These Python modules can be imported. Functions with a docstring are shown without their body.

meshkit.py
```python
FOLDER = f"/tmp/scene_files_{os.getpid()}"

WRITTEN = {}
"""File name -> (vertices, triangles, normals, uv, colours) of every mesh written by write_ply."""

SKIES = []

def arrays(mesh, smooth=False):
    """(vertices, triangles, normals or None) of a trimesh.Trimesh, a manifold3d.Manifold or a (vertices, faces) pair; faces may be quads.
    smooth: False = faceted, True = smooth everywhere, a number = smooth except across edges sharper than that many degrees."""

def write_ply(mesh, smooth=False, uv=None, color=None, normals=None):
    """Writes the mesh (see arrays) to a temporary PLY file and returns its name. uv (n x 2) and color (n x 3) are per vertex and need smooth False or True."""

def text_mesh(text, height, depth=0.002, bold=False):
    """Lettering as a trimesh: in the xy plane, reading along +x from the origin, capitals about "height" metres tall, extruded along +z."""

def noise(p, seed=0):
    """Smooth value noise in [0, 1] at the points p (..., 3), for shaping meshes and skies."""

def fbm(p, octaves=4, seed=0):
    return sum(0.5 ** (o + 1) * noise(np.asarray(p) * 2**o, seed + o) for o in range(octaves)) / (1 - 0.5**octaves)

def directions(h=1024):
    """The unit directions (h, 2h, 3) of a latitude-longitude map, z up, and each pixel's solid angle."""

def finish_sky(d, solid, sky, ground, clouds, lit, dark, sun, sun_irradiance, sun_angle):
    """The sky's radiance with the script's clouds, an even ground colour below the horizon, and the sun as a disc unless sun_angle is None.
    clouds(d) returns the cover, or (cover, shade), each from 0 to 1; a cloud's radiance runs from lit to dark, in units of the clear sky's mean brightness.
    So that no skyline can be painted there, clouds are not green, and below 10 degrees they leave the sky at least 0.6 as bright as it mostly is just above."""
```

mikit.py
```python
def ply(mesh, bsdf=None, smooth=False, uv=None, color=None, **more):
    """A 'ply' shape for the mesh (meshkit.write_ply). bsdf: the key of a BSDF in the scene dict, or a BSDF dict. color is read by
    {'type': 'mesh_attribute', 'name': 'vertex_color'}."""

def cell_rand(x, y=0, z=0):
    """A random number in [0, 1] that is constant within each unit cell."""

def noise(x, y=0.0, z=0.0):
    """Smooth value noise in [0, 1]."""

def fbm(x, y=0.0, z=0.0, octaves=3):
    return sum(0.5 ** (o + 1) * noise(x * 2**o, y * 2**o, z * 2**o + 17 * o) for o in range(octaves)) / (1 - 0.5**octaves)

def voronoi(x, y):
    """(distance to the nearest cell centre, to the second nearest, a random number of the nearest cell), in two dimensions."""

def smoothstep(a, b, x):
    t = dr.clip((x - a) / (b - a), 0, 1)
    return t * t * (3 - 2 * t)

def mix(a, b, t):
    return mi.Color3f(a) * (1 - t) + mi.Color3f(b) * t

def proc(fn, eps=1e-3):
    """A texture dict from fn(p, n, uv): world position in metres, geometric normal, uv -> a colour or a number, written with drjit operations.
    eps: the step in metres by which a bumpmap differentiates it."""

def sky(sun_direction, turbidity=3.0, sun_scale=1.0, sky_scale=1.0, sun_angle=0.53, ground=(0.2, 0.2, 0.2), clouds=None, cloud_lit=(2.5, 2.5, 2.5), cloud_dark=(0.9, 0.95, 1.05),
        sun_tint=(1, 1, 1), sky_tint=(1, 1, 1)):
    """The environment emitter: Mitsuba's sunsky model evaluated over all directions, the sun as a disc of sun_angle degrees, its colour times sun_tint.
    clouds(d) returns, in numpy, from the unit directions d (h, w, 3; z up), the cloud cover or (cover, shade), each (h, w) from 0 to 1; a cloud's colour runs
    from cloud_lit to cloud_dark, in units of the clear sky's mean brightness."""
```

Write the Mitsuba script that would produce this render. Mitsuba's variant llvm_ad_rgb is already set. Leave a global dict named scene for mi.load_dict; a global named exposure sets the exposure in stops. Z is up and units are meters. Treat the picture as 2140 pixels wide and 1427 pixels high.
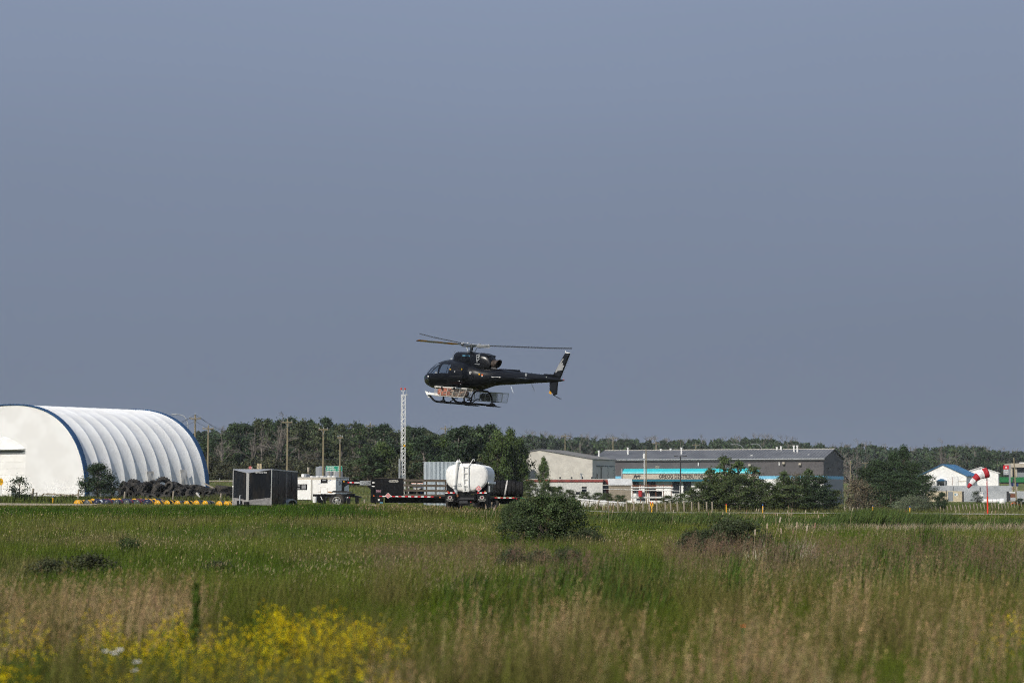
import math, random
import numpy as np, trimesh, mitsuba as mi, drjit as dr
import mikit, meshkit
from shapely.geometry import Polygon
RNG = np.random.default_rng(7); random.seed(7)
T4 = mi.ScalarTransform4f
scene, labels, place = {}, {}, {}

# ------------------------------------------------------------------ camera, sky, exposure
F, CU, CV, HV = 4500.0, 1070.0, 713.5, 1022.0          # focal length in photo pixels, image centre, horizon row
PITCH = math.atan((HV - CV) / F)
EYE = np.array([0, 0, 2.0])
FW, UP = np.array([0, math.cos(PITCH), math.sin(PITCH)]), np.array([0, -math.sin(PITCH), math.cos(PITCH)])
scene['camera'] = dict(type='thinlens', fov=2 * math.degrees(math.atan(CU / F)), fov_axis='x', near_clip=0.5, far_clip=9000.0,
                       aperture_radius=0.024, focus_distance=118.0,
                       to_world=T4().look_at(origin=EYE.tolist(), target=(EYE + FW).tolist(), up=[0, 0, 1]))
SUN = np.array([-0.45, -0.71, 0.54])

def smoky(d):                                           # an even veil of high smoke: a little lighter and bluer overhead
    el = np.degrees(np.arcsin(np.clip(d[..., 2], -1, 1)))
    sh = 1 - np.clip((el - 1) / 13, 0, 1) ** 1.3 + .22 * (meshkit.fbm(d * np.array([3.2, 3.2, 14]), 3, 4) - .5)
    return np.ones(d.shape[:2]), np.clip(sh, 0, 1)
SKYK = 1.6
scene['sky'] = mikit.sky(SUN, turbidity=3.0, sun_scale=1.0, sky_scale=1.0, sun_angle=0.6, ground=(0.10, 0.11, 0.06), clouds=smoky,
                         cloud_lit=tuple(SKYK * c for c in (0.81, 1.0, 1.40)), cloud_dark=tuple(SKYK * c for c in (0.555, 0.675, 0.93)),
                         sun_tint=(1.03, 1.22, 1.60))
exposure = 1.3

# ------------------------------------------------------------------ helpers
def W(u, v, Y):
    "the point at depth Y that is seen at photo pixel (u, v)"
    d = FW + np.array([1.0, 0, 0]) * (u - CU) / F - UP * (v - CV) / F
    return EYE + d * (Y / d[1])
def XU(u, Y): return (u - CU) / F * Y
def ZV(v, Y): return float(W(CU, v, Y)[2])
def sstep(a, b, x):
    t = np.clip((np.asarray(x, float) - a) / (b - a), 0, 1); return t * t * (3 - 2 * t)
LY = [0, 40, 80, 112, 126, 150, 165, 196, 300, 380, 600, 1000, 1500, 6000]
LZ = [0, 0, .05, .40, .62, .66, .78, 1.3, 2.4, 3.9, 5.0, 9, 12, 14]
RY = [0, 40, 80, 120, 167, 200, 300, 420, 520, 610, 800, 960, 1150, 1500, 6000]
RZ = [0, 0, 0, 0, .05, -.1, -.55, -.95, -1.15, -1.3, 1.5, 7, 10, 11, 12]
def GZ(x, y):
    "height of the ground"
    x, y = np.asarray(x, float), np.asarray(y, float)
    w = sstep(-.055, .06, x / np.maximum(y, 8))
    z = np.interp(y, LY, LZ) * (1 - w) + np.interp(y, RY, RZ) * w
    return z + .07 * np.sin(x * .23 + 1.3) * np.sin(y * .19) * sstep(10, 40, y) * (1 - sstep(110, 150, y))
def G(u, Y):
    x = XU(u, Y); return np.array([x, Y, float(GZ(x, Y))])

def rotz(a):
    c, s = math.cos(math.radians(a)), math.sin(math.radians(a)); m = np.eye(4); m[:2, :2] = [[c, -s], [s, c]]; return m
def rotx(a):
    c, s = math.cos(math.radians(a)), math.sin(math.radians(a)); m = np.eye(4); m[1:3, 1:3] = [[c, -s], [s, c]]; return m
def roty(a):
    c, s = math.cos(math.radians(a)), math.sin(math.radians(a)); m = np.eye(4); m[0, 0] = c; m[0, 2] = s; m[2, 0] = -s; m[2, 2] = c; return m
def tr(x, y=None, z=None):
    m = np.eye(4); m[:3, 3] = x if y is None else (x, y, z); return m
def sc(*a):
    m = np.eye(4); m[0, 0], m[1, 1], m[2, 2] = a if len(a) == 3 else (a[0],) * 3; return m

class MB:
    "a mesh in the making"
    def __init__(s): s.v, s.f, s.c, s.n = [], [], [], 0
    def add(s, v, f, col=None, M=None):
        v = np.asarray(v, float); f = np.asarray(f, int)
        if M is not None: v = v @ M[:3, :3].T + M[:3, 3]
        if f.shape[1] == 4: f = np.vstack([f[:, [0, 1, 2]], f[:, [0, 2, 3]]])
        s.v.append(v); s.f.append(f + s.n); s.n += len(v)
        s.c.append(np.broadcast_to(np.asarray(col if col is not None else (.5, .5, .5), float), (len(v), 3)))
        return s
    def box(s, x0, x1, y0, y1, z0, z1, b=0, M=None):
        if b:
            pts = []
            for sx in (0, 1):
                for sy in (0, 1):
                    for sz in (0, 1):
                        X, Y, Z = (x0, x1)[sx], (y0, y1)[sy], (z0, z1)[sz]; dx, dy, dz = b * (1 - 2 * sx), b * (1 - 2 * sy), b * (1 - 2 * sz)
                        pts += [(X, Y + dy, Z + dz), (X + dx, Y, Z + dz), (X + dx, Y + dy, Z)]
            h = trimesh.convex.convex_hull(np.array(pts)); return s.add(h.vertices, h.faces, M=M)
        v = [[x, y, z] for x in (x0, x1) for y in (y0, y1) for z in (z0, z1)]
        return s.add(v, [[0, 1, 3, 2], [4, 6, 7, 5], [0, 4, 5, 1], [2, 3, 7, 6], [0, 2, 6, 4], [1, 5, 7, 3]], M=M)
    def tube(s, pts, r, n=6, caps=True, M=None):
        p = np.asarray(pts, float); k = len(p); t = np.gradient(p, axis=0); t /= np.linalg.norm(t, axis=1, keepdims=True) + 1e-12
        ref = np.array([0, 0, 1.]) if abs(t[:, 2]).max() < .95 else np.array([.31, .95, .05])
        a = np.cross(t, ref); a /= np.linalg.norm(a, axis=1, keepdims=True) + 1e-12; b = np.cross(t, a)
        ang = np.arange(n) * 2 * np.pi / n + .3; r = np.broadcast_to(r, (k,))
        v = p[:, None] + r[:, None, None] * (np.cos(ang)[None, :, None] * a[:, None] + np.sin(ang)[None, :, None] * b[:, None])
        i, j = np.meshgrid(np.arange(k - 1), np.arange(n), indexing='ij')
        q = np.stack([i * n + j, i * n + (j + 1) % n, (i + 1) * n + (j + 1) % n, (i + 1) * n + j], -1).reshape(-1, 4)
        f = np.vstack([q[:, [0, 1, 2]], q[:, [0, 2, 3]]])
        if caps:
            j = np.arange(1, n - 1); f = np.vstack([f, np.stack([0 * j, j + 1, j], 1), (k - 1) * n + np.stack([0 * j, j, j + 1], 1)])
        return s.add(v.reshape(-1, 3), f, M=M)
    def prism(s, poly, d0, d1, axis='y', M=None):
        "polygon of (a, b) points extruded along an axis: y -> (x, z), x -> (y, z), z -> (x, y)"
        m = trimesh.creation.extrude_polygon(Polygon(poly), abs(d1 - d0), engine='earcut'); v = m.vertices; lo = min(d0, d1)
        o = {'z': np.stack([v[:, 0], v[:, 1], v[:, 2] + lo], 1), 'y': np.stack([v[:, 0], v[:, 2] + lo, v[:, 1]], 1), 'x': np.stack([v[:, 2] + lo, v[:, 0], v[:, 1]], 1)}[axis]
        f = m.faces if axis != 'y' else m.faces[:, ::-1]
        return s.add(o, f, M=M)
    def lathe(s, prof, n=16, M=None):
        "profile of (radius, z) turned about z"
        prof = np.asarray(prof, float); a = np.arange(n) * 2 * np.pi / n; k = len(prof)
        v = np.stack([prof[:, None, 0] * np.cos(a), prof[:, None, 0] * np.sin(a), np.repeat(prof[:, 1:2], n, 1)], -1).reshape(-1, 3)
        i, j = np.meshgrid(np.arange(k - 1), np.arange(n), indexing='ij')
        return s.add(v, np.stack([i * n + j, i * n + (j + 1) % n, (i + 1) * n + (j + 1) % n, (i + 1) * n + j], -1).reshape(-1, 4), M=M)
    def grid(s, P, M=None, flip=False):
        "a sheet of quads through the points P (a, b, 3)"
        a, b = P.shape[:2]; i, j = np.meshgrid(np.arange(a - 1), np.arange(b - 1), indexing='ij')
        q = np.stack([i * b + j, (i + 1) * b + j, (i + 1) * b + j + 1, i * b + j + 1], -1).reshape(-1, 4)
        return s.add(P.reshape(-1, 3), q[:, ::-1] if flip else q, M=M)
    def text(s, t, h, M, bold=True, depth=.01, width=None):
        m = meshkit.text_mesh(t, h, depth, bold); v = np.array(m.vertices)
        if width: v[:, 0] *= width / (v[:, 0].max() - v[:, 0].min())
        return s.add(v, m.faces, M=M)
    def tm(s): return np.vstack(s.v), np.vstack(s.f)
    def cols(s): return np.vstack(s.c)

FACE_Y = rotx(90)                                       # text or a flat prism in xy, turned to stand in xz and face -y
def FACE_P(axis_x, axis_y, o):
    "matrix taking x, y, z to the two given axes and their normal, at o"
    m = np.eye(4); a, b = np.asarray(axis_x, float), np.asarray(axis_y, float); a = a / np.linalg.norm(a); b = b / np.linalg.norm(b)
    m[:3, 0], m[:3, 1], m[:3, 2], m[:3, 3] = a, b, np.cross(a, b), o; return m

def numbered(key, taken):
    if key not in taken: return key
    k = 1
    while f'{key}_{k:03d}' in taken: k += 1
    return f'{key}_{k:03d}'
def tm4(M): return T4(np.asarray(M, float).tolist())
def thing(name, label, cat, M=None, group=None):
    key = numbered(name, set(labels) | set(scene)); place[key] = np.eye(4) if M is None else M
    labels[key] = dict(label=label, category=cat)
    if group: labels[key]['group'] = group
    return key
def part(root, name, mb, bsdf, smooth=30, label=None, color=False, kind=None):
    key = numbered(root + '__' + name, scene); M = place[root.split('__')[0]]
    scene[key] = mikit.ply(mb.tm() if isinstance(mb, MB) else mb, bsdf, smooth=False if color and smooth is not True else smooth, color=mb.cols() if color else None, to_world=tm4(M))
    if label or kind: labels[key] = {**({'label': label} if label else {}), **({'kind': kind} if kind else {})}
    return key
def single(name, mb, bsdf, label, cat, M=None, group=None, smooth=30, color=False, kind=None):
    key = numbered(name, set(labels) | set(scene)); place[key] = np.eye(4) if M is None else M
    scene[key] = mikit.ply(mb.tm() if isinstance(mb, MB) else mb, bsdf, smooth=False if color else smooth, color=mb.cols() if color else None, to_world=tm4(place[key]))
    labels[key] = {'label': label}
    if cat: labels[key]['category'] = cat
    if group: labels[key]['group'] = group
    if kind: labels[key]['kind'] = kind
    return key
def dup(root, M, label=None, group=None):
    key = numbered(root if not root[-4:-3] == '_' else root[:-4], set(labels) | set(scene)); place[key] = M
    labels[key] = dict(labels[root]); labels[key]['label'] = label or labels[root]['label']
    if group: labels[key]['group'] = group
    if root in scene: scene[key] = {**scene[root], 'to_world': tm4(M)}
    for k in [k for k in scene if k.startswith(root + '__')]:
        scene[key + k[len(root):]] = {**scene[k], 'to_world': tm4(M)}
    return key
def struct(name, mb, bsdf, smooth=True):
    scene[name] = mikit.ply(mb.tm(), bsdf, smooth=smooth); labels[name] = dict(kind='structure')

# ------------------------------------------------------------------ materials
def mat(name, col, rough=.6, metallic=0., spec=.5, **kw):
    c = col if isinstance(col, dict) else {'type': 'rgb', 'value': list(col)}
    scene['mat_' + name] = {'type': 'twosided', 'bsdf': {'type': 'principled', 'base_color': c, 'roughness': rough, 'metallic': metallic, 'specular': spec, **kw}}
    return 'mat_' + name
VC = {'type': 'mesh_attribute', 'name': 'vertex_color'}
LEAF = mat('leaf', VC, .6, spec=.25)
scene['mat_grass'] = {'type': 'twosided', 'bsdf': {'type': 'diffuse', 'reflectance': VC}}
GRASS = 'mat_grass'
def mottled(a, b, scale=1.0, lo=.35, hi=.65, oct=3):
    return mikit.proc(lambda p, n, uv: mikit.mix(a, b, mikit.smoothstep(lo, hi, mikit.fbm(p.x * scale, p.y * scale, p.z * scale, oct))))
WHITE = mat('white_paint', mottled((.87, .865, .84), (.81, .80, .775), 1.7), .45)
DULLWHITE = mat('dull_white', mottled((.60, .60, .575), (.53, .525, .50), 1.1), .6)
TRIMRED = mat('faded_red', mottled((.27, .045, .04), (.18, .035, .032), 1.5), .6)
CREAM = mat('cream_siding', mottled((.555, .53, .475), (.50, .475, .425), .9), .55)
FABRIC = mat('fabric', mottled((.80, .80, .79), (.74, .735, .72), .55), .7, spec=.3)
BLUE_TRIM = mat('blue_fabric', mottled((.012, .05, .13), (.018, .07, .17), .8), .5)
BLACK = mat('black_paint', mottled((.005, .0055, .007), (.009, .009, .010), 2.), .42, spec=.22)
scene['mat_gloss_black'] = {'type': 'twosided', 'bsdf': {'type': 'roughplastic', 'diffuse_reflectance': {'type': 'rgb', 'value': [.0025, .0030, .0055]}, 'alpha': .09, 'distribution': 'ggx'}}; GLOSS = 'mat_gloss_black'
RUBBER = mat('rubber', mottled((.012, .012, .013), (.062, .056, .049), 2.6), .75, spec=.25)
STEEL = mat('galvanised', mottled((.50, .52, .53), (.40, .42, .43), 2.3), .45, metallic=.45)
ALU = mat('aluminium', (.70, .70, .70), .35, metallic=.8)
DARK = mat('dark_metal', (.03, .03, .033), .5)
GREY_PANEL = mat('charcoal_siding', mottled((.078, .072, .078), (.09, .083, .088), .6), .55)
GREY_ROOF = mat('grey_roof', mottled((.12, .122, .13), (.155, .157, .165), .4), .5, metallic=.1)
CONT_GREY = mat('container_grey', mottled((.36, .38, .40), (.44, .46, .48), .5), .55)
CONT_CREAM = mat('container_cream', mottled((.56, .47, .32), (.62, .53, .37), .8), .55)
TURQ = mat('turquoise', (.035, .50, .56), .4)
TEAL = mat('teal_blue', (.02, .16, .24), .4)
LBLUE = mat('light_blue', (.18, .50, .72), .5)
BEIGE = mat('beige', (.50, .445, .36), .6)
RED = mat('red_paint', (.42, .02, .022), .5)
SIGNRED = mat('sign_red', (.60, .02, .03), .45)
ORANGE = mat('orange_paint', (.75, .13, .02), .5)
YELLOW = mat('yellow_paint', mottled((.78, .42, .015), (.66, .33, .02), 4.), .5)
GREEN_SIGN = mat('sign_green', (.0, .26, .16), .5)
GREENP = mat('green_paint', (.01, .16, .045), .45)
BLUEP = mat('blue_paint', (.02, .08, .28), .45)
ROOFBLUE = mat('roof_blue', mottled((.02, .10, .22), (.026, .13, .27), .7), .45)
WOOD = mat('weathered_wood', mikit.proc(lambda p, n, uv: mikit.mix((.24, .205, .16), (.36, .31, .24), mikit.fbm(p.x * 9, p.y * 9, p.z * 1.3, 3))), .85)
POLEWOOD = mat('pole_wood', mikit.proc(lambda p, n, uv: mikit.mix((.20, .165, .10), (.30, .25, .155), mikit.fbm(p.x * 5, p.y * 5, p.z * .6, 3))), .85)
DARKWOOD = mat('dark_wood', mikit.proc(lambda p, n, uv: mikit.mix((.055, .043, .034), (.13, .105, .08), mikit.fbm(p.x * 2, p.y * 6, p.z * 14, 3))), .8)
BARK = mat('bark', mottled((.16, .13, .10), (.07, .055, .045), 4.), .9)
DEADBARK = mat('pale_bark', mottled((.21, .185, .16), (.13, .115, .10), 2.), .9)
GLASS_DARK = mat('dark_glass', (.012, .015, .02), .08, spec=.7)
RUST = mat('rust', mottled((.22, .075, .03), (.12, .05, .03), 6.), .8)
TARP = mat('tarpaulin', mottled((.62, .60, .57), (.45, .42, .38), 1.6), .7)
GREYP = mat('grey_paint', (.25, .27, .29), .5)
scene['mat_glass'] = {'type': 'thindielectric', 'int_ior': 1.5}
GLASS = 'mat_glass'

# ------------------------------------------------------------------ ground
def ground_col(p, n, uv):
    a = mikit.fbm(p.x * .12, p.y * .07, 0, 4); b = mikit.fbm(p.x * 1.9, p.y * 1.2, 3.0, 3)
    c = mikit.mix((.055, .075, .022), (.105, .105, .042), mikit.smoothstep(.35, .65, a))
    return mikit.mix(c, (.15, .125, .065), mikit.smoothstep(.55, .75, b) * .6)
GROUND = mat('meadow_soil', mikit.proc(ground_col), .95, spec=.1)
ys = np.concatenate([np.linspace(-60, 8, 8), np.linspace(10, 230, 140), np.geomspace(236, 1500, 50)])
ts = np.concatenate([-np.geomspace(2.4, .3, 8), np.linspace(-.29, .29, 90), np.geomspace(.3, 2.4, 8)])
yy, tt = np.meshgrid(ys, ts, indexing='ij'); xx = np.clip(tt * np.maximum(yy, 30), -560 * np.clip(yy / 400, .3, 1) ** .2, 560 * np.clip(yy / 400, .3, 1) ** .2)
mb = MB().grid(np.stack([xx, yy, GZ(xx, yy)], -1), flip=True); struct('ground', mb, GROUND)

def strip(pts, w, lift, n=60):
    "a road sheet along (x, y) points, w wide, lying on the ground"
    pts = np.asarray(pts, float); d = np.concatenate([[0], np.cumsum(np.linalg.norm(np.diff(pts, axis=0), axis=1))]); s_ = np.linspace(0, d[-1], n)
    c = np.stack([np.interp(s_, d, pts[:, k]) for k in (0, 1)], 1); t = np.gradient(c, axis=0); t /= np.linalg.norm(t, axis=1, keepdims=True); nrm = np.stack([-t[:, 1], t[:, 0]], 1)
    P = c[:, None] + nrm[:, None] * np.linspace(-w / 2, w / 2, 7)[None, :, None]
    return MB().grid(np.concatenate([P, (GZ(P[..., 0], P[..., 1]) + lift)[..., None]], -1), flip=True)
ASPHALT = mat('old_asphalt', mottled((.19, .175, .155), (.24, .22, .195), 2.), .9, spec=.2)
GRAVEL = mat('gravel', mottled((.22, .18, .14), (.31, .265, .21), 3.), .95, spec=.1)
struct('taxiway', strip([(XU(1190, 185), 185), (XU(1450, 181), 181), (XU(1800, 173), 173), (XU(2060, 166.5), 166.5), (XU(2400, 158), 158)], 9, .06), ASPHALT)
struct('dirt_road', strip([(XU(-160, 168), 168), (XU(0, 165), 165), (XU(120, 164), 164), (XU(200, 164), 164)], 8, .05), GRAVEL)
struct('highway', strip([(XU(-100, 345), 345), (XU(440, 345), 345), (XU(640, 347), 347), (XU(900, 355), 355)], 9, .08), GRAVEL)
struct('gravel_yard', strip([(XU(1880, 600), 600), (XU(2300, 596), 596)], 60, .06), GRAVEL)
# ------------------------------------------------------------------ trees
def leaves(c, size, col, rng, out=None):
    "a small bent leaf clump (two triangles) at each point"
    n = len(c); a = rng.normal(size=(n, 3)); a[:, 2] *= .7
    if out is not None: a += out * 1.35
    a /= np.linalg.norm(a, axis=1, keepdims=True); b = np.cross(a, rng.normal(size=(n, 3))); b /= np.linalg.norm(b, axis=1, keepdims=True); d = np.cross(a, b)
    s = size * rng.uniform(.6, 1.35, n)[:, None]
    V = np.stack([c - b * s * .6, c + d * s * .42 + a * s * .1, c + b * s * .6, c - d * s * .42 + a * s * .1], 1).reshape(-1, 3)
    k = np.arange(n)[:, None, None] * 4; Fc = (k + np.array([[[0, 1, 2], [0, 2, 3]]])).reshape(-1, 3)
    return V, Fc, np.repeat(col, 4, 0)
def tree_parts(H, R, kind, seed, nleaf, leaf, col, ncl=46, bark=.035, gap=0., cl=.34):
    rng = np.random.default_rng(seed); tk, cr = MB(), MB()
    env = {'aspen': lambda t: np.sin(np.pi * np.clip((t + .08) / 1.12, 0, 1)) ** .65 * (1.08 - .45 * t), 'spruce': lambda t: (1.02 - t) ** .85 * (.5 + .5 * np.minimum(1, t * 9)), 'bush': lambda t: np.sqrt(np.clip(1 - (t - .12) ** 2 / .8, .0, 1)),
           'spread': lambda t: np.clip(.55 + 1.1 * t - 1.25 * t * t, .15, 1), 'willow': lambda t: np.sqrt(np.clip(1.02 - t ** 2.2, 0, 1))}[kind]
    lo = {'aspen': .22, 'spruce': .06, 'bush': .04, 'spread': .10, 'willow': .03}[kind]
    t = lo + (1 - lo) * rng.uniform(0, 1, ncl) ** .85; ang = rng.uniform(0, 6.283, ncl); rr = R * env(t) * np.sqrt(rng.uniform(.12, 1, ncl)); lop = 1 + .22 * np.sin(ang * 2 + seed) + .18 * np.sin(ang * 3 + 2 * seed)
    cc = np.stack([rr * np.cos(ang) * lop, rr * np.sin(ang) * lop, t * H], 1); cc[-1] = (0, 0, H * .97)
    bend = np.array([rng.normal(0, .03), rng.normal(0, .03)]) * H
    if kind in ('aspen', 'spruce', 'spread'):
        zs = np.linspace(-.3, H * .95, 6); q = zs / H; tk.tube(np.stack([bend[0] * q ** 2, bend[1] * q ** 2, zs], 1), bark * H * .5 * (1.05 - q) ** .9 + .012, 7)
    for p in cc[:: 2 if ncl > 60 else 1]:
        z0 = max(.0, p[2] - (.55 if kind != 'spruce' else .05) * math.hypot(p[0], p[1]) - .08 * H) if kind in ('aspen', 'spruce', 'spread') else 0.
        tk.tube([(0, 0, z0), (p[0] * .55, p[1] * .55, z0 + (p[2] - z0) * .62), p], [.012 * H * .45 + .006, .006 * H * .4 + .005, .004], 4, False)
    per = nleaf // ncl; ii = np.repeat(np.arange(ncl), per); sz = R * (cl if kind != 'spruce' else .2) * rng.uniform(.6, 1.25, ncl)
    off = rng.normal(size=(len(ii), 3)) * sz[ii][:, None] * np.array([.62, .62, .5 if kind != 'spruce' else .3]); pts = cc[ii] + off; pts[:, 2] = np.maximum(pts[:, 2], .05)
    if gap: k = meshkit.noise(pts / (R * .3), seed) > gap; pts, ii, off = pts[k], ii[k], off[k]
    kz = H / np.percentile(pts[:, 2], 99.6); kr = R / np.percentile(np.hypot(pts[:, 0], pts[:, 1]), 96.5); K = np.array([kr, kr, kz]); pts = pts * K; tk.v = [v_ * K for v_ in tk.v]
    cj = np.clip(np.asarray(col)[None] * (1 + .30 * rng.standard_normal((ncl, 1)))[ii] * (1 + .2 * rng.standard_normal((len(ii), 1))) * (1 + .06 * rng.standard_normal((len(ii), 3))), .006, .5)
    o = off / (np.linalg.norm(off, axis=1, keepdims=True) + 1e-9); v, f, c = leaves(pts, leaf, cj, rng, o); cr.add(v, f); cr.c[-1] = c
    return tk, cr
def bare_parts(H, seed, n=11, tw=.9):
    rng = np.random.default_rng(seed); tk, cr = MB(), MB()
    def limb(p, d, L, r, lev):
        q = p + d * L * .5 + rng.normal(0, .05, 3) * L; e = p + d * L + rng.normal(0, .07, 3) * L; (tk if lev < 2 else cr).tube([p, q, e], [r, r * .75, r * .5], 5 if lev < 2 else 3, False)
        if lev < 3:
            for k in range(n if lev == 0 else 5):
                s = rng.uniform(.35, 1); b = p + (e - p) * s; nd = d * .8 + rng.normal(0, .55, 3) * tw; nd[2] = abs(nd[2]) * .8 + .1; nd /= np.linalg.norm(nd); limb(b, nd, L * rng.uniform(.28, .5) * (1.25 - .5 * s), r * .45, lev + 1)
    limb(np.zeros(3), np.array([0, 0, 1.]), H * .85, .016 * H, 0); return tk, cr
TREES = {}
def proto(name, H, R, parts_, bark=BARK, leafm=LEAF):
    tk, cr = parts_
    scene['group_' + name] = {'type': 'shapegroup', 'trunk': mikit.ply(tk.tm(), bark, smooth=True), 'crown': mikit.ply(cr.tm(), leafm, color=cr.cols()) if leafm == LEAF else mikit.ply(cr.tm(), leafm)}
    TREES[name] = (H, R)
GA, GB, GC, GD, GE = (.052, .082, .034), (.036, .060, .030), (.070, .088, .042), (.030, .050, .026), (.085, .08, .05)
for i, c in enumerate([GA, GB, GC]): proto(f'aspen_{i}', 10, 2.1, tree_parts(10, 2.1, 'aspen', 11 + i, 3400, .27, c, 60, cl=.24), (BARK, DEADBARK, DEADBARK)[i])
proto('aspen_thin', 10, 1.8, tree_parts(10, 1.8, 'aspen', 19, 1200, .30, GC, gap=.45), DEADBARK)
proto('poplar_bright', 8, 2.6, tree_parts(8, 2.6, 'aspen', 31, 6500, .22, (.066, .102, .028), 80, cl=.24))
proto('spruce_0', 11, 1.9, tree_parts(11, 1.9, 'spruce', 41, 2600, .30, GD, 70))
proto('brush_0', 4, 3.0, tree_parts(4, 3.0, 'bush', 51, 2600, .30, (.060, .064, .032)))
proto('brush_1', 4, 2.8, tree_parts(4, 2.8, 'bush', 52, 2200, .30, (.076, .070, .044)))
proto('bare_0', 10, 2.5, bare_parts(10, 61), DEADBARK, DEADBARK)
proto('bare_1', 10, 2.5, bare_parts(10, 62, 14, 1.2), DEADBARK, DEADBARK)
proto('hedge_0', 5, 1.9, tree_parts(5, 1.9, 'spread', 71, 9000, .12, (.064, .090, .030), 80, gap=.38, cl=.22))
proto('hedge_1', 5, 2.0, tree_parts(5, 2.0, 'spread', 72, 9000, .12, (.074, .100, .034), 80, gap=.44, cl=.22))
proto('sprig', 5, 1.4, tree_parts(5, 1.4, 'aspen', 101, 3600, .12, (.066, .094, .032), 60, gap=.42, cl=.2))
proto('dark_0', 6, 1.6, tree_parts(6, 1.6, 'aspen', 73, 9500, .12, (.030, .053, .022), 80, gap=.3, cl=.24))
proto('dark_1', 6, 2.0, tree_parts(6, 2.0, 'spread', 74, 9500, .12, (.034, .057, .023), 80, gap=.32, cl=.24))
proto('brown_0', 2.6, 1.8, tree_parts(2.6, 1.8, 'bush', 75, 6000, .10, (.12, .10, .065), 40, gap=.3))
proto('far_0', 10, 2.0, tree_parts(10, 2.0, 'aspen', 91, 700, .75, GB, 26, cl=.3)); proto('far_1', 10, 1.7, tree_parts(10, 1.7, 'aspen', 92, 600, .7, GA, 22, gap=.3)); proto('far_spruce', 11, 1.5, tree_parts(11, 1.5, 'spruce', 93, 700, .6, GD, 40)); proto('far_bare', 10, 1.8, bare_parts(10, 63, 7, 1.0), DEADBARK, DEADBARK)
proto('willow_0', 1.7, 2.3, tree_parts(1.7, 2.3, 'willow', 76, 9000, .09, (.10, .12, .07), 50))
proto('shrub_0', 2.0, 1.6, tree_parts(2.0, 1.6, 'bush', 77, 26000, .06, (.050, .075, .026), 150, gap=.34, cl=.17))
proto('shrub_1', 1.2, 1.35, tree_parts(1.2, 1.35, 'bush', 78, 14000, .05, (.044, .058, .024), 90, gap=.34, cl=.2))
proto('low_0', .5, .55, tree_parts(.5, .55, 'bush', 79, 2600, .035, (.052, .060, .024), 30))
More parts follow.
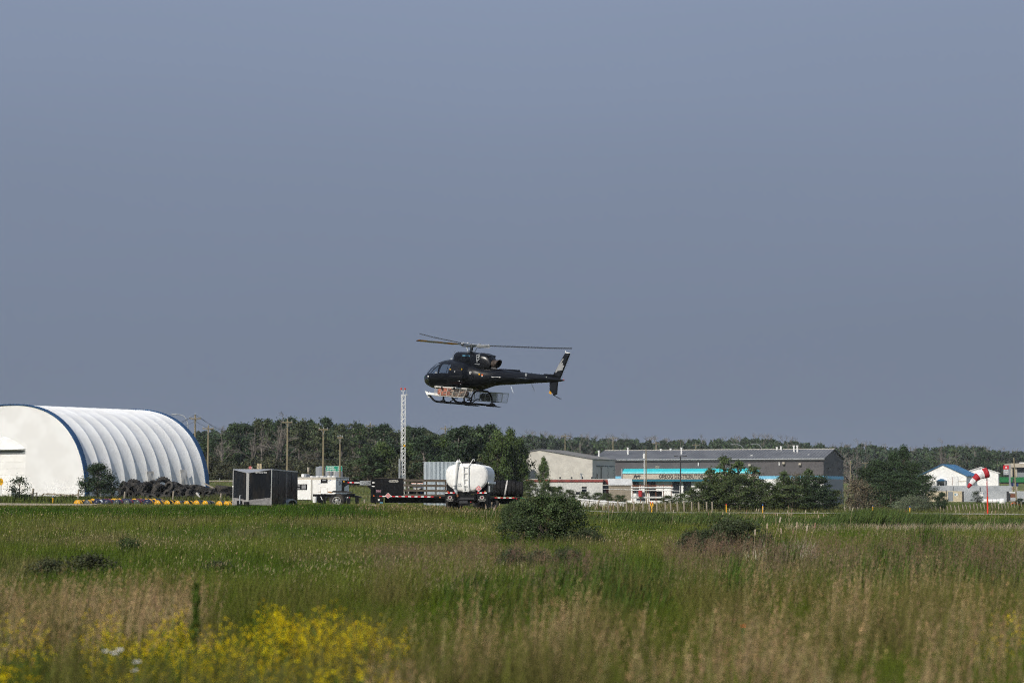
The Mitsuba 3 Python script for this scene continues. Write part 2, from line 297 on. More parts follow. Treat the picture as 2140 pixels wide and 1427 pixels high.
proto('low_1', .5, .6, tree_parts(.5, .6, 'bush', 80, 2400, .035, (.040, .062, .018), 30))
proto('yard_bush', 3, 1.35, tree_parts(3, 1.35, 'aspen', 81, 9000, .085, (.028, .048, .021), 80, gap=.25, cl=.26))
proto('sapling', 1.9, .8, tree_parts(1.9, .8, 'spread', 82, 1500, .075, (.035, .052, .024), 22, gap=.25))
def plant(name, g, u, vt, Y, R, label, cat, group=None, base=None, rot=None):
    "an instance of a prototype whose top is seen at pixel (u, vt) and which is R metres wide"
    p = G(u, Y); H = ZV(vt, Y) - p[2] if base is None else base
    H0, R0 = TREES[g]; key = numbered(name, set(labels) | set(scene)); k = R / R0
    scene[key] = {'type': 'instance', 'sg': {'type': 'ref', 'id': 'group_' + g}, 'to_world': tm4(tr(p) @ rotz(RNG.uniform(0, 360) if rot is None else rot) @ sc(k, k, H / H0))}
    labels[key] = dict(label=label, category=cat, **({'group': group} if group else {}))
# wood behind the trailers
def sect(what, u, cat='tree'):
    w = 'right beside the hangar' if u < 487 else 'above the black enclosed trailer' if u < 600 else 'above the white camper' if u < 705 else 'left of the lattice mast' if u < 838 else 'right of the lattice mast' if u < 930 else 'above the tank truck'
    return f'{what}, {w}', cat, f'{what}, {w}'
tops = [(487, 885), (502, 886), (514, 886), (538, 876), (548, 877), (562, 876), (586, 877), (607, 873), (625, 881), (639, 875), (650, 878), (681, 874), (701, 888), (713, 887), (738, 881), (753, 886), (785, 892), (802, 887), (814, 895), (829, 900), (850, 891), (864, 894), (883, 894), (896, 901), (919, 906), (470, 905), (455, 912), (525, 890), (665, 886), (769, 890)]
for i, (u, v) in enumerate(tops):
    plant('aspen_tree', ['aspen_0', 'aspen_1', 'aspen_1', 'aspen_2', 'aspen_thin'][i % 5], u, v, 380 + (i * 7) % 13, RNG.uniform(1.7, 2.4), *sect('slender green tree along the front edge of the wood', u))
for i in range(62):
    u = 425 + i * 10.6 + RNG.uniform(-4, 4); v = np.interp(u, [425, 480, 540, 640, 700, 800, 900, 960, 1090], [915, 897, 884, 884, 893, 899, 905, 905, 915]) + RNG.uniform(0, 14)
    plant('aspen_tree', ['aspen_1', 'aspen_0', 'spruce_0', 'aspen_1'][i % 4], u, v, RNG.uniform(392, 430), RNG.uniform(1.8, 2.6), *sect('dark tree standing deeper in the wood', u))
for i in range(26):
    u = 425 + i * 17.4; v = RNG.uniform(948, 978)
    plant('brush_bush', ['brush_0', 'brush_1', 'brush_0'][i % 3], u, v, RNG.uniform(362, 376), RNG.uniform(2.4, 3.6), *sect('olive brown bush at the foot of the wood', u, 'bush'))
for i, (u, v) in enumerate([(527, 905), (590, 885), (468, 915), (640, 935), (575, 880), (1015, 940), (770, 930)]):
    plant('bare_tree', f'bare_{i % 2}', u, v, 372 + i % 4, 2.6, 'pale dead tree with bare branches standing in the wood', 'tree', 'bare dead trees in the wood')
for i, (u, v, g, R) in enumerate([(770, 936, 'aspen_0', 2.0), (797, 923, 'poplar_bright', 2.2), (822, 930, 'aspen_1', 2.0), (845, 926, 'poplar_bright', 1.9), (866, 916, 'aspen_0', 1.9), (887, 912, 'aspen_1', 2.0), (906, 909, 'aspen_0', 1.9), (926, 914, 'poplar_bright', 1.9), (948, 900, 'aspen_1', 2.0), (780, 955, 'brush_0', 1.9), (830, 958, 'brush_0', 2.2), (870, 960, 'brush_0', 2.0), (910, 958, 'brush_0', 2.2), (748, 968, 'brush_1', 1.8), (735, 960, 'aspen_2', 1.1)]):
    plant('poplar_tree', g, u, v, 282 + i % 5 * 3, R, *[(f'leafy {k_} in the clump {w_} of the lattice mast', k_, f'clump {w_} of the lattice mast, {k_}s') for k_, w_ in [('bush' if g[:5] == 'brush' else 'tree', 'left' if u < 842 else 'right')]][0])
for i, (u, v, g, R, lab) in enumerate([(957, 895, 'aspen_1', 1.9, 'leafy tree at the left of the bright grove right above the tank truck'), (976, 891, 'aspen_0', 1.9, 'tree rising straight above the tank of the tank truck'), (1003, 892, 'aspen_0', 2.0, 'broad tree behind the right side of the tank'), (1023, 888, 'aspen_1', 1.7, 'tallest tree of the grove behind the tank truck'), (1040, 899, 'poplar_bright', 1.7, 'tree just right of the tallest one of the grove'), (1066, 897, 'poplar_bright', 1.6, 'bright green tree at the right of the grove above the black bales'),
        (1086, 917, 'poplar_bright', 1.5, 'bright green tree at the right end of the grove, before the cream hall'), (1050, 950, 'poplar_bright', 1.8, 'lower bright tree in front of the grove above the black bales'), (1003, 960, 'brush_0', 2.6, 'low bush filling the grove behind the tank'), (1090, 962, 'poplar_bright', 1.2, 'low leafy tree hanging before the cream hall')]):
    plant('poplar_tree', g, u, v, 258 + i % 4 * 3, R, lab, 'tree')
plant('poplar_tree', 'poplar_bright', 1136, 956, 300, .95, 'slim young tree standing before the cream metal hall', 'tree')
for i, (u, v) in enumerate([(1108, 1003), (1140, 1010), (1165, 1016), (1190, 1023), (1222, 1027), (1250, 1029), (1268, 1030), (1296, 1034), (1420, 1031), (1395, 1035)]):
    plant('brush_bush', 'hedge_0', u, v, 250 + i % 3 * 4, 1.1, 'low dark bush before the white modular building', 'bush', 'low bushes before the modular building')
# belt of trees before the grey hall
D = [('hedge_0', 1466, 1008, 1.7, 'leafy bush at the left end of the tree belt before the grey hall'), ('hedge_1', 1505, 993, 2.0, 'broad leafy bush below the tallest sprigs of the left clump'), ('sprig', 1513, 953, 1.5, 'tallest airy tree of the left clump before the turquoise canopy'), ('sprig', 1541, 962, 1.4, 'airy tree right of the tallest one before the turquoise canopy'), ('hedge_0', 1545, 992, 1.9, 'bushy tree below the middle of the turquoise canopy'), ('sprig', 1483, 978, 1.2, 'airy sapling at the left of the tallest tree of the belt'), ('sprig', 1572, 974, 1.4, 'airy tree before the right end of the turquoise canopy'), ('hedge_1', 1576, 1000, 1.7, 'bush below the right end of the turquoise canopy'),
     ('hedge_0', 1606, 1008, 1.4, 'low bush in the gap of the tree belt below the right canopy end'), ('hedge_0', 1636, 996, 1.4, 'bush of the belt just right of the gap before the grey hall'), ('sprig', 1638, 984, 1.0, 'airy treetop just right of the gap in the belt'), ('brown_0', 1657, 990, 1.2, 'brownish half bare bush in the middle of the tree belt'), ('dark_1', 1684, 992, 1.6, 'dark bushy tree before the right corner of the grey hall'), ('sprig', 1688, 979, 1.1, 'airy treetop before the right corner of the grey hall'), ('dark_1', 1710, 993, 1.4, 'dark tree at the right end of the belt before the grey hall'), ('hedge_0', 1738, 1024, 1.4, 'low bush below the gable end of the grey hall'), ('hedge_1', 1655, 1012, 2.1, 'wide low bush in front of the middle of the tree belt'),
     ('hedge_0', 1500, 1020, 2.1, 'low bush at the front left of the tree belt'), ('hedge_1', 1560, 1020, 2.1, 'low bush below the tree at the right canopy end'), ('hedge_0', 1616, 1024, 1.8, 'low dark bush filling the foot of the gap in the tree belt'), ('dark_1', 1700, 1018, 2.0, 'low dark bush at the right foot of the tree belt'), ('hedge_1', 1446, 1026, 1.3, 'small leafy bush at the far left foot of the tree belt')]
for i, (g, u, v, R, lab) in enumerate(D): plant('belt_tree', g, u, v, 211 + i % 4 * 2, R * 1.1, lab, 'tree' if 'tree' in lab.split(' of ')[0].split(' in ')[0] and 'bush' not in lab[:26] else 'bush')
plant('brown_bush', 'brown_0', 1789, 1001, 212, 2.0, 'brownish round bush between the grey hall and the dark conifers', 'bush')
for g, u, v, Y, R, lab in [('dark_0', 1887, 932, 226, 1.25, 'tallest dark pointed tree left of the windsock'), ('dark_0', 1866, 945, 229, 1.1, 'dark tree just left of the tallest pointed one'), ('dark_1', 1836, 960, 228, 2.1, 'broad dark tree at the left of the pointed ones'), ('dark_1', 1812, 976, 228, 1.7, 'dark tree at the left end of the dark clump by the windsock'), ('dark_1', 1907, 964, 224, 1.4, 'dark tree just right of the tallest pointed one'), ('dark_1', 1932, 990, 222, 1.4, 'dark bushy tree at the right end of the dark clump'), ('dark_1', 1860, 985, 220, 2.4, 'wide low tree in front of the dark clump'), ('dark_1', 1900, 1000, 219, 2.0, 'low dark tree in front of the pointed trees')]:
    plant('dark_tree', g, u, v, Y, R, lab, 'tree')
plant('willow_bush', 'willow_0', 1906, 1034, 206, 2.2, 'grey green dome shaped willow bush in front of the dark trees', 'bush')
plant('small_bush', 'yard_bush', 1966, 1028, 207, .75, 'small dark bush by the fence before the cream container', 'bush')
plant('round_bush', 'yard_bush', 2129, 1041, 330, 1.0, 'round green bush beside the orange machine at the right edge', 'bush')
for g, u, v, R, lab in [('aspen_0', 1948, 953, 3.3, 'green tree behind the blue roofed white building'), ('aspen_1', 1930, 962, 3.0, 'green tree left of the blue roof peak'), ('aspen_thin', 1997, 935, 2.7, 'half bare tree high behind the white gables'), ('bare_0', 1960, 934, 3.4, 'bare grey tree left of the half bare one'), ('bare_1', 1978, 936, 3.2, 'bare grey tree behind the blue roof ridge'), ('aspen_1', 2057, 944, 3.0, 'dark tree above the right white gable'), ('spruce_0', 2040, 955, 2.6, 'dark conifer left of the dark tree above the right white gable'), ('bare_1', 1770, 938, 3.0, 'bare tree right of the grey hall gable'), ('bare_0', 1786, 935, 3.0, 'second bare tree right of the grey hall gable'), ('bare_0', 1752, 940, 2.8, 'bare tree behind the peak of the grey hall gable')]:
    plant('background_tree', g, u, v, 640, R, lab, 'tree')
# bushes in the meadow
plant('willow_shrub', 'shrub_0', 1145, 1034, 75, 1.55, 'big dark green shrub in the meadow right of the tank truck', 'bush', rot=20)
plant('willow_shrub', 'shrub_1', 1226, 1104, 74, .72, 'low lobe of shrub at the right foot of the big meadow shrub', 'bush')
plant('willow_shrub', 'shrub_0', 1078, 1048, 90, .75, 'small shrub beside the left flank of the big meadow shrub', 'bush')
plant('dark_shrub', 'shrub_1', 1530, 1080, 60, 1.15, 'very dark rounded shrub in the meadow below the tree belt', 'bush')
plant('dark_shrub', 'shrub_1', 1454, 1104, 63, .75, 'low green shrub left of the very dark rounded one', 'bush')
for u, v, Y, R, g, lab in [(110, 1166, 47, .6, 'low_0', 'low twiggy shrub at the left of the pair below the hangar'), (180, 1155, 48, .8, 'low_0', 'larger low twiggy shrub in the left meadow below the hangar'), (465, 1170, 49, .52, 'low_0', 'low twiggy shrub in the meadow below the black trailer'), (1072, 1143, 49, .5, 'shrub_1', 'leftmost low green shrub in the middle of the meadow'), (1126, 1147, 50, .5, 'shrub_1', 'middle low green shrub below the big shrub'), (1186, 1143, 49, .55, 'shrub_1', 'rightmost low green shrub below the big shrub'), (270, 1118, 62, .4, 'low_1', 'small green weed clump in the left meadow')]:
    plant('low_shrub', g, u, v, Y, R, lab, 'bush')
plant('yard_bush', 'yard_bush', 206, 968, 180, 1.6, 'dark bush at the right foot of the hangar front', 'bush')
plant('sapling', 'sapling', 43, 995, 176, 1.0, 'thin leafy sapling before the hangar door', 'plant')
plant('sapling', 'low_1', 52, 1030, 176, .8, 'weed tuft at the foot of the thin sapling', 'plant')
plant('wispy_sapling', 'sapling', 2040, 1025, 420, 1.5, 'wispy young tree before the grey container', 'plant')
# the far wood along the horizon
FT = []
for i in range(1050):
    u = RNG.uniform(1070, 2260) if i < 960 else RNG.uniform(300, 520); Y = RNG.uniform(880, 1020) if i < 960 else RNG.uniform(600, 680)
    top = np.interp(u, [300, 400, 480, 1080, 1120, 1200, 1300, 1400, 1500, 1560, 1640, 1700, 1760, 1800, 1840, 1900, 1960, 2000, 2060, 2100, 2140, 2260], [905, 903, 905, 915, 912, 918, 922, 924, 922, 919, 924, 931, 936, 932, 937, 941, 937, 934, 938, 946, 944, 944]) + RNG.choice([RNG.uniform(-4, 6), RNG.uniform(2, 14)])
    FT.append((u, top, Y))
for i, (u, v, Y) in enumerate(FT):
    g = ['far_0', 'far_spruce', 'far_1', 'far_0', 'far_bare', 'far_spruce', 'far_0', 'far_1'][i % 8]
    p = G(u, Y); H = max(ZV(v, Y) - p[2], 5); H0, R0 = TREES[g]; k = RNG.uniform(1.6, 3.2) / R0
    scene[f'far_forest__{i + 1:03d}'] = {'type': 'instance', 'sg': {'type': 'ref', 'id': 'group_' + g}, 'to_world': tm4(tr(p) @ rotz(RNG.uniform(0, 360)) @ sc(k, k, H / H0))}
labels['far_forest'] = dict(label='hazy mixed wood along the far horizon', kind='stuff')
# ------------------------------------------------------------------ fabric hangar
def corr(mb, x0, x1, zb, zt, pitch=.3, depth=.005, M=None, y=0.):
    "a ribbed metal sheet facing -y; zt may be a function of x"
    n = max(2, int(round((x1 - x0) / pitch))); e = np.linspace(x0, x1, n + 1); q = (e[1] - e[0])
    xs = np.concatenate([[a, a + q * .5, a + q * .7, a + q * .85] for a in e[:-1]] + [[x1]]); ds = np.concatenate([[0, 0, depth, depth] for a in e[:-1]] + [[0]])
    if callable(zt): extra = []
    top = np.array([zt(a) for a in xs]) if callable(zt) else np.full(len(xs), zt)
    P = np.stack([np.stack([xs, y - ds, np.full(len(xs), zb)], 1), np.stack([xs, y - ds, top], 1)], 1); return mb.grid(P, M=M, flip=True)
HA, HW, HH, HL = -34.6, 9.80, 8.27, 16.0
hz = 1.368; h0 = np.array([XU(19.5, 196.0), 196.0, hz]); HM = tr(h0) @ rotz(HA)
hang = thing('fabric_hangar', 'white fabric arch hangar with blue end trims at the left edge', 'hangar', HM)
def arch(th, k=1.0):                                     # th 0 right foot .. pi left foot
    c, s_ = math.cos(th), math.sin(th); return np.array([HW * k * math.copysign(abs(c) ** .86, c), HH * k * abs(s_) ** .88])
TH = np.linspace(0, np.pi, 49); nb = 10
for b in range(nb):
    P = []
    for k in range(9):
        t = k / 8; sag = 1 - .016 * (1 - (2 * t - 1) ** 2) ** .8 + .004
        P.append([(lambda a: (a[0], .45 + (b + t) * (HL - .9) / nb, a[1]))(arch(th, sag)) for th in TH])
    part(hang, 'roof_panel', MB().grid(np.array(P)), FABRIC, True)
for y0_, y1_ in ((0, .47), (HL - .47, HL)):
    P = np.array([[(lambda a: (a[0], y, a[1]))(arch(th, k)) for th in TH] for y, k in ((y0_, 1.0), (y0_, 1.012), (y1_, 1.012), (y1_, 1.0))])
    part(hang, 'blue_trim', MB().grid(P), BLUE_TRIM, 30)
# front wall: bulging fabric with sewn seams and pulls, with the door opening left out
D0, DW, DH = -3.4, 2.1, 4.2                                      # half width and height of the door
xs = np.linspace(-HW, HW, 97); ztop = np.array([max(np.interp(abs(x), [arch(t)[0] for t in np.linspace(np.pi / 2, 0, 60)], [arch(t)[1] for t in np.linspace(np.pi / 2, 0, 60)]), .02) for x in xs])
def fab(x, z):
    pull = sum(.012 * np.exp(-(((x - DW) * np.sin(a) - (z - DH) * np.cos(a)) / .16) ** 2) * (x > DW - .1) * np.clip(1 - np.hypot(x - DW, z - DH) / 4.2, 0, 1) for a in (-.9, -1.15, -1.35))
    pull2 = sum(.012 * np.exp(-(((x - c) + (z - .5) * .62) / .12) ** 2) * np.clip(1 - z / 3.2, 0, 1) for c in (5.2, 6.0, 7.0))
    return -.03 * np.sin((z / HH) * np.pi) - pull - pull2 - .02 * np.exp(-((z - .72) / .05) ** 2) + .02 * (meshkit.noise(np.stack([x * .8, z * .6, x * 0], -1), 3) - .5)
def sheet(xa, xb, zlo, nz=44, nx=60):
    x = np.linspace(xa, xb, nx); zt = np.interp(x, xs, ztop); t = np.linspace(0, 1, nz)[:, None]; X = np.broadcast_to(x, (nz, nx)); Z = zlo + t * np.maximum(zt - zlo, .01)[None]
    return np.stack([X, .12 + fab(X, Z), Z], -1)
mb = MB().grid(sheet(DW, HW * .995, 0)).grid(sheet(-HW * .995, D0, 0)).grid(sheet(D0, DW, DH, 26))
mb.f = [f[:, ::-1] for f in mb.f]; part(hang, 'front_wall', mb, FABRIC, True)
mb = MB().grid(np.array([[(lambda a: (a[0], HL - .2, a[1]))(arch(th, k)) for th in TH] for k in (1.0, .02)])); part(hang, 'rear_wall', mb, FABRIC, False)
door = part(hang, 'door', MB().box(D0, DW, .30, .34, 0, DH), WHITE, False)
for k in range(6):
    z0 = .02 + k * .62; part(hang, 'door__slat', MB().box(D0, DW, .255, .30, z0, z0 + .60, .012), WHITE, False)
part(hang, 'door__header', MB().box(D0, DW, .18, .32, DH - .34, DH - .02), GREYP, False)
hood = np.array([[(x, .10 - d, z) for x in np.linspace(D0, DW, 9)] for d, z in ((.0, DH + 1.25), (.22, DH + .5), (.42, DH + .02), (.36, DH - .02), (.02, DH - .02))])
hood[0, :, 2] -= np.abs(np.linspace(-1, 1, 9)) ** 1.5 * 1.15; hood[1, :, 2] -= np.abs(np.linspace(-1, 1, 9)) ** 1.5 * .42; hood[1, :, 1] += np.abs(np.linspace(-1, 1, 9)) ** 2 * .1; hood[2:, -1, 1] = .06; hood[2:, 0, 1] = .06
part(hang, 'door_hood', MB().grid(hood, flip=True), FABRIC, 30)
for u_, y_, w_ in ((.16, 1.5, .35), (.17, 8.2, .42), (.19, 12.6, .38)):          # clear plastic patches near the foot of the side
    P = np.array([[(lambda a: (a[0], y_ + d + .1 * meshkit.noise(np.array([t * 9., d * 5, y_])), a[1]))(arch(t, 1.006 + .012 * meshkit.noise(np.array([t * 22, d * 7, y_])))) for d in np.linspace(-w_, w_, 6)] for t in np.linspace(.085, u_ + .06, 7)])
    part(hang, 'patch', MB().grid(P, flip=True), TARP, True)
mb = MB()
for k in range(26):
    x = RNG.uniform(4.8, 9.4); a = rotz(RNG.uniform(-40, 40)) @ roty(RNG.uniform(-14, 14)); mb.box(-.5, .5, -.06, .06, 0, .05, M=tr(x, RNG.uniform(-1.0, -.25), RNG.uniform(.0, .22)) @ a)
single('timber_pile', mb, WOOD, 'grey boards and offcuts lying along the foot of the hangar front', 'timber', M=HM, kind='stuff')
labels['timber_pile'].pop('category')
sp = HM @ tr(0, 0, 0); sg = thing('octagon_sign', 'yellow octagonal sign on the white hangar door at the left edge', 'sign', tr(W(1.5, 1006.3, 194.6)) @ rotz(-34.9))
oc = [(.34 * math.cos(a), .34 * math.sin(a)) for a in np.arange(8) * math.pi / 4 + math.pi / 8]
part(sg, 'plate', MB().prism(oc, -.01, .01), YELLOW, False)
part(sg, 'lettering', MB().text('CLOSED', .11, tr(-.27, -.016, -.04) @ FACE_Y, width=.54).text('THIS', .06, tr(-.09, -.016, .14) @ FACE_Y).text('DOOR', .06, tr(-.10, -.016, -.2) @ FACE_Y), BLACK, False)
part(sg, 'post', MB().tube([(0, .05, -1.2), (0, .05, .3)], .03, 6), STEEL)

# ------------------------------------------------------------------ halls and houses
def gable_pts(w, ze, za, x): return np.where(np.abs(x) <= w, za - (za - ze) * np.abs(x) / w, ze)
def hall(key, w, L, zb, ze, za, wallm, roofm, pitch=.35, over=.25, wl=None):
    "walls and roof of a gabled hall: gable front at y = 0 between x = -w and w, running back to y = L"
    xg = lambda x: float(gable_pts(w, ze, za, np.array(x)))
    mb = MB(); corr(mb, -w, 0, zb, xg, pitch); corr(mb, 0, w, zb, xg, pitch); part(key, 'front_wall', mb, wallm, False)
    mb = MB(); corr(mb, -w, w, zb, xg, 2.0, .014, M=tr(0, L, 0) @ rotz(180)); part(key, 'rear_wall', mb, wallm, False)
    part(key, 'side_wall', corr(MB(), 0, L, zb, ze, pitch, M=tr(w, 0, 0) @ rotz(90)), wallm, False); part(key, 'side_wall', corr(MB(), 0, L, zb, ze, pitch, M=tr(-w, L, 0) @ rotz(-90)), wallm, False)
    for s in (-1, 1):
        sl = (za - ze) / w; a = math.degrees(math.atan(sl)); Lr = (w + over) / math.cos(math.radians(a)); mb = MB()
        n = int(L / .6); M = tr(0, -over, za + .04) @ (roty(a * s) if s > 0 else roty(-a) @ rotz(180) @ tr(0, -L - 2 * over, 0))
        mb.box(0, Lr, 0, L + 2 * over, 0, .10, M=M)
        for k in range(n + 1): mb.box(0, Lr, k * (L + 2 * over - .06) / n, k * (L + 2 * over - .06) / n + .06, .10, .16, M=M)
        part(key, 'roof', mb, roofm, False)
p = G(1127, 410); cream = thing('cream_hall', 'cream ribbed metal hall with a big closed sliding door on its shaded side', 'building', tr(p[0], 410, 0) @ rotz(-20))
hall(cream, 10.6, 14.5, -1, 7.6, 9.42, CREAM, GREY_ROOF)
M_ = tr(10.6, 0, 0) @ rotz(90); d = part(cream, 'sliding_door', MB().box(5.2, 13.2, -.16, -.06, 0, 6.3, M=M_), CREAM, False)
part(cream, 'sliding_door__track', MB().box(2.4, 13.6, -.2, -.05, 6.3, 6.5, M=M_).box(9.15, 9.25, -.2, -.16, 0, 6.2, M=M_).box(5.15, 5.25, -.2, -.16, 0, 6.2, M=M_).box(13.1, 13.2, -.2, -.16, 0, 6.2, M=M_), DARK, False)
for x in (1.4, 2.6): part(cream, 'window', MB().box(x, x + .35, -.1, -.03, 2.8, 5.0 if x > 2 else 4.2, M=M_), GLASS_DARK, False)
# grey hall, its long side to the camera
P0, P1 = np.array([XU(1238, 437), 437.]), np.array([XU(1720, 420), 420.]); gd = P1 - P0; GL = float(np.linalg.norm(gd)); ga = math.degrees(math.atan2(gd[1], gd[0]))
grey = thing('grey_hall', 'long charcoal metal hall with grey ribbed roof and a turquoise canopy', 'building', tr(P0[0], P0[1], 0) @ rotz(ga))
GE_, GA_, GW = 7.95, 9.85, 18.0
part(grey, 'front_wall', corr(MB(), 0, GL, 4.62, GE_, .32), GREY_PANEL, False)
lw = part(grey, 'lower_wall', MB().box(0, GL, .02, .12, -1, 4.0), WHITE, False)
part(grey, 'blue_band', MB().box(0, GL, -.02, .1, 4.0, 4.6), LBLUE, False)
ge = lambda x: float(GE_ + (GA_ - GE_) * (1 - abs(x - GW / 2) / (GW / 2)))
mb = MB(); Mr = tr(GL, 0, 0) @ rotz(90); corr(mb, 0, GW / 2, 4.62, ge, .32, M=Mr); corr(mb, GW / 2, GW, 4.62, ge, .32, M=Mr); part(grey, 'gable_wall', mb, GREY_PANEL, False)
part(grey, 'gable_lower_wall', MB().box(0, GW, .02, .12, -1, 4.0, M=Mr), GREYP, False); part(grey, 'gable_blue_band', MB().box(0, GW, -.02, .1, 4.0, 4.6, M=Mr), LBLUE, False)
mb = MB(); Ml = tr(0, GW, 0) @ rotz(-90); corr(mb, 0, GW / 2, -1, ge, .6, M=Ml); corr(mb, GW / 2, GW, -1, ge, .6, M=Ml); part(grey, 'left_gable_wall', mb, GREY_PANEL, False)
part(grey, 'rear_wall', MB().box(0, GL, GW - .1, GW, -1, GE_), GREY_PANEL, False)
sl = math.degrees(math.atan((GA_ - GE_) / (GW / 2))); Lr = (GW / 2 + .35) / math.cos(math.radians(sl))
for s in (0, 1):
    M = (tr(0, -.35, GE_ - .02) @ rotx(sl)) if s == 0 else (tr(GL, GW + .35, GE_ - .02) @ rotz(180) @ rotx(sl)); mb = MB().box(-.3, GL + .3, 0, Lr, 0, .10, M=M); n = 76
    for k in range(n + 1): x = -.3 + k * (GL + .54) / n; mb.box(x, x + .07, 0, Lr - .02, .10, .17, M=M)
    part(grey, 'roof', mb, GREY_ROOF, False)
part(grey, 'ridge_cap', MB().box(-.3, GL + .3, GW / 2 - .35, GW / 2 + .35, GA_ + .10, GA_ + .22), CREAM, False)
part(grey, 'gutter', MB().box(-.3, GL + .3, -.5, -.36, GE_ - .12, GE_ + .06, .02), STEEL, False)
part(grey, 'eave_trim', MB().box(-.28, GL + .28, -.34, -.05, GE_ - .42, GE_ - .13), DARK, False)
gx = lambda u: (u - 1238) / (1720 - 1238) * GL
for u, z0, z1 in [(1245, 8.0, 9.7), (1300, 8.6, 10.3), (1360, 9.5, 10.05), (1380, 9.6, 10.1), (1415, 8.6, 10.2), (1605, 9.6, 10.25), (1614, 9.55, 10.4), (1646, 9.0, 10.5), (1653, 9.0, 10.5), (1568, 8.1, 8.6), (1683, 8.3, 8.65)]:
    part(grey, 'roof_vent', MB().tube([(gx(u), 2.0 + (z0 - 8) * 4, z0 - .3), (gx(u), 2.0 + (z0 - 8) * 4, z1)], .16, 8).tube([(gx(u), 2.0 + (z0 - 8) * 4, z1), (gx(u), 2.0 + (z0 - 8) * 4, z1 + .18)], .24, 8), WHITE)
for u, z in [(1570.5, 6.75), (1640, 7.1), (1673, 6.9)]: part(grey, 'wall_light', MB().box(gx(u) - .25, gx(u) + .25, -.45, -.04, z - .2, z + .2, .06), BEIGE, False); part(grey, 'wall_light__shade', MB().box(gx(u) - .2, gx(u) + .2, -.4, -.08, z - .42, z - .21), DARK, False)
for u in (1464, 1631): part(grey, 'flue', MB().tube([(gx(u), -.18, 6.6), (gx(u), -.18, 7.3)], .10, 8), WHITE)
mb = MB(); x = gx(1377); mb.box(x - .42, x + .42, -.08, -.04, 6.25, 6.30).box(x - .42, x + .42, -.08, -.04, 6.62, 6.67).box(x - .42, x - .37, -.08, -.04, 6.3, 6.62).box(x + .37, x + .42, -.08, -.04, 6.3, 6.62); part(grey, 'house_number', mb.text('461', .2, tr(x - .24, -.07, 6.36) @ FACE_Y), BEIGE, False)
for x0_, x1_ in ((4.0, 4.6), (14.0, 14.6)): part(grey, 'gable_louvre', MB().box(x0_, x1_ + .5, -.12, -.03, 6.0, 6.25, M=Mr), DARK, False)
# canopy
ca, cb = gx(1308), gx(1574)
def swept(prof, flat=None):
    base = [(ca, 0, -90)] + [(x, 0, -90) for x in np.linspace(ca + .02, cb, 30)] + [(cb, 0, a) for a in np.linspace(-80, 0, 9)]
    return np.array([[(bx + r * math.cos(math.radians(a)), by + r * math.sin(math.radians(a)), z) for r, z in prof] for bx, by, a in base])
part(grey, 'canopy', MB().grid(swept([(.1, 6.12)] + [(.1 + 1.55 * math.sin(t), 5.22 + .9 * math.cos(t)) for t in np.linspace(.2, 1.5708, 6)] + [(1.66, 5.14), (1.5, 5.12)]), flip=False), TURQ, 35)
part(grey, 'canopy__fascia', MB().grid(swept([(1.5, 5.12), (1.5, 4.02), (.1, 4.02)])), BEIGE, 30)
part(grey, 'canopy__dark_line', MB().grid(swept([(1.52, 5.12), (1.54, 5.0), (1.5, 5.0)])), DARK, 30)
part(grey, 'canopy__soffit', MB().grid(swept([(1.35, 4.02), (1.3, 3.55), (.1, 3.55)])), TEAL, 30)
part(grey, 'canopy__end', MB().box(ca - .25, ca, -1.7, .0, 3.5, 6.15), GREYP, False)
part(grey, 'canopy__lettering', MB().text('GREGG DISTRIBUTORS', .74, tr(gx(1385), -1.53, 4.18) @ FACE_Y, width=gx(1483) - gx(1385), depth=.06), BLACK, False)
wolf = [(0, 0), (.12, .45), (.05, .75), (.3, .62), (.5, .82), (.62, .6), (.95, .55), (1.2, .8), (1.3, .62), (1.55, .6), (1.5, .42), (1.3, .35), (1.35, 0), (1.2, 0), (1.12, .28), (.8, .22), (.72, 0), (.55, 0), (.5, .25), (.3, .2), (.2, 0)]
part(grey, 'canopy__emblem', MB().prism(wolf, -1.54, -1.505, 'y', M=tr(gx(1331), 0, 4.16)), DARK, False, label='dark animal emblem on the beige fascia')
for u0, u1 in ((1324, 1338), (1350, 1373), (1408, 1424), (1432, 1448), (1492, 1512), (1530, 1550)): part(grey, 'window', MB().box(gx(u0), gx(u1), -.06, .015, 1.2, 3.5), GLASS_DARK, False)
# grove in front: white modular building with red trim
p = G(1180, 338); mod = thing('modular_building', 'long low white modular building with a red roof trim', 'building', tr(XU(1100, 340), 340, 0) @ rotz(-3))
LM = (1259 - 1100) / F * 340
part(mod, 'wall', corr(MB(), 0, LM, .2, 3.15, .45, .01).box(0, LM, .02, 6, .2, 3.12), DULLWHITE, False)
part(mod, 'red_trim', MB().box(-.1, LM + .1, -.18, 6.2, 3.15, 3.5), TRIMRED, False); part(mod, 'roof', MB().box(-.15, LM + .15, -.22, 6.25, 3.5, 3.62).box(LM + .1, LM + 3.9, 1.5, 5.0, 3.5, 3.6), CREAM, False)
for x, w, z0, z1 in ((4.0, .45, 1.75, 2.4), (9.1, .38, 1.6, 2.4), (12.3, .3, 2.0, 2.6), (12.85, .25, 2.0, 2.6), (8.1, .3, 1.2, 1.6)):
    w0 = part(mod, 'window', MB().box(x - w, x + w, -.08, -.02, z0, z1), GLASS_DARK, False); part(mod, w0.split('__')[1] + '__frame', MB().box(x - w - .08, x + w + .08, -.1, -.03, z1, z1 + .12), CREAM, False)
for x in (5.3, 7.1, 8.8, 10.3): part(mod, 'roof_vent', MB().tube([(x, 1, 3.6), (x, 1, 3.95)], .13, 6), DARK)
part(mod, 'floodlight', MB().tube([(8.65, .4, 3.6), (8.65, .4, 4.35)], .13, 8).box(8.4, 8.9, .2, .6, 4.35, 4.5), STEEL, False)
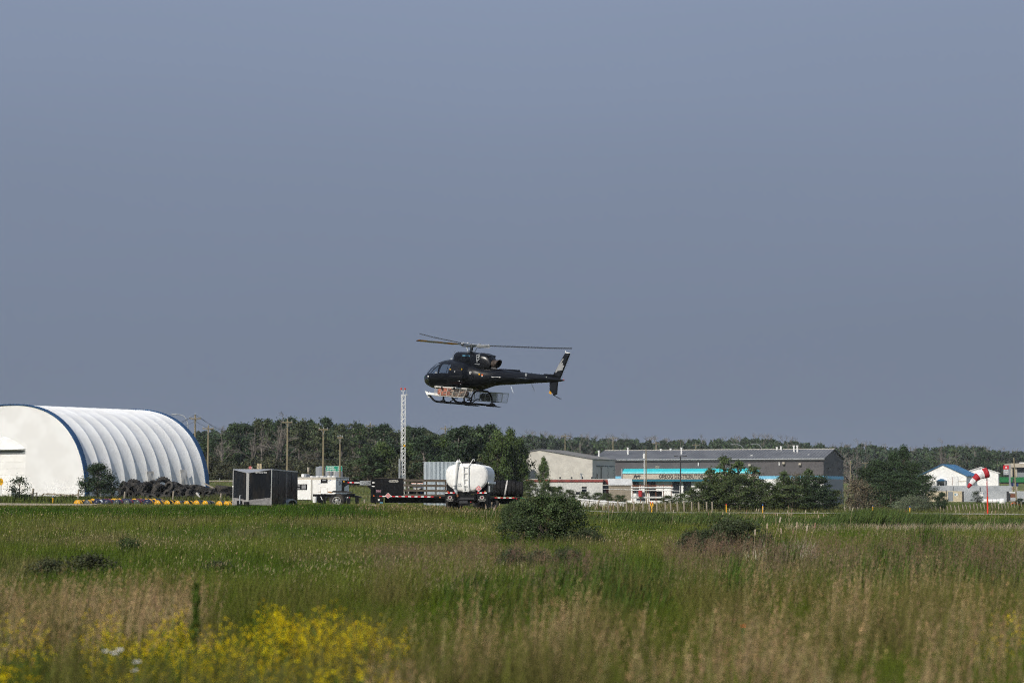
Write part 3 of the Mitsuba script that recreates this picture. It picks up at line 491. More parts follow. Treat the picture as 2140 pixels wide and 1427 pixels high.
part(mod, 'side_room', MB().box(LM + .1, LM + 3.6, 1.2, 5, .2, 3.48), TRIMRED, False); part(mod, 'entry', MB().box(LM + .02, LM + .5, .4, 1.2, .2, 3.2), DARK, False)
sh = thing('timber_shed', 'small grey board shed with a white sheet metal roof', 'shed', tr(XU(1273, 330), 330, 0)); sx = 45 / F * 330
for k in range(9): part(sh, 'board', MB().box(0, sx, -.03 - .012 * (k % 2), 0, .3 + k * .26, .3 + k * .26 + .25), WOOD, False)
part(sh, 'side_wall', MB().box(0, .04, .0, 2.2, .3, 2.6).prism([(0, .3), (2.2, .3), (2.2, 3.3), (0, 2.6)], sx - .04, sx, 'x'), WOOD, False); part(sh, 'rear_wall', MB().box(.05, sx - .05, 2.1, 2.2, .3, 3.2), WOOD, False)
mb = MB(); M = tr(0, -.25, 2.6) @ rotx(21); mb.box(-.15, sx + .25, 0, 2.75, 0, .04, M=M)
for k in range(13): mb.box(-.15 + k * (sx + .32) / 12, -.09 + k * (sx + .32) / 12, 0, 2.75, .04, .08, M=M)
part(sh, 'roof', mb, DULLWHITE, False)
rk = thing('pipe_rack', 'rusty orange steel rack loaded with pale pipes beside the timber shed', 'rack', tr(XU(1322, 325), 325, 0)); rl = 80 / F * 325
for k in range(6): part(rk, 'post', MB().box(k * rl / 5 - .05, k * rl / 5 + .05, -.05, .05, 0, 2.75), RUST, False)
part(rk, 'beam', MB().box(-.2, rl + .2, -.09, -.05, 2.45, 2.6), RUST, False)
for z, y in ((2.28, -.2), (2.18, 0), (1.85, -.2), (.85, -.15), (.7, 0)): part(rk, 'pipe', MB().tube([(-.3, y, z), (rl + .3, y, z - .03)], .075, 8), WHITE)
part(rk, 'crate', MB().box(.6, 1.9, .3, 1.3, .2, 1.6, .02), GREYP, False); part(rk, 'drum', MB().lathe([(0, 0), (.3, 0), (.3, .9), (0, .9)], 12, M=tr(1.1, -.5, .9)), RED)
part(rk, 'bundle', MB().box(2.6, 4.4, .2, 1.2, .3, 1.7, .05), BLACK, False)
gr_ = single('guard_cable', MB().tube([(XU(1200, 300), 300, ZV(1021, 300)), (XU(1262, 300), 300, ZV(1021.5, 300)), (XU(1420, 300), 300, ZV(1025.5, 300))], .035, 5), WHITE, 'thin white cable strung across in front of the timber shed', 'cable')
# right edge: white buildings, containers, signs
wh = thing('white_house', 'white gabled workshop with a bright blue metal roof', 'building', tr(XU(1969, 562), 562, 0) @ rotz(-31))
hall(wh, 6.3, 8.5, -2, 5.5, 8.35, WHITE, ROOFBLUE, .5, .5)
part(wh, 'porch_roof', MB().prism([(-1.5, 4.15), (1.25, 4.15), (0, 4.75)], -1.6, -.1, 'y'), ROOFBLUE, False); part(wh, 'porch_wall', MB().box(-1.35, -1.1, -1.4, -.05, 0, 4.15).box(.8, 1.0, -1.4, -.05, 0, 4.15), GREYP, False); part(wh, 'door', MB().box(-.9, .6, -.12, -.05, 0, 3.6), GLASS_DARK, False)
part(wh, 'vent', MB().lathe([(0, 0), (.3, 0), (.3, .1), (0, .12)], 12, M=tr(0, -.05, 7.4) @ rotx(90)), WHITE, 30); part(wh, 'ledge', MB().box(-6.3, 6.3, -.14, -.05, 4.0, 4.15), BEIGE, False)
w2 = thing('white_gable_hall', 'plain white gabled hall behind the windsock', 'building', tr(XU(2048, 572), 572, 0) @ rotz(-14)); hall(w2, 4.5, 10, -2, 6.25, 7.7, WHITE, WHITE, .5, .35)
for x in (-1.0, .1, 1.1, 2.2): part(w2, 'window', MB().box(x, x + .35, -.1, -.04, 2.2, 2.45), GLASS_DARK, False)
def container(name, u0, u1, Y, label, m, h=2.6, z=None, depth=2.4, endm=None, rot=0):
    z0 = float(GZ(XU(u0, Y), Y)) if z is None else z; L = (u1 - u0) / F * Y; k = thing(name, label, 'container', tr(XU(u0, Y), Y, z0) @ rotz(rot))
    part(k, 'side_wall', corr(MB(), .12, L - .12, .12, h - .12, 0.28, .02), m, False); part(k, 'body', MB().box(.02, L - .02, .05, depth, .02, h - .02), m, False)
    part(k, 'frame', MB().box(0, .12, -.05, .1, 0, h).box(L - .12, L, -.05, .1, 0, h).box(.12, L - .12, -.05, .08, 0, .12).box(.12, L - .12, -.05, .08, h - .12, h), endm or m, False); return k, L
zc = ZV(1048, 520)
for u0, u1, m, lab in [(1934, 2008, CONT_CREAM, 'cream shipping container with a grey door, left of the windsock pole'), (2012, 2101, CONT_GREY, 'long grey shipping container right behind the windsock pole'), (2123, 2180, CONT_GREY, 'pale grey shipping container at the right edge of the picture')]:
    k, L = container('shipping_container', u0, u1, 520, lab, m, 2.55, zc)
    if m == CONT_CREAM:
        part(k, 'door', MB().box((1978.5 - u0) / F * 520, (1989 - u0) / F * 520, -.1, -.05, 0.1, 2.4), GREYP, False)
        part(k, 'sign', MB().box((1992 - u0) / F * 520, (1999.4 - u0) / F * 520, -.09, -.05, 1.4, 2.05), WHITE, False); part(k, 'sign__emblem', MB().lathe([(.0, 0), (.22, 0), (.22, .02), (0, .02)], 14, M=tr((1993.7 - u0) / F * 520, -.10, 1.72) @ rotx(90)).text('W.S', .2, tr((1995.8 - u0) / F * 520, -.10, 1.62) @ FACE_Y), TEAL, 30)
        part(k, 'dark_end', MB().box(L + .02, L + .5, -.02, 2.3, 0, 2.5), DARK, False); part(k, 'hook', MB().tube([((1974.8 - u0) / F * 520, -.2, 2.9), ((1974.9 - u0) / F * 520, -.2, 1.4), ((1973.5 - u0) / F * 520, -.2, 1.3)], .08, 6), DARK)
    elif u0 == 2012:
        part(k, 'sign', MB().box((2044.6 - u0) / F * 520, (2052.5 - u0) / F * 520, -.09, -.05, 1.25, 2.3), WHITE, False); part(k, 'sign__lettering', MB().text('NCA', .3, tr((2046 - u0) / F * 520, -.1, 1.85) @ FACE_Y), BLUEP, False); part(k, 'dark_end', MB().box(L + .02, L + .55, .0, 2.3, 0, 2.5), DARK, False)
for i, (u0, u1) in enumerate([(1936, 1990), (1991, 2045), (2048, 2112)]):
    container('rear_container', u0, u1, 534, ['grey container of the rear row, left one behind the cream container', 'grey container of the rear row, below the white freezer box', 'grey container of the rear row, below the plain white hall'][i], CONT_GREY, 2.7, ZV(1037.5, 534), 2.4)
fz, L = container('freezer_box', 1977.5, 1999.5, 545, 'white box body with double doors before the blue roofed workshop', WHITE, 2.5, ZV(1016, 545), 3.2, rot=-14)
part(fz, 'door_seam', MB().box(L / 2 - .04, L / 2 + .04, -.1, -.05, .1, 2.4), RUST, False)
cb_, L = container('cargo_crate', 2107, 2123, 521, 'small grey cargo unit with a white lid between the grey containers', CONT_GREY, 1.9, ZV(1046, 521)); part(cb_, 'lid', MB().box(-.1, L + .1, -.2, 2.5, 1.9, 2.12, .03), WHITE, False); part(cb_, 'grille', MB().box(.15, L - .15, -.09, -.05, .8, 1.7), RUST, False)
tk = thing('white_tank', 'white plastic tank lying on its side before the grey containers', 'tank', tr(XU(2050, 430), 430, ZV(1052, 430))); TL = 36 / F * 430
part(tk, 'shell', MB().lathe([(0, 0), (.3, .02), (.42, .12), (.44, TL - .12), (.3, TL - .02), (0, TL)], 18, M=tr(0, 0, .46) @ roty(90)), WHITE)
for x in (.9, 1.9, 2.8): part(tk, 'band', MB().lathe([(.435, x), (.465, x), (.465, x + .06), (.435, x + .06)], 18, M=tr(0, 0, .46) @ roty(90)), RUST)
dm = thing('white_dome_tank', 'white domed plastic tank standing right of the lying one', 'tank', tr(XU(2091, 428), 428, ZV(1054, 428))); part(dm, 'shell', MB().lathe([(.7, 0), (.72, .5), (.6, .95), (.3, 1.2), (0, 1.26)], 20), WHITE); part(dm, 'valve', MB().box(-.85, -.72, -.4, 0, .1, .6, .03), GREENP, False)
om = thing('orange_machine', 'orange farm machine half hidden behind fence posts at the right edge', 'machine', tr(XU(2108, 340), 340, ZV(1060, 340)))
part(om, 'body', MB().prism([(0, .2), (.3, .75), (1.1, .9), (1.4, .45), (1.45, .2)], -.4, .4, 'y'), ORANGE, False); part(om, 'wheel', MB().lathe([(.1, -.1), (.3, -.1), (.32, 0), (.3, .1), (.1, .1)], 14, M=tr(.45, -.5, .32) @ rotx(90)), RUBBER); part(om, 'deck', MB().box(.2, 1.2, -.5, -.41, .15, .5, .04), BLACK, False)
o2 = thing('orange_machine', 'orange machine hood cut off by the right picture edge', 'machine', tr(XU(2133, 340), 340, ZV(1060, 340))); part(o2, 'body', MB().prism([(0, .2), (.15, .7), (.9, .95), (1.6, .7), (1.7, .2)], -.4, .4, 'y'), ORANGE, False); part(o2, 'wheel', MB().lathe([(.1, -.1), (.3, -.1), (.32, 0), (.3, .1), (.1, .1)], 14, M=tr(.8, -.5, .32) @ rotx(90)), RUBBER)
rs = thing('pylon_sign', 'tall sign with a red top panel and dark text panel at right', 'sign', tr(XU(2095, 600), 600, 0)); zz = lambda v: ZV(v, 600); sw = 11.5 / F * 600
part(rs, 'red_panel', MB().box(0, sw, -.1, .1, zz(980.2), zz(972)), SIGNRED, False); part(rs, 'dark_panel', MB().box(0, sw, -.1, .1, zz(992), zz(980.3)), GREYP, False)
part(rs, 'post', MB().box(sw + .02, sw + .45, -.1, .2, 0, zz(971)), GREYP, False)
fl = [(.30 * math.cos(a) * (1 if k % 2 else .78), .30 * math.sin(a) * (1 if k % 2 else .78)) for k, a in enumerate(np.arange(10) * math.pi / 5 + .31)]
part(rs, 'emblem', MB().prism(fl, -.13, -.105, M=tr(sw / 2, 0, zz(976.2))), WHITE, False, label='white five lobed flower emblem on red'); part(rs, 'emblem__heart', MB().prism([(.1 * math.cos(a), .1 * math.sin(a)) for a in np.arange(8) * .785], -.15, -.131, M=tr(sw / 2, 0, zz(976.2))), SIGNRED, False)
part(rs, 'lettering', MB().text('PETERS', .30, tr(.12, -.115, zz(983.6)) @ FACE_Y, width=sw - .3).text('Dealer', .34, tr(.1, -.115, zz(987)) @ FACE_Y, width=sw - .2).text('Western', .22, tr(.15, -.115, zz(990.4)) @ FACE_Y, width=sw - .3), WHITE, False)
fs = thing('far_showroom', 'beige fronted building with dark glazing cut off by the right edge', 'building', tr(XU(2110, 650), 650, 0)); q = lambda v: ZV(v, 650); w_ = 90 / F * 650
part(fs, 'fascia', MB().box(0, w_, -1, 8, q(976.5), q(968)), BEIGE, False); part(fs, 'glazing', MB().box(1.0, w_, .3, 7, q(998), q(976.8)), GLASS_DARK, False); part(fs, 'pillar', MB().box(0, .45, -.5, .1, 0, q(976.6)), BEIGE, False); part(fs, 'pillar', MB().box(1.2, 1.9, -.2, .28, 0, q(976.6)), BEIGE, False); part(fs, 'sill_wall', MB().box(1.9, w_, .05, .25, q(1003), q(987)), GREYP, False); part(fs, 'roof_unit', MB().box(3.6, 5, 2, 4, q(967.8), q(965.8), .05), WHITE, False)
gt = thing('green_hopper', 'long green steel hopper trailer before the beige showroom', 'trailer', tr(XU(2087, 615), 615, ZV(1011, 615))); w_ = 70 / F * 615; part(gt, 'hull', MB().prism([(0, .5), (w_, .5), (w_, 1.75), (-.2, 1.75)], -1.2, 1.2, 'y'), GREENP, False); part(gt, 'rim', MB().box(-.25, w_, -1.3, 1.3, 1.76, 1.95, .03), GREENP, False); part(gt, 'underframe', MB().box(.2, w_, -.6, .6, .1, .49), DARK, False); part(gt, 'jack', MB().box(3.4, 3.7, -1.5, -1.25, -.6, 1.6), DARK, False)
for i, (u, v, lab, m) in enumerate([(2113, 1012.5, 'blue drum on the yard left of the leaning pole', BLUEP), (2117, 1013, 'white drum between the two blue ones', WHITE), (2123.5, 1013, 'blue drum right of the white one', BLUEP)]):
    d = thing('yard_drum', lab, 'drum', tr(XU(u, 605), 605, ZV(v + 3, 605))); part(d, 'barrel', MB().lathe([(0, 0), (.34, 0), (.35, .05), (.34, .3), (.36, .33), (.34, .36), (.34, .85), (0, .88)], 12), m); part(d, 'bung', MB().lathe([(0, 0), (.05, 0), (.05, .04), (0, .04)], 6, M=tr(.2, 0, .87)), DARK)
pl = thing('pallet_stack', 'stack of brown pallets and timber between the white hall and the drums', 'pallets', tr(XU(2088, 612), 612, ZV(1022, 612)))
for k in range(5): part(pl, 'board', MB().box(.1 * k, 4.2 - .2 * k, -.5, .5, .22 * k, .22 * k + .12, M=roty(1.5)), WOOD if k % 2 else RUST, False)
# ------------------------------------------------------------------ tyres and barrels beside the hangar
def tyre_mesh(R, r, lug, nl, w):
    "carcass of a tyre turned about z, with a tread of angled lugs"
    mb = MB(); pr = [(r, -w * .36), (r + .05 * R, -w * .47), (R * .80, -w * .5), (R * .93, -w * .44), (R * .965, -w * .3), (R * .97, 0), (R * .965, w * .3), (R * .93, w * .44), (R * .80, w * .5), (r + .05 * R, w * .47), (r, w * .36), (r + .02, w * .2), (R * .8, w * .3), (R * .86, 0), (R * .8, -w * .3), (r + .02, -w * .2), (r, -w * .36)]
    mb.lathe(pr, 28)
    for k in range(nl):
        for s in (-1, 1):
            M = rotz(360 * (k + .25 * s) / nl) @ tr(R * .97, 0, s * w * .22) @ rotx(s * 38); mb.box(-.03 * R, lug, -.028 * R - .02, .028 * R + .02, -w * .27, w * .27, M=M)
    return mb
TY = {'field': mikit.ply(tyre_mesh(.50, .27, .018, 22, .36).tm(), RUBBER, smooth=35), 'tractor': mikit.ply(tyre_mesh(.74, .40, .05, 18, .50).tm(), RUBBER, smooth=35), 'truck': mikit.ply(tyre_mesh(.50, .28, .008, 30, .29).tm(), RUBBER, smooth=35)}
def tyre(kind, u, v, Y, face, tilt, label, group=None, name=None, k=1.0):
    "a tyre whose centre is seen at (u, v); face: heading of its axle from the camera, tilt: how far it leans back"
    key = numbered(name or ('tractor_tyre' if kind == 'tractor' else 'tyre'), set(labels) | set(scene)); M = tr(W(u, v, Y)) @ rotz(face) @ rotx(90 - tilt) @ sc(k)
    scene[key] = {**TY[kind], 'to_world': tm4(M)}; labels[key] = dict(label=label, category='tyre', **({'group': group} if group else {})); return key
TG = 'tyres of the heap beside the hangar'; TL_ = 'worn black tyre in the heap beside the white hangar'
for a in [('field', 243, 1031, 186, -12, 8, 'tyre standing face-on at the left end of the heap by the dark bush', None), ('tractor', 280, 1026, 186.5, -20, 10, 'big tyre standing face-on with a wide dark opening at the left of the heap', None), ('truck', 291, 1038, 184, -8, 12, 'smaller face-on tyre below the big one with the wide opening', None), ('truck', 316, 1043, 183.6, 5, 15, TL_, TG), ('truck', 343, 1045, 183.4, 0, 14, 'front tyre sunk in grass right behind the yellow barrels', None),
          ('tractor', 304, 1024, 186.5, 62, -18, 'lugged tractor tyre leaning tread-on in the middle left of the heap', None), ('tractor', 331, 1028, 186, 58, -25, 'lugged tractor tyre leaning tread-on in the middle of the heap', None), ('tractor', 342, 1014, 188, 30, 25, 'tractor tyre on top of the heap, highest of them all', None), ('field', 354, 1017, 186.6, -32, 22, 'smooth tyre leaning face-on just below the highest one', None), ('field', 257, 1017, 187.5, -55, 20, 'tyre leaning against the left of the heap with its inside showing', None),
          ('tractor', 282, 1016, 189, 40, 45, TL_, TG), ('field', 305, 1013, 188.5, 10, 78, 'tyre lying nearly flat near the top of the heap', None), ('field', 317, 1013, 189, -30, 50, TL_, TG), ('tractor', 375, 1019, 188.5, 75, 60, TL_, TG), ('field', 372, 1032, 185.5, -30, 10, TL_, TG), ('field', 352, 1034, 185.5, -20, 12, TL_, TG), ('field', 382, 1031, 186, 60, 0, TL_, TG), ('field', 398, 1033, 185.6, 55, 4, TL_, TG), ('field', 395, 1043, 184, 12, 40, TL_, TG), ('field', 408, 1021, 188, 30, 60, TL_, TG), ('tractor', 425, 1023, 187.5, 80, 72, TL_, TG), ('field', 441, 1027, 187, -20, 70, TL_, TG),
          ('tractor', 468, 1021, 185, 82, 84, 'large lugged tyre lying flat, upper one of the pair beside the black trailer', None), ('tractor', 468, 1033.5, 184.6, 85, 86, 'large lugged tyre lying flat, lower one of the pair beside the black trailer', None), ('field', 432, 1033, 186, -40, 55, TL_, TG), ('field', 449, 1035, 186, 25, 70, TL_, TG), ('field', 262, 1026, 187, 20, 40, TL_, TG), ('field', 361, 1037, 185, 35, 30, TL_, TG), ('tractor', 294, 1027, 188.5, 20, 30, TL_, TG), ('tractor', 318, 1030, 188.5, -10, 20, TL_, TG), ('field', 330, 1040, 185, 30, 20, TL_, TG), ('tractor', 388, 1027, 189, 0, 50, TL_, TG), ('field', 412, 1030, 188.5, 10, 40, TL_, TG), ('field', 270, 1036, 186.5, 40, 20, TL_, TG), ('field', 303, 1041, 185, -40, 10, TL_, TG), ('field', 455, 1028, 188, 10, 80, TL_, TG), ('tractor', 362, 1026, 189.5, 20, 40, TL_, TG), ('field', 427, 1040, 185, 0, 70, TL_, TG), ('field', 376, 1043, 184.5, 20, 60, TL_, TG)]:
    tyre(*a)
k = tyre('field', 416, 1035, 185, 40, 8, 'tyre with a pale worn streak at the right of the heap'); single('split_board', MB().tube([W(411, 1030, 184), W(421, 1045, 183.2)], [.10, .05], 5), TARP, 'pale split board leaning on a tyre at the right of the heap', 'board')
single('plank', MB().box(0, 1.6, -.1, .1, -.04, .04, M=tr(W(428, 1010, 188)) @ rotz(-20) @ roty(25)), WOOD, 'weathered plank sticking up out of the right part of the tyre heap', 'plank', smooth=False)
def barrel(u, v, Y, end, body, stripe, label, group=None):
    r = thing('steel_barrel', label, 'barrel', tr(W(u, v, Y)) @ rotz(62 + RNG.uniform(-4, 4)) @ roty(90), group)
    R = .30; part(r, 'drum', MB().lathe([(R, -.44), (R, -.16), (R + .014, -.145), (R, -.13), (R, .13), (R + .014, .145), (R, .16), (R, .44)], 22), body)
    part(r, 'end_lid', MB().lathe([(R + .012, -.45), (R + .012, -.435), (R - .012, -.455), (R - .02, -.435), (.0, -.43)], 22), end); part(r, 'back_lid', MB().lathe([(R + .012, .435), (R + .012, .45), (R - .02, .435), (0, .43)], 22), end)
    part(r, 'stripe', MB().lathe([(R + .004, -.1), (R + .006, -.09), (R + .006, .09), (R + .004, .1)], 22), stripe); part(r, 'bung', MB().lathe([(0, 0), (.045, 0), (.05, .03), (0, .03)], 8, M=tr(.18, .04, -.47)).lathe([(0, 0), (.03, 0), (.03, .02), (0, .02)], 8, M=tr(-.17, -.06, -.455)), WHITE)
NAVY = mat('navy_paint', mottled((.012, .018, .05), (.03, .035, .07), 5.), .5)
DKGREY = mat('drum_grey', mottled((.05, .06, .065), (.09, .10, .10), 4.), .5)
MAROON = mat('maroon_paint', mottled((.12, .015, .03), (.2, .03, .05), 4.), .55)
bl = [(168, YELLOW, YELLOW, BLACK, 'yellow steel barrel lying at the left end of the row'), (188, DKGREY, YELLOW, NAVY, 'barrel with grey lid and yellow shell, second from the left of the row'), (208, NAVY, NAVY, WHITE, None), (228, NAVY, NAVY, MAROON, None), (250, DKGREY, NAVY, MAROON, None), (272, DKGREY, NAVY, MAROON, None), (293, DKGREY, MAROON, NAVY, None), (313, NAVY, NAVY, YELLOW, 'dark barrel just left of the run of yellow lids'), (335.5, YELLOW, DKGREY, YELLOW, 'leftmost of the run of yellow lidded barrels'), (356.5, YELLOW, BLACK, YELLOW, 'second of the run of yellow lidded barrels'), (378, YELLOW, DKGREY, BLACK, 'third of the run of yellow lidded barrels'), (397, YELLOW, BLACK, YELLOW, 'fourth of the run of yellow lidded barrels'), (417, YELLOW, DKGREY, BLACK, 'fifth of the run of yellow lidded barrels'), (436, YELLOW, DKGREY, BLACK, 'yellow lidded barrel almost sunk in grass right of the run'), (464, YELLOW, DKGREY, BLACK, 'yellow barrel sunk in grass left of the black trailer'), (480, YELLOW, YELLOW, BLACK, 'last yellow barrel, beside the nose of the black trailer')]
for i, (u, a, b, c, lab) in enumerate(bl): barrel(u, np.interp(u, [168, 310, 420, 480], [1052.5, 1051.5, 1053.5, 1055.5]) + (1 if 320 < u < 410 else 0), 168 if u < 440 else 163, a, b, c, lab or 'dark lidded steel barrel in the left half of the row', None if lab else 'dark lidded barrels of the row')
for i, u in enumerate([198, 219, 240, 262, 284, 304, 326]): barrel(u + 3, 1049.5, 170, NAVY if i % 2 else YELLOW, [NAVY, MAROON, YELLOW][i % 3], BLACK, 'barrel lying in the second row behind the dark lidded ones', 'barrels of the second row')

# ------------------------------------------------------------------ posts, poles, wires, lamps
def post(u, vt, Y, label, r=.06, lean=0, group=None, h=None, m=WOOD, name='fence_post'):
    p = G(u, Y); t = W(u, vt, Y); mb = MB().tube([(p[0], p[1], p[2] - .2), (t[0] + lean, t[1], t[2] - .02), (t[0] + lean, t[1], t[2])], [r, r * .95, r * .7], 7); return single(name, mb, m, label, 'post', group=group)
for u, v, lab, r in [(69.7, 1020, 'thick dark fence post before the hangar front', .085), (77, 1028.6, 'short stub post beside the thick dark one', .06), (164.6, 1022, 'fence post left of the dark bush at the hangar corner', .075), (261, 1027, 'leaning fence post at the left of the tyre heap', .075), (362.6, 1026, 'fence post in front of the middle of the tyre heap', .075), (462, 1030.5, 'fence post left of the black enclosed trailer', .08)]: post(u, v, 178, lab, r)
single('fence_rail', MB().tube([W(62, 1031, 178.2), W(77, 1030.5, 178.2)], .04, 5), WOOD, 'short rail between the two posts before the hangar', 'rail')
FP = 'posts of the long fence on the right'
for i, (u, v) in enumerate([(1271, 1046), (1291, 1045.5), (1309, 1046), (1324, 1047.8), (1343.5, 1048), (1357, 1048), (1372.5, 1047.5), (1390, 1048.5), (1402, 1048.5), (1415.5, 1047), (1429, 1046), (1445, 1048), (1460, 1049), (1476, 1048), (1488, 1048)]):
    post(u, v, 204, 'weathered fence post in the run left of the tree belt', .075, RNG.uniform(-.05, .05), FP)
for i, u in enumerate([1765, 1775, 1783.5, 1792.5, 1802, 1812, 1946.5, 1955, 1963, 1971, 1979, 1987, 1995, 2003, 2011, 2019, 2027, 2034, 2042, 2049.5, 2056, 2064, 2072, 2079, 2086, 2093, 2099.5, 2106, 2113, 2119, 2126, 2133]):
    Y = np.interp(u, [1765, 1950, 2050, 2140], [205, 206, 222, 262]); v = np.interp(u, [1765, 1812, 1950, 2000, 2050, 2086, 2140], [1058, 1059, 1058.5, 1055, 1052, 1051, 1047]); post(u, v + RNG.uniform(-.8, .8), Y, 'thin grey fence post in the run behind the windsock' if u > 1900 else 'grey fence post at the right foot of the tree belt', .055, RNG.uniform(-.04, .04), FP + ' behind the windsock' if u > 1900 else FP + ' below the tree belt')
post(1241, 1043, 203, 'leaning fence post in front of the white tarpaulin heap', .08, .55)
for u, v, lab in [(762, 1043, 'short grey post under the gooseneck of the flatbed'), (866, 1051, 'short post seen under the flatbed deck')]: post(u, v, 172, lab, .07)
tp = thing('tarpaulin_heap', 'long heap under a crumpled white tarpaulin behind the fence', 'heap', tr(XU(1258, 214), 214, 0) @ rotz(-4))
zt_, zb_ = ZV(1041.5, 214), ZV(1058, 214); n_ = 44; a_ = np.linspace(-2.25, 2.35, n_)
hh_ = np.interp(a_, [-2.25, -2.0, -1.2, 0, 1.4, 2.2, 2.35], [.45, .98, .93, .80, .62, .45, .1]) * (zt_ - zb_)
P = np.array([[(x + .05 * math.sin(9 * x + k), -.75 + .22 * k + .16 * meshkit.noise(np.array([x * 3.1, k * .9, 2.])), zb_ + (h * s_) + .13 * (meshkit.noise(np.array([x * 4.2, k * 1.7, 7.])) - .5)) for k, s_ in enumerate((0, .34, .66, .9, 1.0, .72, .1))] for x, h in zip(a_, hh_)])
part(tp, 'tarpaulin', MB().grid(P), TARP, 40); part(tp, 'pole', MB().tube([(-2.4, -.3, zt_ - .04), (0, -.25, zt_ - .3), (2.4, -.2, zb_ + .35)], .055, 7), WHITE)
def insul(mb, M): mb.lathe([(0, 0), (.05, 0), (.07, .08), (.04, .12), (.07, .16), (.03, .24), (0, .24)], 6, M=M)
def pole(u, vt, Y, va, wa, label, vb=None, r=.16, arm=True, lean=0.):
    p = G(u, Y); t = W(u + lean, vt, Y); zb = p[2] - .3 if vb is None else min(ZV(vb, Y), p[2] - .2); k = thing('utility_pole', label, 'pole')
    part(k, 'shaft', MB().tube([(p[0], Y, zb), (t[0], Y, t[2])], [r, r * .65], 8), POLEWOOD)
    if arm:
        a, b = W(u - wa, va, Y), W(u + wa, va, Y); part(k, 'crossarm', MB().box(a[0], b[0], Y - r - .1, Y - r * .3, a[2] - .07, a[2] + .07), POLEWOOD, False)
        mb = MB()
        for x in (a[0] + .1, b[0] - .1): insul(mb, tr(x, Y - r, a[2] + .07))
        insul(mb, tr(t[0], Y, t[2])); part(k, 'insulators', mb, STEEL, 30); part(k, 'brace', MB().tube([(a[0] * .35 + p[0] * .65, Y - r, a[2] - .05), (p[0], Y - r, a[2] - .9), (b[0] * .35 + p[0] * .65, Y - r, a[2] - .05)], .03, 4), STEEL)
    return W(u, vt - 1, Y), W(u - wa + .5, va - 2, Y), W(u + wa - .5, va - 2, Y)
PA = pole(408, 867, 300, 874.5, 12, 'tall utility pole with crossarm just right of the hangar'); pole(435.5, 889, 318, 895.5, 12, 'second utility pole right of the hangar with a bare crossarm'); pole(601, 876, 335, 882.5, 10.5, 'tall utility pole rising behind the black enclosed trailer'); P4 = pole(676, 896, 300, 897.5, 10, 'utility pole left of the green road sign with a wide crossarm'); P5 = pole(711, 912, 292, 914.5, 6, 'thin utility pole right through the green road sign', r=.14); P6 = pole(774, 884, 420, 889.5, 10, 'utility pole above the trees left of the lattice mast', 930); P8 = pole(930.5, 890, 440, 895.5, 10, 'utility pole above the trees left of the tank truck', 945); P9 = pole(1181, 907, 520, 911.5, 9, 'utility pole behind the cream metal hall', 960); P10 = pole(1281, 911, 560, 915.5, 9, 'utility pole above the left end of the grey hall', 960); P11 = pole(1371, 922, 600, 926.5, 8, 'utility pole above the left half of the grey hall roof', 960); P12 = pole(1454, 927, 640, 930, 8, 'small utility pole above the middle of the grey hall roof', 960); pole(1808, 966, 600, 967, 7, 'small pale utility pole before the wood right of the grey hall', 1000); pole(1854, 973, 600, 974, 6, 'smaller pale utility pole beside the other pale one', 1000)
pole(1350, 937, 330, 940, 5, 'wooden pole standing before the turquoise canopy', arm=False, r=.11); pole(2121.8, 956, 420, 960, 5, 'leaning bare wooden pole at the right edge', arm=False, r=.16, lean=-3.2); pole(795, 920, 330, 926, 8, 'utility pole with transformers half hidden in the trees left of the lattice mast', 960); pole(1777, 962, 600, 968, 4, 'short pole with equipment right of the grey hall', 1000)
tf = thing('transformer', 'grey transformer can on the thin pale pole before the turquoise canopy', 'transformer', tr(W(1346, 953, 328))); part(tf, 'can', MB().lathe([(0, -.35), (.16, -.33), (.17, .3), (.08, .38), (0, .4)], 12), WHITE); part(tf, 'bushing', MB().tube([(0, 0, .4), (0, 0, .62)], .04, 6), STEEL)
single('pale_pole', MB().tube([(XU(1346, 328), 328.2, -1.2), (XU(1346, 328), 328.2, ZV(960, 328))], .055, 8), WHITE, 'thin pale steel pole beside the wooden one before the canopy', 'pole')
WIRE = mat('wire', (.07, .07, .08), .6)
def wire(a, b, sag, label, g, r=.022):
    a, b = np.asarray(a), np.asarray(b); t = np.linspace(0, 1, 15)[:, None]; p = a * (1 - t) + b * t; p[:, 2] -= 4 * sag * (t * (1 - t))[:, 0]; single('power_line', MB().tube(p, r, 4), WIRE, label, 'wire', group=g)
for k in range(3):
    wire(PA[k], W(300 + 6 * k, [884, 890, 892][k], 260), .8, 'wire running left from the tall pole behind the hangar', 'wires left of the tall pole'); wire(PA[k], W(552, [899, 901, 906][k], 380), 1.6, 'wire running right from the tall pole into the wood', 'wires right of the tall pole')
wire(P5[0], W(800, 925, 330), .5, 'wire running right from the thin pole by the road sign', None); wire(W(560, 945, 340), W(860, 955, 340), .8, 'wire crossing before the dark wood', None)
for a, b in ((P6, W(700, 900, 400)), (P6, W(842, 899, 430)), (P8, W(880, 903, 430)), (P8, W(1080, 905, 480))):
    for k in range(2): wire(a[k + 1], np.asarray(b) + [0, 0, -.3 * k], 1.2, 'wire above the trees near the lattice mast', 'wires above the trees')
for a, b in ((P9, P10), (P10, P11), (P11, P12), (P9, [W(1085, 905, 500)] * 3)):
    for k in range(2): wire(a[k + 1] if k else a[0], b[k + 1] if k else b[0], 1.8, 'wire between the poles behind the halls', 'wires behind the halls', .026)
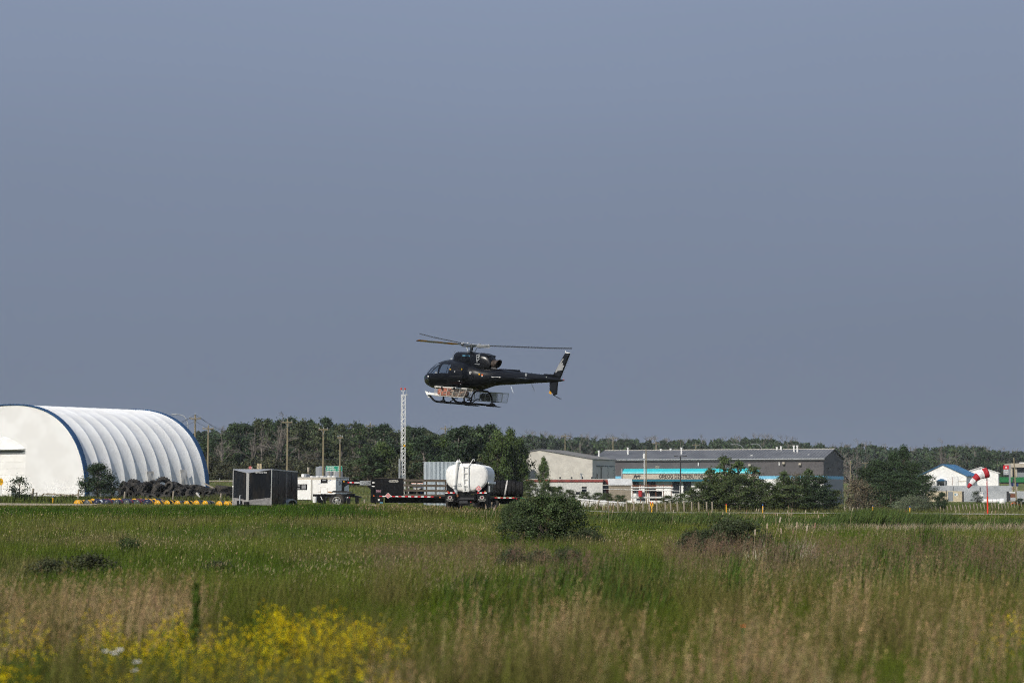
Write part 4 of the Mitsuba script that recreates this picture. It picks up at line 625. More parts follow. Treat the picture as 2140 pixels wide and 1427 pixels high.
def lamp(u, vb, pts, Y, label):
    k = thing('street_lamp', label, 'street lamp'); q = [W(a, b, Y) for a, b in pts]; g = G(u, Y); part(k, 'mast', MB().tube([(q[0][0], Y, g[2] - .2)] + [tuple(x) for x in q], [.10] + [.08] * (len(q) - 2) + [.06, .05], 7), STEEL)
    part(k, 'lamp_head', MB().box(-.75, .1, -.15, .15, -.1, .08, .04, M=tr(q[-1])), STEEL, False)
lamp(393.5, 930, [(393.5, 905), (393.3, 888), (390, 876), (384, 869), (376, 866), (369, 865.5)], 330, 'curved arm street lamp above the right shoulder of the hangar')
lamp(1554, 942, [(1554, 940), (1552, 934), (1547, 930), (1540, 928.3), (1533, 928.5)], 560, 'left one of two curved street lamps above the grey hall'); lamp(1592, 942, [(1592, 940), (1590, 933), (1586, 929), (1580, 927.3), (1575, 927.5)], 560, 'right one of two curved street lamps above the grey hall')
k = thing('parking_lamp', 'dark twin headed parking lot lamp before the turquoise canopy', 'street lamp'); a = W(1422, 953.5, 345); part(k, 'mast', MB().tube([(a[0], 345, -1.2), (a[0], 345, a[2])], .09, 8), DARK); part(k, 'crossbar', MB().box(a[0] - .55, a[0] + .55, 344.95, 345.05, a[2], a[2] + .06), DARK, False)
for s in (-1, 1): part(k, 'lamp_head', MB().box(a[0] + s * .75 - .3, a[0] + s * .75 + .3, 344.8, 345.2, a[2] + .0, a[2] + .12, .03), DARK, False)
# lattice mast
MY = 168.; mx = XU(842.3, MY); mz = float(GZ(mx, MY)); mt = ZV(824, MY); k = thing('lattice_mast', 'tall white lattice mast with two red lamps on top', 'mast', tr(mx, MY, mz) @ rotz(12)); Hm = mt - mz; tri = [(.185 * math.cos(a), .185 * math.sin(a)) for a in (-2.6, -.5, 1.57)]
for a in range(3): part(k, 'leg', MB().tube([(*tri[a], 0), (*tri[a], Hm)], .024, 6), WHITE)
nb_ = 24; st_ = Hm / nb_
for a in range(3):
    mb = MB(); b = (a + 1) % 3
    for j in range(nb_): p, q = (tri[a], tri[b]) if j % 2 == 0 else (tri[b], tri[a]); mb.tube([(*p, j * st_), (*q, (j + 1) * st_)], .016, 4); mb.tube([(*q, (j + .45) * st_), (*p, (j + 1) * st_)], .011, 4)
    part(k, 'lacing', mb, WHITE, kind='stuff')
part(k, 'lamp_bracket', MB().tube([(-.15, 0, Hm + .38), (-.12, 0, Hm + .26), (0, 0, Hm + .2), (.12, 0, Hm + .26), (.15, 0, Hm + .38)], .022, 5).tube([(0, 0, Hm - .2), (0, 0, Hm + .2)], .025, 5), WHITE)
LAMPRED = mat('red_lens', (.65, .05, .02), .2)
for s in (-1, 1): part(k, 'red_lamp', MB().lathe([(0, 0), (.06, 0), (.075, .06), (.06, .13), (0, .16)], 10, M=tr(s * .15, 0, Hm + .36)), LAMPRED)
part(k, 'sensor_arm', MB().tube([(.19, 0, Hm - .4), (.25, 0, Hm + .1), (.32, 0, Hm + .42)], .018, 5).box(.2, .34, -.06, .06, Hm - .1, Hm + .06), STEEL, False); part(k, 'rung_plate', MB().box(-.2, .2, -.14, -.12, 2.05, 2.25), STEEL, False); part(k, 'lightning_rod', MB().tube([(-.17, 0, Hm), (-.17, 0, Hm + 1.1)], .008, 4), STEEL); part(k, 'crossbar', MB().box(-.75, .3, -.13, -.1, 4.52, 4.57), DARK, False); part(k, 'cable_box', MB().box(.02, .16, -.17, -.13, 4.47, 4.62, .01), YELLOW, False)
single('conduit_pole', MB().tube([(XU(835, 167.6), 167.6, .6), (XU(835, 167.6), 167.6, ZV(958, 167.6))], .055, 8), STEEL, 'thin grey conduit pole beside the foot of the lattice mast', 'pole')
# road signs
def sign_posts(k, x0, x1, z0, z1, m=WOOD):
    for x in (x0, x1): part(k, 'post', MB().box(x - .06, x + .06, .03, .13, z0, z1), m, False)
RY_ = 330; k = thing('distance_sign', 'green road sign with three white destination lines', 'sign', tr(W(698, 979, RY_))); gw, gh = 34 / F * RY_ / 2, 11.6 / F * RY_ / 2
part(k, 'panel', MB().box(-gw, gw, -.03, .03, -gh, gh, .02), GREEN_SIGN, False); part(k, 'border', MB().box(-gw + .04, gw - .04, -.035, -.031, gh - .07, gh - .045).box(-gw + .04, gw - .04, -.035, -.031, -gh + .045, -gh + .07), WHITE, False)
mb = MB()
for i, (a, b) in enumerate((('Beaverlodge', '30'), ('B.C. Boundary', '80'), ('Dawson Creek', '123'))): mb.text(a, .19, tr(-gw + .14, -.036, gh - .30 - i * .275) @ FACE_Y, depth=.004, width=[1.1, 1.32, 1.36][i]).text(b, .19, tr(gw - .68, -.036, gh - .30 - i * .275) @ FACE_Y, depth=.004)
part(k, 'lettering', mb, WHITE, False); sign_posts(k, -gw * .6, gw * .7, -3.2, -gh)
part(k, 'post', MB().box(-.05, .05, .03, .11, -3.2, -gh), WHITE, False)
k = thing('stop_sign', 'red and white stop sign above the roof of the black trailer', 'sign', tr(W(523, 977, 335))); part(k, 'plate', MB().prism([(.26 * math.cos(a), .26 * math.sin(a)) for a in np.arange(8) * math.pi / 4 + math.pi / 8], -.02, .0), RED, False); part(k, 'lettering', MB().text('STOP', .15, tr(-.19, -.024, -.07) @ FACE_Y, depth=.003), WHITE, False); part(k, 'post', MB().box(-.04, .04, .01, .07, -2.4, -.1), STEEL, False)
k = thing('sign_back', 'pair of pale wooden sign backs above the black trailer roof', 'sign', tr(W(541.8, 974, 335)))
for s in (-1, 1): part(k, 'panel', MB().box(min(s * .05, s * .36), max(s * .05, s * .36), -.02, .02, -.42, .42), mat('plywood', (.50, .41, .26), .8) if s < 0 else 'mat_plywood', False)
part(k, 'post', MB().box(-.05, .05, -.08, -.021, -2.8, .38), WOOD, False)
k = thing('small_sign', 'small pale sign back on a wooden post above the camper roof', 'sign', tr(W(644, 981, 330))); part(k, 'panel', MB().box(-.15, .15, -.02, .02, -.34, .34), BEIGE, False); part(k, 'post', MB().box(-.055, .055, -.09, -.021, -1.6, .3), WOOD, False)
k = thing('quonset_shed', 'grey ribbed metal bins behind the green road sign', 'shed', tr(XU(690, 350), 350, ZV(1002, 350))); R_ = 20 / F * 350
for i, (dx, w) in enumerate(((-20, 17), (-1, 15), (18, 17))):
    hgt = ZV(973.5, 350) - ZV(1002, 350); mb = MB(); w_ = w / F * 350 / 2 + .05; a = np.linspace(0, 2 * np.pi, 41)
    pts = np.array([[((w_ + (.03 if j % 2 else 0)) * math.cos(t) + dx / F * 350, (w_ + (.03 if j % 2 else 0)) * math.sin(t), z) for j, t in enumerate(a)] for z in (0, hgt * .9)]); mb.grid(pts, flip=True); mb.lathe([(w_ + .05, hgt * .9), (0, hgt)], 20, M=tr(dx / F * 350, 0, 0)); part(k, 'bin', mb, GREYP, False)
single('field_post', MB().tube([(XU(459, 340), 340, 2.4), W(459, 999, 340)], .06, 6), STEEL, 'small grey post in the field right of the hangar', 'post')
# taxiway markers, windsock
def marker(u, vt, vb, Y, label, twin=False):
    k = thing('edge_marker', label, 'marker', tr(W(u, vb, Y))); h = (vb - vt) / F * Y
    if twin:
        part(k, 'stem', MB().tube([(0, 0, -.2), (0, 0, h * .5)], .055, 8), YELLOW); part(k, 'bracket', MB().box(-.14, .14, -.05, .05, h * .5, h * .58), YELLOW, False)
        for s in (-1, 1): part(k, 'lamp', MB().lathe([(0, 0), (.06, 0), (.06, .18), (0, .18)], 10, M=tr(s * .09, 0, h * .58)), YELLOW); part(k, 'lens', MB().lathe([(.055, 0), (.06, .05), (.04, .10), (0, .12)], 10, M=tr(s * .09, 0, h * .58 + .181)), LAMPRED)
    else: part(k, 'stem', MB().tube([(0, 0, -.3), (0, 0, h * .78)], .05, 8), YELLOW); part(k, 'cap', MB().lathe([(0, 0), (.06, 0), (.06, h * .14), (.03, h * .22), (0, h * .23)], 10, M=tr(0, 0, h * .78 + .002)), BLUEP if u > 1550 or u < 200 else SIGNRED)
marker(110.5, 1037, 1047, 172, 'yellow marker with a blue cap before the hangar'); marker(1362, 1048, 1066, 184, 'twin headed yellow light marker at the taxiway edge', True); marker(1518, 1053, 1063, 183, 'orange marker with a red cap at the taxiway edge'); marker(1594, 1053.3, 1069, 176, 'yellow marker with a blue cap below the tree belt'); marker(1824, 1056, 1064, 178, 'small yellow marker with a blue cap left of the willow bush'); marker(1901.5, 1057.3, 1070, 171, 'yellow marker with a blue cap before the willow bush')
k = thing('stub_light', 'short dark red stub at the taxiway edge left of the willow bush', 'marker', tr(W(1894, 1071.5, 170))); part(k, 'stem', MB().tube([(0, 0, -.1), (0, 0, .2)], .05, 8), RUST)
WY = 167.; wx = XU(2061, WY); wz = float(GZ(wx, WY)); k = thing('windsock', 'red and white striped windsock on a red pole', 'windsock', tr(wx, WY, wz)); Ht = ZV(999, WY) - wz
RED2 = mat('red_cloth', (.38, .012, .022), .75); WHITEC = mat('white_cloth', mottled((.76, .74, .73), (.68, .66, .66), 5.), .75); REDPOLE = mat('red_orange_paint', (.70, .045, .02), .35)
part(k, 'pole', MB().tube([(0, 0, 1.38), (-.02, 0, Ht)], [.042, .04], 10), RED); part(k, 'lower_pole', MB().tube([(0, 0, -.1), (0, 0, 1.38)], .062, 10), REDPOLE, label='bright orange red lower half of the pole')
cl = np.array([W(u, v, WY) for u, v in ((2064.2, 986.5), (2056, 989), (2047, 992), (2040, 997), (2033.5, 1004), (2027.5, 1011), (2020.5, 1019.5))]) - [wx, WY, wz]; cl[:, 1] += np.linspace(-.1, -.25, 7)
tt_ = np.linspace(0, 6, 61); C = np.stack([np.interp(tt_, range(7), cl[:, j]) for j in range(3)], 1); C = np.apply_along_axis(lambda a: np.convolve(np.pad(a, 5, mode='edge'), np.ones(11) / 11, 'valid'), 0, C)
T_ = np.gradient(C, axis=0); T_ /= np.linalg.norm(T_, axis=1, keepdims=True); rad = np.interp(tt_, [0, .25, 1.4, 2.6, 4, 5.2, 6], [.385, .40, .375, .30, .215, .15, .10]); N1 = np.cross(T_, [0, 1, 0]); N1 /= np.linalg.norm(N1, axis=1, keepdims=True); N2 = np.cross(T_, N1); ang = np.linspace(0, 2 * np.pi, 29)
RR = rad[:, None] * (1 + .05 * np.sin(ang * 5 + tt_[:, None] * 2.2) * np.clip(tt_ / 3, .2, 1)[:, None] + .03 * np.sin(tt_[:, None] * 9 + 2 * ang)); SP = C[:, None] + RR[..., None] * (np.cos(ang)[None, :, None] * N1[:, None] + np.sin(ang)[None, :, None] * N2[:, None])
for i, (a, b) in enumerate(((0, 13), (13, 26), (26, 38), (38, 50), (50, 61))): part(k, ('red_band' if i % 2 == 0 else 'white_band'), MB().grid(SP[a:b + 1]), RED2 if i % 2 == 0 else WHITEC, True)
part(k, 'hoop', MB().tube([tuple(SP[0, j]) for j in range(29)], .018, 5), DARK); part(k, 'hinge', MB().tube([(-.02, 0, Ht - .02), tuple(SP[1, 7] * .5 + SP[1, 21] * .5 + [0, 0, -.36])], .03, 6), DARK); part(k, 'anemometer', MB().tube([W(2047, 980, WY) - [wx, WY, wz], W(2050, 979, WY) - [wx, WY, wz]], .06, 6), STEEL)
# ------------------------------------------------------------------ trailers and trucks
def tape(mb_r, mb_w, x0, x1, y, z, n, h=.05, d=.006):
    e = np.linspace(x0, x1, n + 1)
    for k in range(n): (mb_r if k % 2 == 0 else mb_w).box(e[k], e[k + 1] - .01, y - d, y, z, z + h)
def wheel(key, x, y, z, R, w, rimm=None, name='wheel', hub=True, n=28):
    "a wheel whose axle runs along y; the outer face looks to -y"
    M = tr(x, y, z) @ rotx(90); r = R * .56
    wk = part(key, name, MB().lathe([(r, -w * .4), (R * .8, -w * .5), (R * .95, -w * .42), (R, -w * .25), (R, w * .25), (R * .95, w * .42), (R * .8, w * .5), (r, w * .4), (r, -w * .4)], n, M=M), RUBBER); s = wk.split('__')[1]
    part(key, s + '__rim', MB().lathe([(r + .01, w * .46), (r - .03, w * .47), (r - .05, w * .3), (r - .06, w * .1), (r * .5, w * .05), (r * .42, w * .3), (r * .25, w * .34), (0, w * .34)], n, M=M), rimm or ALU)
    if hub:
        mb = MB()
        for k in range(8): mb.lathe([(0, 0), (.02, 0), (.02, .04), (0, .05)], 6, M=M @ tr(r * .62 * math.cos(k * .785), r * .62 * math.sin(k * .785), w * .1))
        for k in range(6): a = k * 1.047 + .3; mb.lathe([(0, 0), (.075, 0), (.075, .012), (0, .012)], 8, M=M @ tr(r * .72 * math.cos(a), r * .72 * math.sin(a), w * .085))
        part(key, s + '__hub_bolts', mb, DARK, 30)
    return wk
def placard(key, x, z, y, h, name='placard'):
    pl_ = part(key, name, MB().prism([(x, z - h), (x + h, z), (x, z + h), (x - h, z)], y - .012, y, 'y'), WHITE, False); s = pl_.split('__')[1]
    q = h * .84; mb = MB().prism([(x, z - q), (x + q, z), (x, z + q), (x - q, z)], y - .017, y - .013, 'y'); part(key, s + '__red_field', mb, SIGNRED, False)
    part(key, s + '__number_panel', MB().box(x - h * .5, x + h * .5, y - .022, y - .018, z - h * .16, z + h * .16).prism([(x - h * .12, z + h * .3), (x + h * .12, z + h * .3), (x, z + h * .62)], y - .022, y - .018, 'y').box(x - h * .07, x + h * .07, y - .022, y - .018, z - h * .62, z - h * .36), WHITE, False)
    part(key, s + '__digits', MB().text('1863', h * .22, tr(x - h * .36, y - .024, z - h * .11) @ FACE_Y, depth=.003), BLACK, False)
# black enclosed trailer
TY_ = 136.; g0 = G(528, TY_); zb0 = g0[2]
tb = thing('enclosed_trailer', 'black enclosed cargo trailer with a pointed nose and grey stone guard', 'trailer', tr(XU(528, TY_), TY_, zb0) @ rotz(-15) @ rotx(-1.4))
w_, zt_, zb_, nl_ = 1.29, ZV(980, TY_) - zb0, .36, .75
DUST = mikit.proc(lambda p, n, uv: mikit.mix((.008, .0085, .010), (.024, .020, .015), mikit.smoothstep(.46, .78, mikit.fbm(p.x * 5, p.y * 5, p.z * .7, 4))))
TRB = mat('trailer_black', DUST, .3, spec=.5); CHROME = mat('polished_trim', (.62, .60, .56), .3, metallic=.7); STONE = mat('stone_guard', mottled((.36, .34, .33), (.27, .255, .25), 9.), .5, metallic=.2)
def vpan(sx, z0, z1, m, name, off=0., seg=10):
    P = np.array([[(sx * (w_ * (1 - t) + .07 * t), -nl_ * t - off - .012 * math.sin(t * 7 + z), z + (0 if kz == 0 else -.235 * t if z1 > 2 else -.22 * t)) for t in np.linspace(0, 1, seg)] for kz, z in enumerate(np.linspace(z0, z1, 7))])
    P[:, :, 2] = np.array([[(a * (1 - k / 6) + b * (k / 6)) for a, b in zip((z0 - (.18 * np.linspace(0, 1, seg) if z0 > 1 - .4 and z0 > .5 else 0 * np.linspace(0, 1, seg))), (z1 - (.235 if z1 > 2 else .18) * np.linspace(0, 1, seg)))] for k in range(7)])
    P[..., 1] += .02 * (meshkit.noise(P * np.array([1.6, 1.6, 1.1]), 5) - .5); part(tb, name, MB().grid(P), m, True)
for s in (-1, 1): vpan(s, .86, zt_ - .04, TRB, 'nose_panel'); vpan(s, zb_, .86, STONE, 'stone_guard', .006)
part(tb, 'nose_post', MB().box(-.10, .10, -nl_ - .05, -nl_ + .02, zb_, zt_ - .27, .015), CHROME, False)
part(tb, 'roof_cap', MB().add([(-w_, .0, zt_), (w_, .0, zt_), (0, -nl_ - .02, zt_ - .24), (0, .12, zt_ + .01)], [[0, 2, 3], [2, 1, 3], [0, 3, 1]]), CHROME, False)
for s in (-1, 1): part(tb, 'cap_trim', MB().tube([(s * w_, -.01, zt_ - .02), (s * .05, -nl_ - .03, zt_ - .26)], .03, 5), CHROME); part(tb, 'corner_trim', MB().box(s * w_ - .03, s * w_ + .03, -.035, .035, zb_, zt_, .01), CHROME, False)
for k in range(4):
    y0_, y1_ = k * 1.14 + .04, (k + 1) * 1.14 - .005; part(tb, 'side_panel', MB().box(w_ - .03, w_ + .004 * (1 + k % 2), y0_, y1_, zb_, zt_ - .06), TRB, False); part(tb, 'left_side_panel', MB().box(-w_ - .004, -w_ + .03, y0_, y1_, zb_, zt_ - .06), TRB, False)
part(tb, 'roof', MB().box(-w_ - .01, w_ + .015, .02, 4.62, zt_ - .06, zt_ + .01, .01), CHROME, False); part(tb, 'rear_door', MB().box(-w_, w_, 4.58, 4.64, zb_, zt_ - .07), TRB, False)
part(tb, 'seam_trim', MB().box(w_ + .009, w_ + .02, 2.60, 2.65, zb_, zt_ - .07), CHROME, False); part(tb, 'floor', MB().box(-w_, w_, 0, 4.6, zb_ - .06, zb_ + .03), DARK, False)
part(tb, 'marker_lamp', MB().lathe([(0, 0), (.05, 0), (.05, .03), (0, .03)], 8, M=tr(-w_ - .0, -.04, 1.55) @ rotx(90)), WHITE)
part(tb, 'lettering', MB().text('STEALTH', .10, FACE_P((w_ - .07, nl_, 0), (0, 0, 1), (.42, -nl_ * (w_ - .42) / (w_ - .07) - .055, zt_ - .27)), width=.72, depth=.006), WHITE, False)
Mw = rotz(90)
for yc in (2.95, 3.7):
    M = tr(w_ - .06, yc, .34) @ roty(90); part(tb, 'wheel', MB().lathe([(.18, -.11), (.33, -.10), (.35, 0), (.33, .10), (.18, .11), (.18, -.11)], 22, M=M), RUBBER); part(tb, 'rim', MB().lathe([(.19, .10), (.1, .02), (0, .03)], 18, M=M), STEEL)
arc = [(2.48 + 1.7 * t, .42 + .42 * math.sin(math.pi * t) ** .35) for t in np.linspace(0, 1, 15)]
part(tb, 'fender', MB().grid(np.array([[(x, y, z) for y, z in arc] for x in (w_ - .02, w_ + .16)])).grid(np.array([[(w_ + .16, y, z - d) for y, z in arc] for d in (0, .09)])), STEEL, 30)
part(tb, 'tongue', MB().tube([(-.7, -.3, .33), (0, -1.75, .33)], .05, 6).tube([(.7, -.3, .33), (0, -1.75, .33)], .05, 6).box(-.09, .09, -1.95, -1.7, .3, .42, .02), BLACK); part(tb, 'jack', MB().tube([(-.22, -1.5, -.1), (-.22, -1.5, .95)], .045, 8).tube([(-.22, -1.5, .92), (-.12, -1.56, .96)], .02, 5), STEEL); part(tb, 'tongue_box', MB().box(-.45, -.15, -1.45, -1.2, .32, .62, .03).box(.0, .3, -1.4, -1.15, .32, .56, .03), BLACK, False)
# white camper trailer
CY = 180.; cp = np.array([XU(702.5, CY), CY, ZV(1057, CY)]); rv = thing('camper_trailer', 'white camper trailer with dark side window and brown swoosh, its grey front in shade', 'camper', tr(cp) @ rotz(-23)); zc_ = lambda v: ZV(v, CY) - cp[2]; xc_ = lambda u: (u - 702.5) / F * CY / math.cos(math.radians(23))
zr, zl = zc_(998.5), zc_(1045); zo = zc_(1032)
part(rv, 'side_wall', MB().prism([(-7.2, zl), (xc_(655), zl), (xc_(664), zo), (0, zo), (0, zr), (-7.2, zr)], 0, .06, 'y'), WHITE, False); part(rv, 'front_wall', MB().box(-.05, .0, .06, 2.4, zo, zr - .02), WHITE, False); part(rv, 'far_wall', MB().box(-7.2, -.05, 2.34, 2.4, zl, zr), WHITE, False); part(rv, 'floor', MB().box(-7.2, xc_(660), .07, 2.33, zl, zl + .08).box(xc_(660), -.06, .07, 2.33, zo, zo + .08), DARK, False)
part(rv, 'roof', MB().box(-7.25, .03, -.05, 2.45, zr, zr + .07, .02), CREAM, False); part(rv, 'roof_edge', MB().box(-7.2, .02, -.03, -.002, zr - .14, zr - .02), BEIGE, False)
part(rv, 'slide_out', MB().box(-7.15, xc_(651), -.12, -.01, zc_(1044), zc_(1001.8), .01), WHITE, False); part(rv, 'slide_trim', MB().box(xc_(650), xc_(651.5), -.14, -.005, zc_(1046), zc_(1001.5)), CREAM, False)
w0 = part(rv, 'window', MB().box(xc_(615), xc_(641.7), -.15, -.122, zc_(1023.5), zc_(1011.2), .01), BLACK, False); part(rv, 'window__pane', MB().box(xc_(616), xc_(626.8), -.158, -.151, zc_(1016.2), zc_(1012.8)).box(xc_(616), xc_(626.8), -.158, -.151, zc_(1021.6), zc_(1018.6)).box(xc_(630.3), xc_(639.6), -.158, -.151, zc_(1021.4), zc_(1013)), mat('screened_pane', (.23, .23, .24), .35), False)
part(rv, 'vent_box', MB().box(xc_(670.5), xc_(685), -.06, -.003, zc_(1009), zc_(1000.3), .02), BLACK, False); part(rv, 'vent_box__slat', MB().box(xc_(674), xc_(682.5), -.07, -.061, zc_(1004.2), zc_(1002.4)), STEEL, False)
part(rv, 'stripe', MB().prism([(xc_(685), zc_(1006.5)), (xc_(692), zc_(1001)), (xc_(698.5), zc_(999.8)), (xc_(693), zc_(1002.5))], -.008, -.002, 'y').prism([(xc_(661), zc_(1012)), (xc_(672), zc_(1009)), (xc_(672), zc_(1009.8))], -.008, -.002, 'y'), BLUEP, False)
part(rv, 'swoosh', MB().prism([(xc_(657.5), zc_(1028.5)), (xc_(671), zc_(1026.2)), (xc_(690), zc_(1026.6)), (xc_(698), zc_(1028.4)), (xc_(693), zc_(1030.3)), (xc_(684), zc_(1028.4)), (xc_(671), zc_(1027.8))], -.008, -.002, 'y'), mat('swoosh_brown', (.32, .16, .06), .5), False)
part(rv, 'hatch', MB().box(xc_(670.5), xc_(684.5), -.012, -.002, zc_(1031.5), zc_(1018.2), .004), WHITE, False); part(rv, 'hatch_frame', MB().box(xc_(669.7), xc_(670.4), -.02, -.002, zc_(1031.8), zc_(1017.8)).box(xc_(684.6), xc_(685.3), -.02, -.002, zc_(1031.8), zc_(1019)).box(xc_(670.4), xc_(682), -.02, -.002, zc_(1018.1), zc_(1017.6)), BEIGE, False)
part(rv, 'air_conditioner', MB().box(xc_(619.5), xc_(625.2), .6, 1.3, zr + .08, zr + .34, .04), WHITE, False); part(rv, 'air_conditioner__grille', MB().box(xc_(625.3), xc_(630.5), .62, 1.28, zr + .09, zr + .32, .02), GREYP, False)
for u in (640, 653, 663, 678, 688): part(rv, 'roof_vent', MB().box(xc_(u - 3), xc_(u + 3), .7, 1.3, zr + .075, zr + .17, .03), WHITE, False)
for y in (.25, .85, 1.2, 2.0): part(rv, 'marker_lamp', MB().box(.0, .03, y, y + .09, zr - .18, zr - .1), RED, False)
part(rv, 'lettering', MB().text('SL', .28, FACE_P((0, 1, 0), (0, 0, 1), (.002, .55, zr - .55)), depth=.006), DARK, False); part(rv, 'skirt', MB().box(-7.2, xc_(655), .1, .14, zl - .2, zl - .002), DARK, False)
for x in (-5.2, -4.4): wheel(rv, x, .12, .36, .36, .22, STEEL, hub=False)
wheel(rv, xc_(653), .12, .36, .40, .24, STEEL, hub=False)
# wheeled dolly chassis hitched under the gooseneck
HY = 156.; g = G(707, HY); dz = ZV(1061.5, HY); do = thing('dolly_chassis', 'black truck chassis end with a large bright rimmed wheel under the gooseneck', 'chassis', tr(XU(707, HY), HY, dz)); q = lambda u: (u - 707) / F * HY
zv = lambda v: ZV(v, HY) - dz
wheel(do, 0, -.85, .53, .53, .32, CHROME); wheel(do, .06, -.48, .53, .53, .30, STEEL, hub=False); wheel(do, 0, .85, .53, .53, .32, STEEL, hub=False)
part(do, 'frame_rail', MB().box(q(656), q(742), -.42, -.32, zv(1037.5), zv(1032), .01).box(q(656), q(742), .32, .42, zv(1037.5), zv(1032), .01), BLACK, False); part(do, 'crossmember', MB().box(q(672), q(675), -.6, .6, zv(1054), zv(1031.5), .02).box(q(678.5), q(681), -.6, .6, zv(1054), zv(1031.5), .02), BLACK, False)
part(do, 'fifth_wheel', MB().prism([(-.5, 0), (.9, -.06), (1.0, .0), (.5, .12), (-.4, .12)], -.45, .45, 'y', M=tr(q(709), 0, zv(1028.5))), DARK, False); part(do, 'ramp', MB().prism([(0, 0), (1.0, -.22), (1.0, -.3), (0, -.2)], -.5, .5, 'y', M=tr(q(727), 0, zv(1031.5))), BLACK, False)
part(do, 'bucket', MB().lathe([(0, 0), (.14, 0), (.165, .45), (.15, .45), (.13, .02), (0, .02)], 16, M=tr(q(661), -.75, zv(1050))), WHITE); part(do, 'fuel_box', MB().box(q(666), q(671.5), -.7, .3, zv(1050), zv(1038), .03), BLACK, False)
part(do, 'mud_flap', MB().box(q(727), q(735), -.8, -.76, zv(1054), zv(1033), .01).box(q(744), q(750), -.5, .4, zv(1052), zv(1035.5), .02), BLACK, False); part(do, 'tail_lamp', MB().box(q(728), q(730.2), -.83, -.805, zv(1040), zv(1037.5)), WHITE, False); part(do, 'tail_lamp', MB().box(q(732), q(734), -.83, -.805, zv(1040), zv(1037.5)), RED, False); part(do, 'fender', MB().box(q(727), q(742), -.75, .7, zv(1034), zv(1031), .02), BLACK, False)
part(do, 'chain', MB().tube([(q(673), -.63, zv(1037)), (q(675), -.66, zv(1042)), (q(676.5), -.64, zv(1044))], .03, 5), WHITE)
# gooseneck flatbed
FY = 148.; fz_ = ZV(1060, FY); gn = thing('gooseneck_flatbed', 'long black gooseneck flatbed trailer with a headboard box and reflective tape', 'trailer', tr(XU(778, FY), FY, fz_) @ roty(.7)); q = lambda u: (u - 778) / F * FY; zv = lambda v: ZV(v, FY) - fz_
part(gn, 'gooseneck', MB().box(q(716.5), q(779), -.18, .18, zv(1013.4), zv(1004.2), .02).prism([(q(767), zv(1013.5)), (q(779), zv(1013.5)), (q(779), zv(1028))], -.14, .14, 'y'), BLACK, False); part(gn, 'coupler', MB().box(q(714.5), q(719.5), -.13, .13, zv(1027), zv(1004.5), .02).prism([(q(716), zv(1013)), (q(727), zv(1013)), (q(720), zv(1018))], -.15, .15, 'y'), BLACK, False)
part(gn, 'riser', MB().box(q(777), q(784.5), -1.15, 1.2, zv(1050), zv(1003), .03), BLACK, False); part(gn, 'logo_plate', MB().box(q(752.5), q(777.5), -.2, -.182, zv(1013.3), zv(1004.4)), STEEL, False); part(gn, 'logo_plate__script', MB().tube([(q(757), -.205, zv(1010)), (q(757), -.205, zv(1007)), (q(762), -.205, zv(1005.6)), (q(772), -.205, zv(1006.4)), (q(776), -.205, zv(1009)), (q(771), -.205, zv(1011)), (q(763), -.205, zv(1011.6)), (q(757), -.205, zv(1010))], .015, 4).text('Load Max', .1, tr(q(760), -.205, zv(1009.6)) @ FACE_Y, depth=.006, width=q(774) - q(760)), BLACK, 30)
mr, mw = MB(), MB(); tape(mr, mw, q(727), q(740), -.181, zv(1009.6), 3, .09); mw.box(q(741), q(752), -.187, -.181, zv(1009.8), zv(1007.4)); part(gn, 'neck_tape', mr, SIGNRED, False); part(gn, 'neck_tape_white', mw, WHITE, False); part(gn, 'amber_lamp', MB().box(q(717.5), q(721), -.2, -.181, zv(1007.5), zv(1005.6)), YELLOW, False)
XE = q(1086)
part(gn, 'deck', MB().box(q(779), XE, -1.22, 1.22, zv(1039.3), zv(1034.6), .02), BLACK, False); part(gn, 'main_beam', MB().box(q(806), XE - .3, -.55, -.45, zv(1049.5), zv(1039.4)).box(q(806), XE - .3, .45, .55, zv(1049.5), zv(1039.4)), BLACK, False); part(gn, 'rear_bumper', MB().box(XE - .3, XE - .1, -1.15, 1.15, zv(1051), zv(1039.5), .02), BLACK, False)
part(gn, 'tool_box', MB().box(q(785), q(803), -1.2, -.6, zv(1050.5), zv(1039.6), .02), BLACK, False); part(gn, 'tool_box__emblem', MB().prism([(q(792.5), zv(1042)), (q(797), zv(1042)), (q(796.6), zv(1044.5)), (q(794.7), zv(1046)), (q(792.8), zv(1044.5))], -1.215, -1.202, 'y'), WHITE, False); part(gn, 'tool_box__label', MB().box(q(796.5), q(803), -1.21, -1.202, zv(1050), zv(1048.6)), LBLUE, False)
part(gn, 'headboard_box', MB().box(q(785.6), q(844), -1.21, .1, zv(1034.4), zv(999.6), .015), BLACK, False); part(gn, 'headboard_box__top_trim', MB().box(q(785.6), q(844), -1.225, .1, zv(999.5), zv(998.7)), DARKWOOD, False)
mb = MB(); e = [(q(824.5) + .32 * math.cos(a), zv(1004.8) + .09 * math.sin(a)) for a in np.linspace(0, 6.283, 25)]; mb.tube([(x, -1.222, z) for x, z in e], .017, 4); mb.text('SixCAR', .12, tr(q(824.5) - .28, -1.222, zv(1006)) @ FACE_Y, depth=.006, width=.56); part(gn, 'headboard_box__logo', mb, CREAM, False)
part(gn, 'headboard_box__decal', MB().text('Big Rig Ltd', .085, tr(q(788.5), -1.216, zv(1025.4)) @ FACE_Y, depth=.004, width=.33).text('trailers', .08, tr(q(789), -1.216, zv(1027.6)) @ FACE_Y, depth=.004, width=.3), mat('pink_decal', (.50, .28, .34), .6), False)
mr, mw = MB(), MB(); tape(mr, mw, q(795), q(908), -1.226, zv(1037.2), 17, .075); tape(mr, mw, q(1034), q(1075), -1.226, zv(1037.2), 7, .075); part(gn, 'red_tape', mr, SIGNRED, False); part(gn, 'white_tape', mw, WHITE, False)
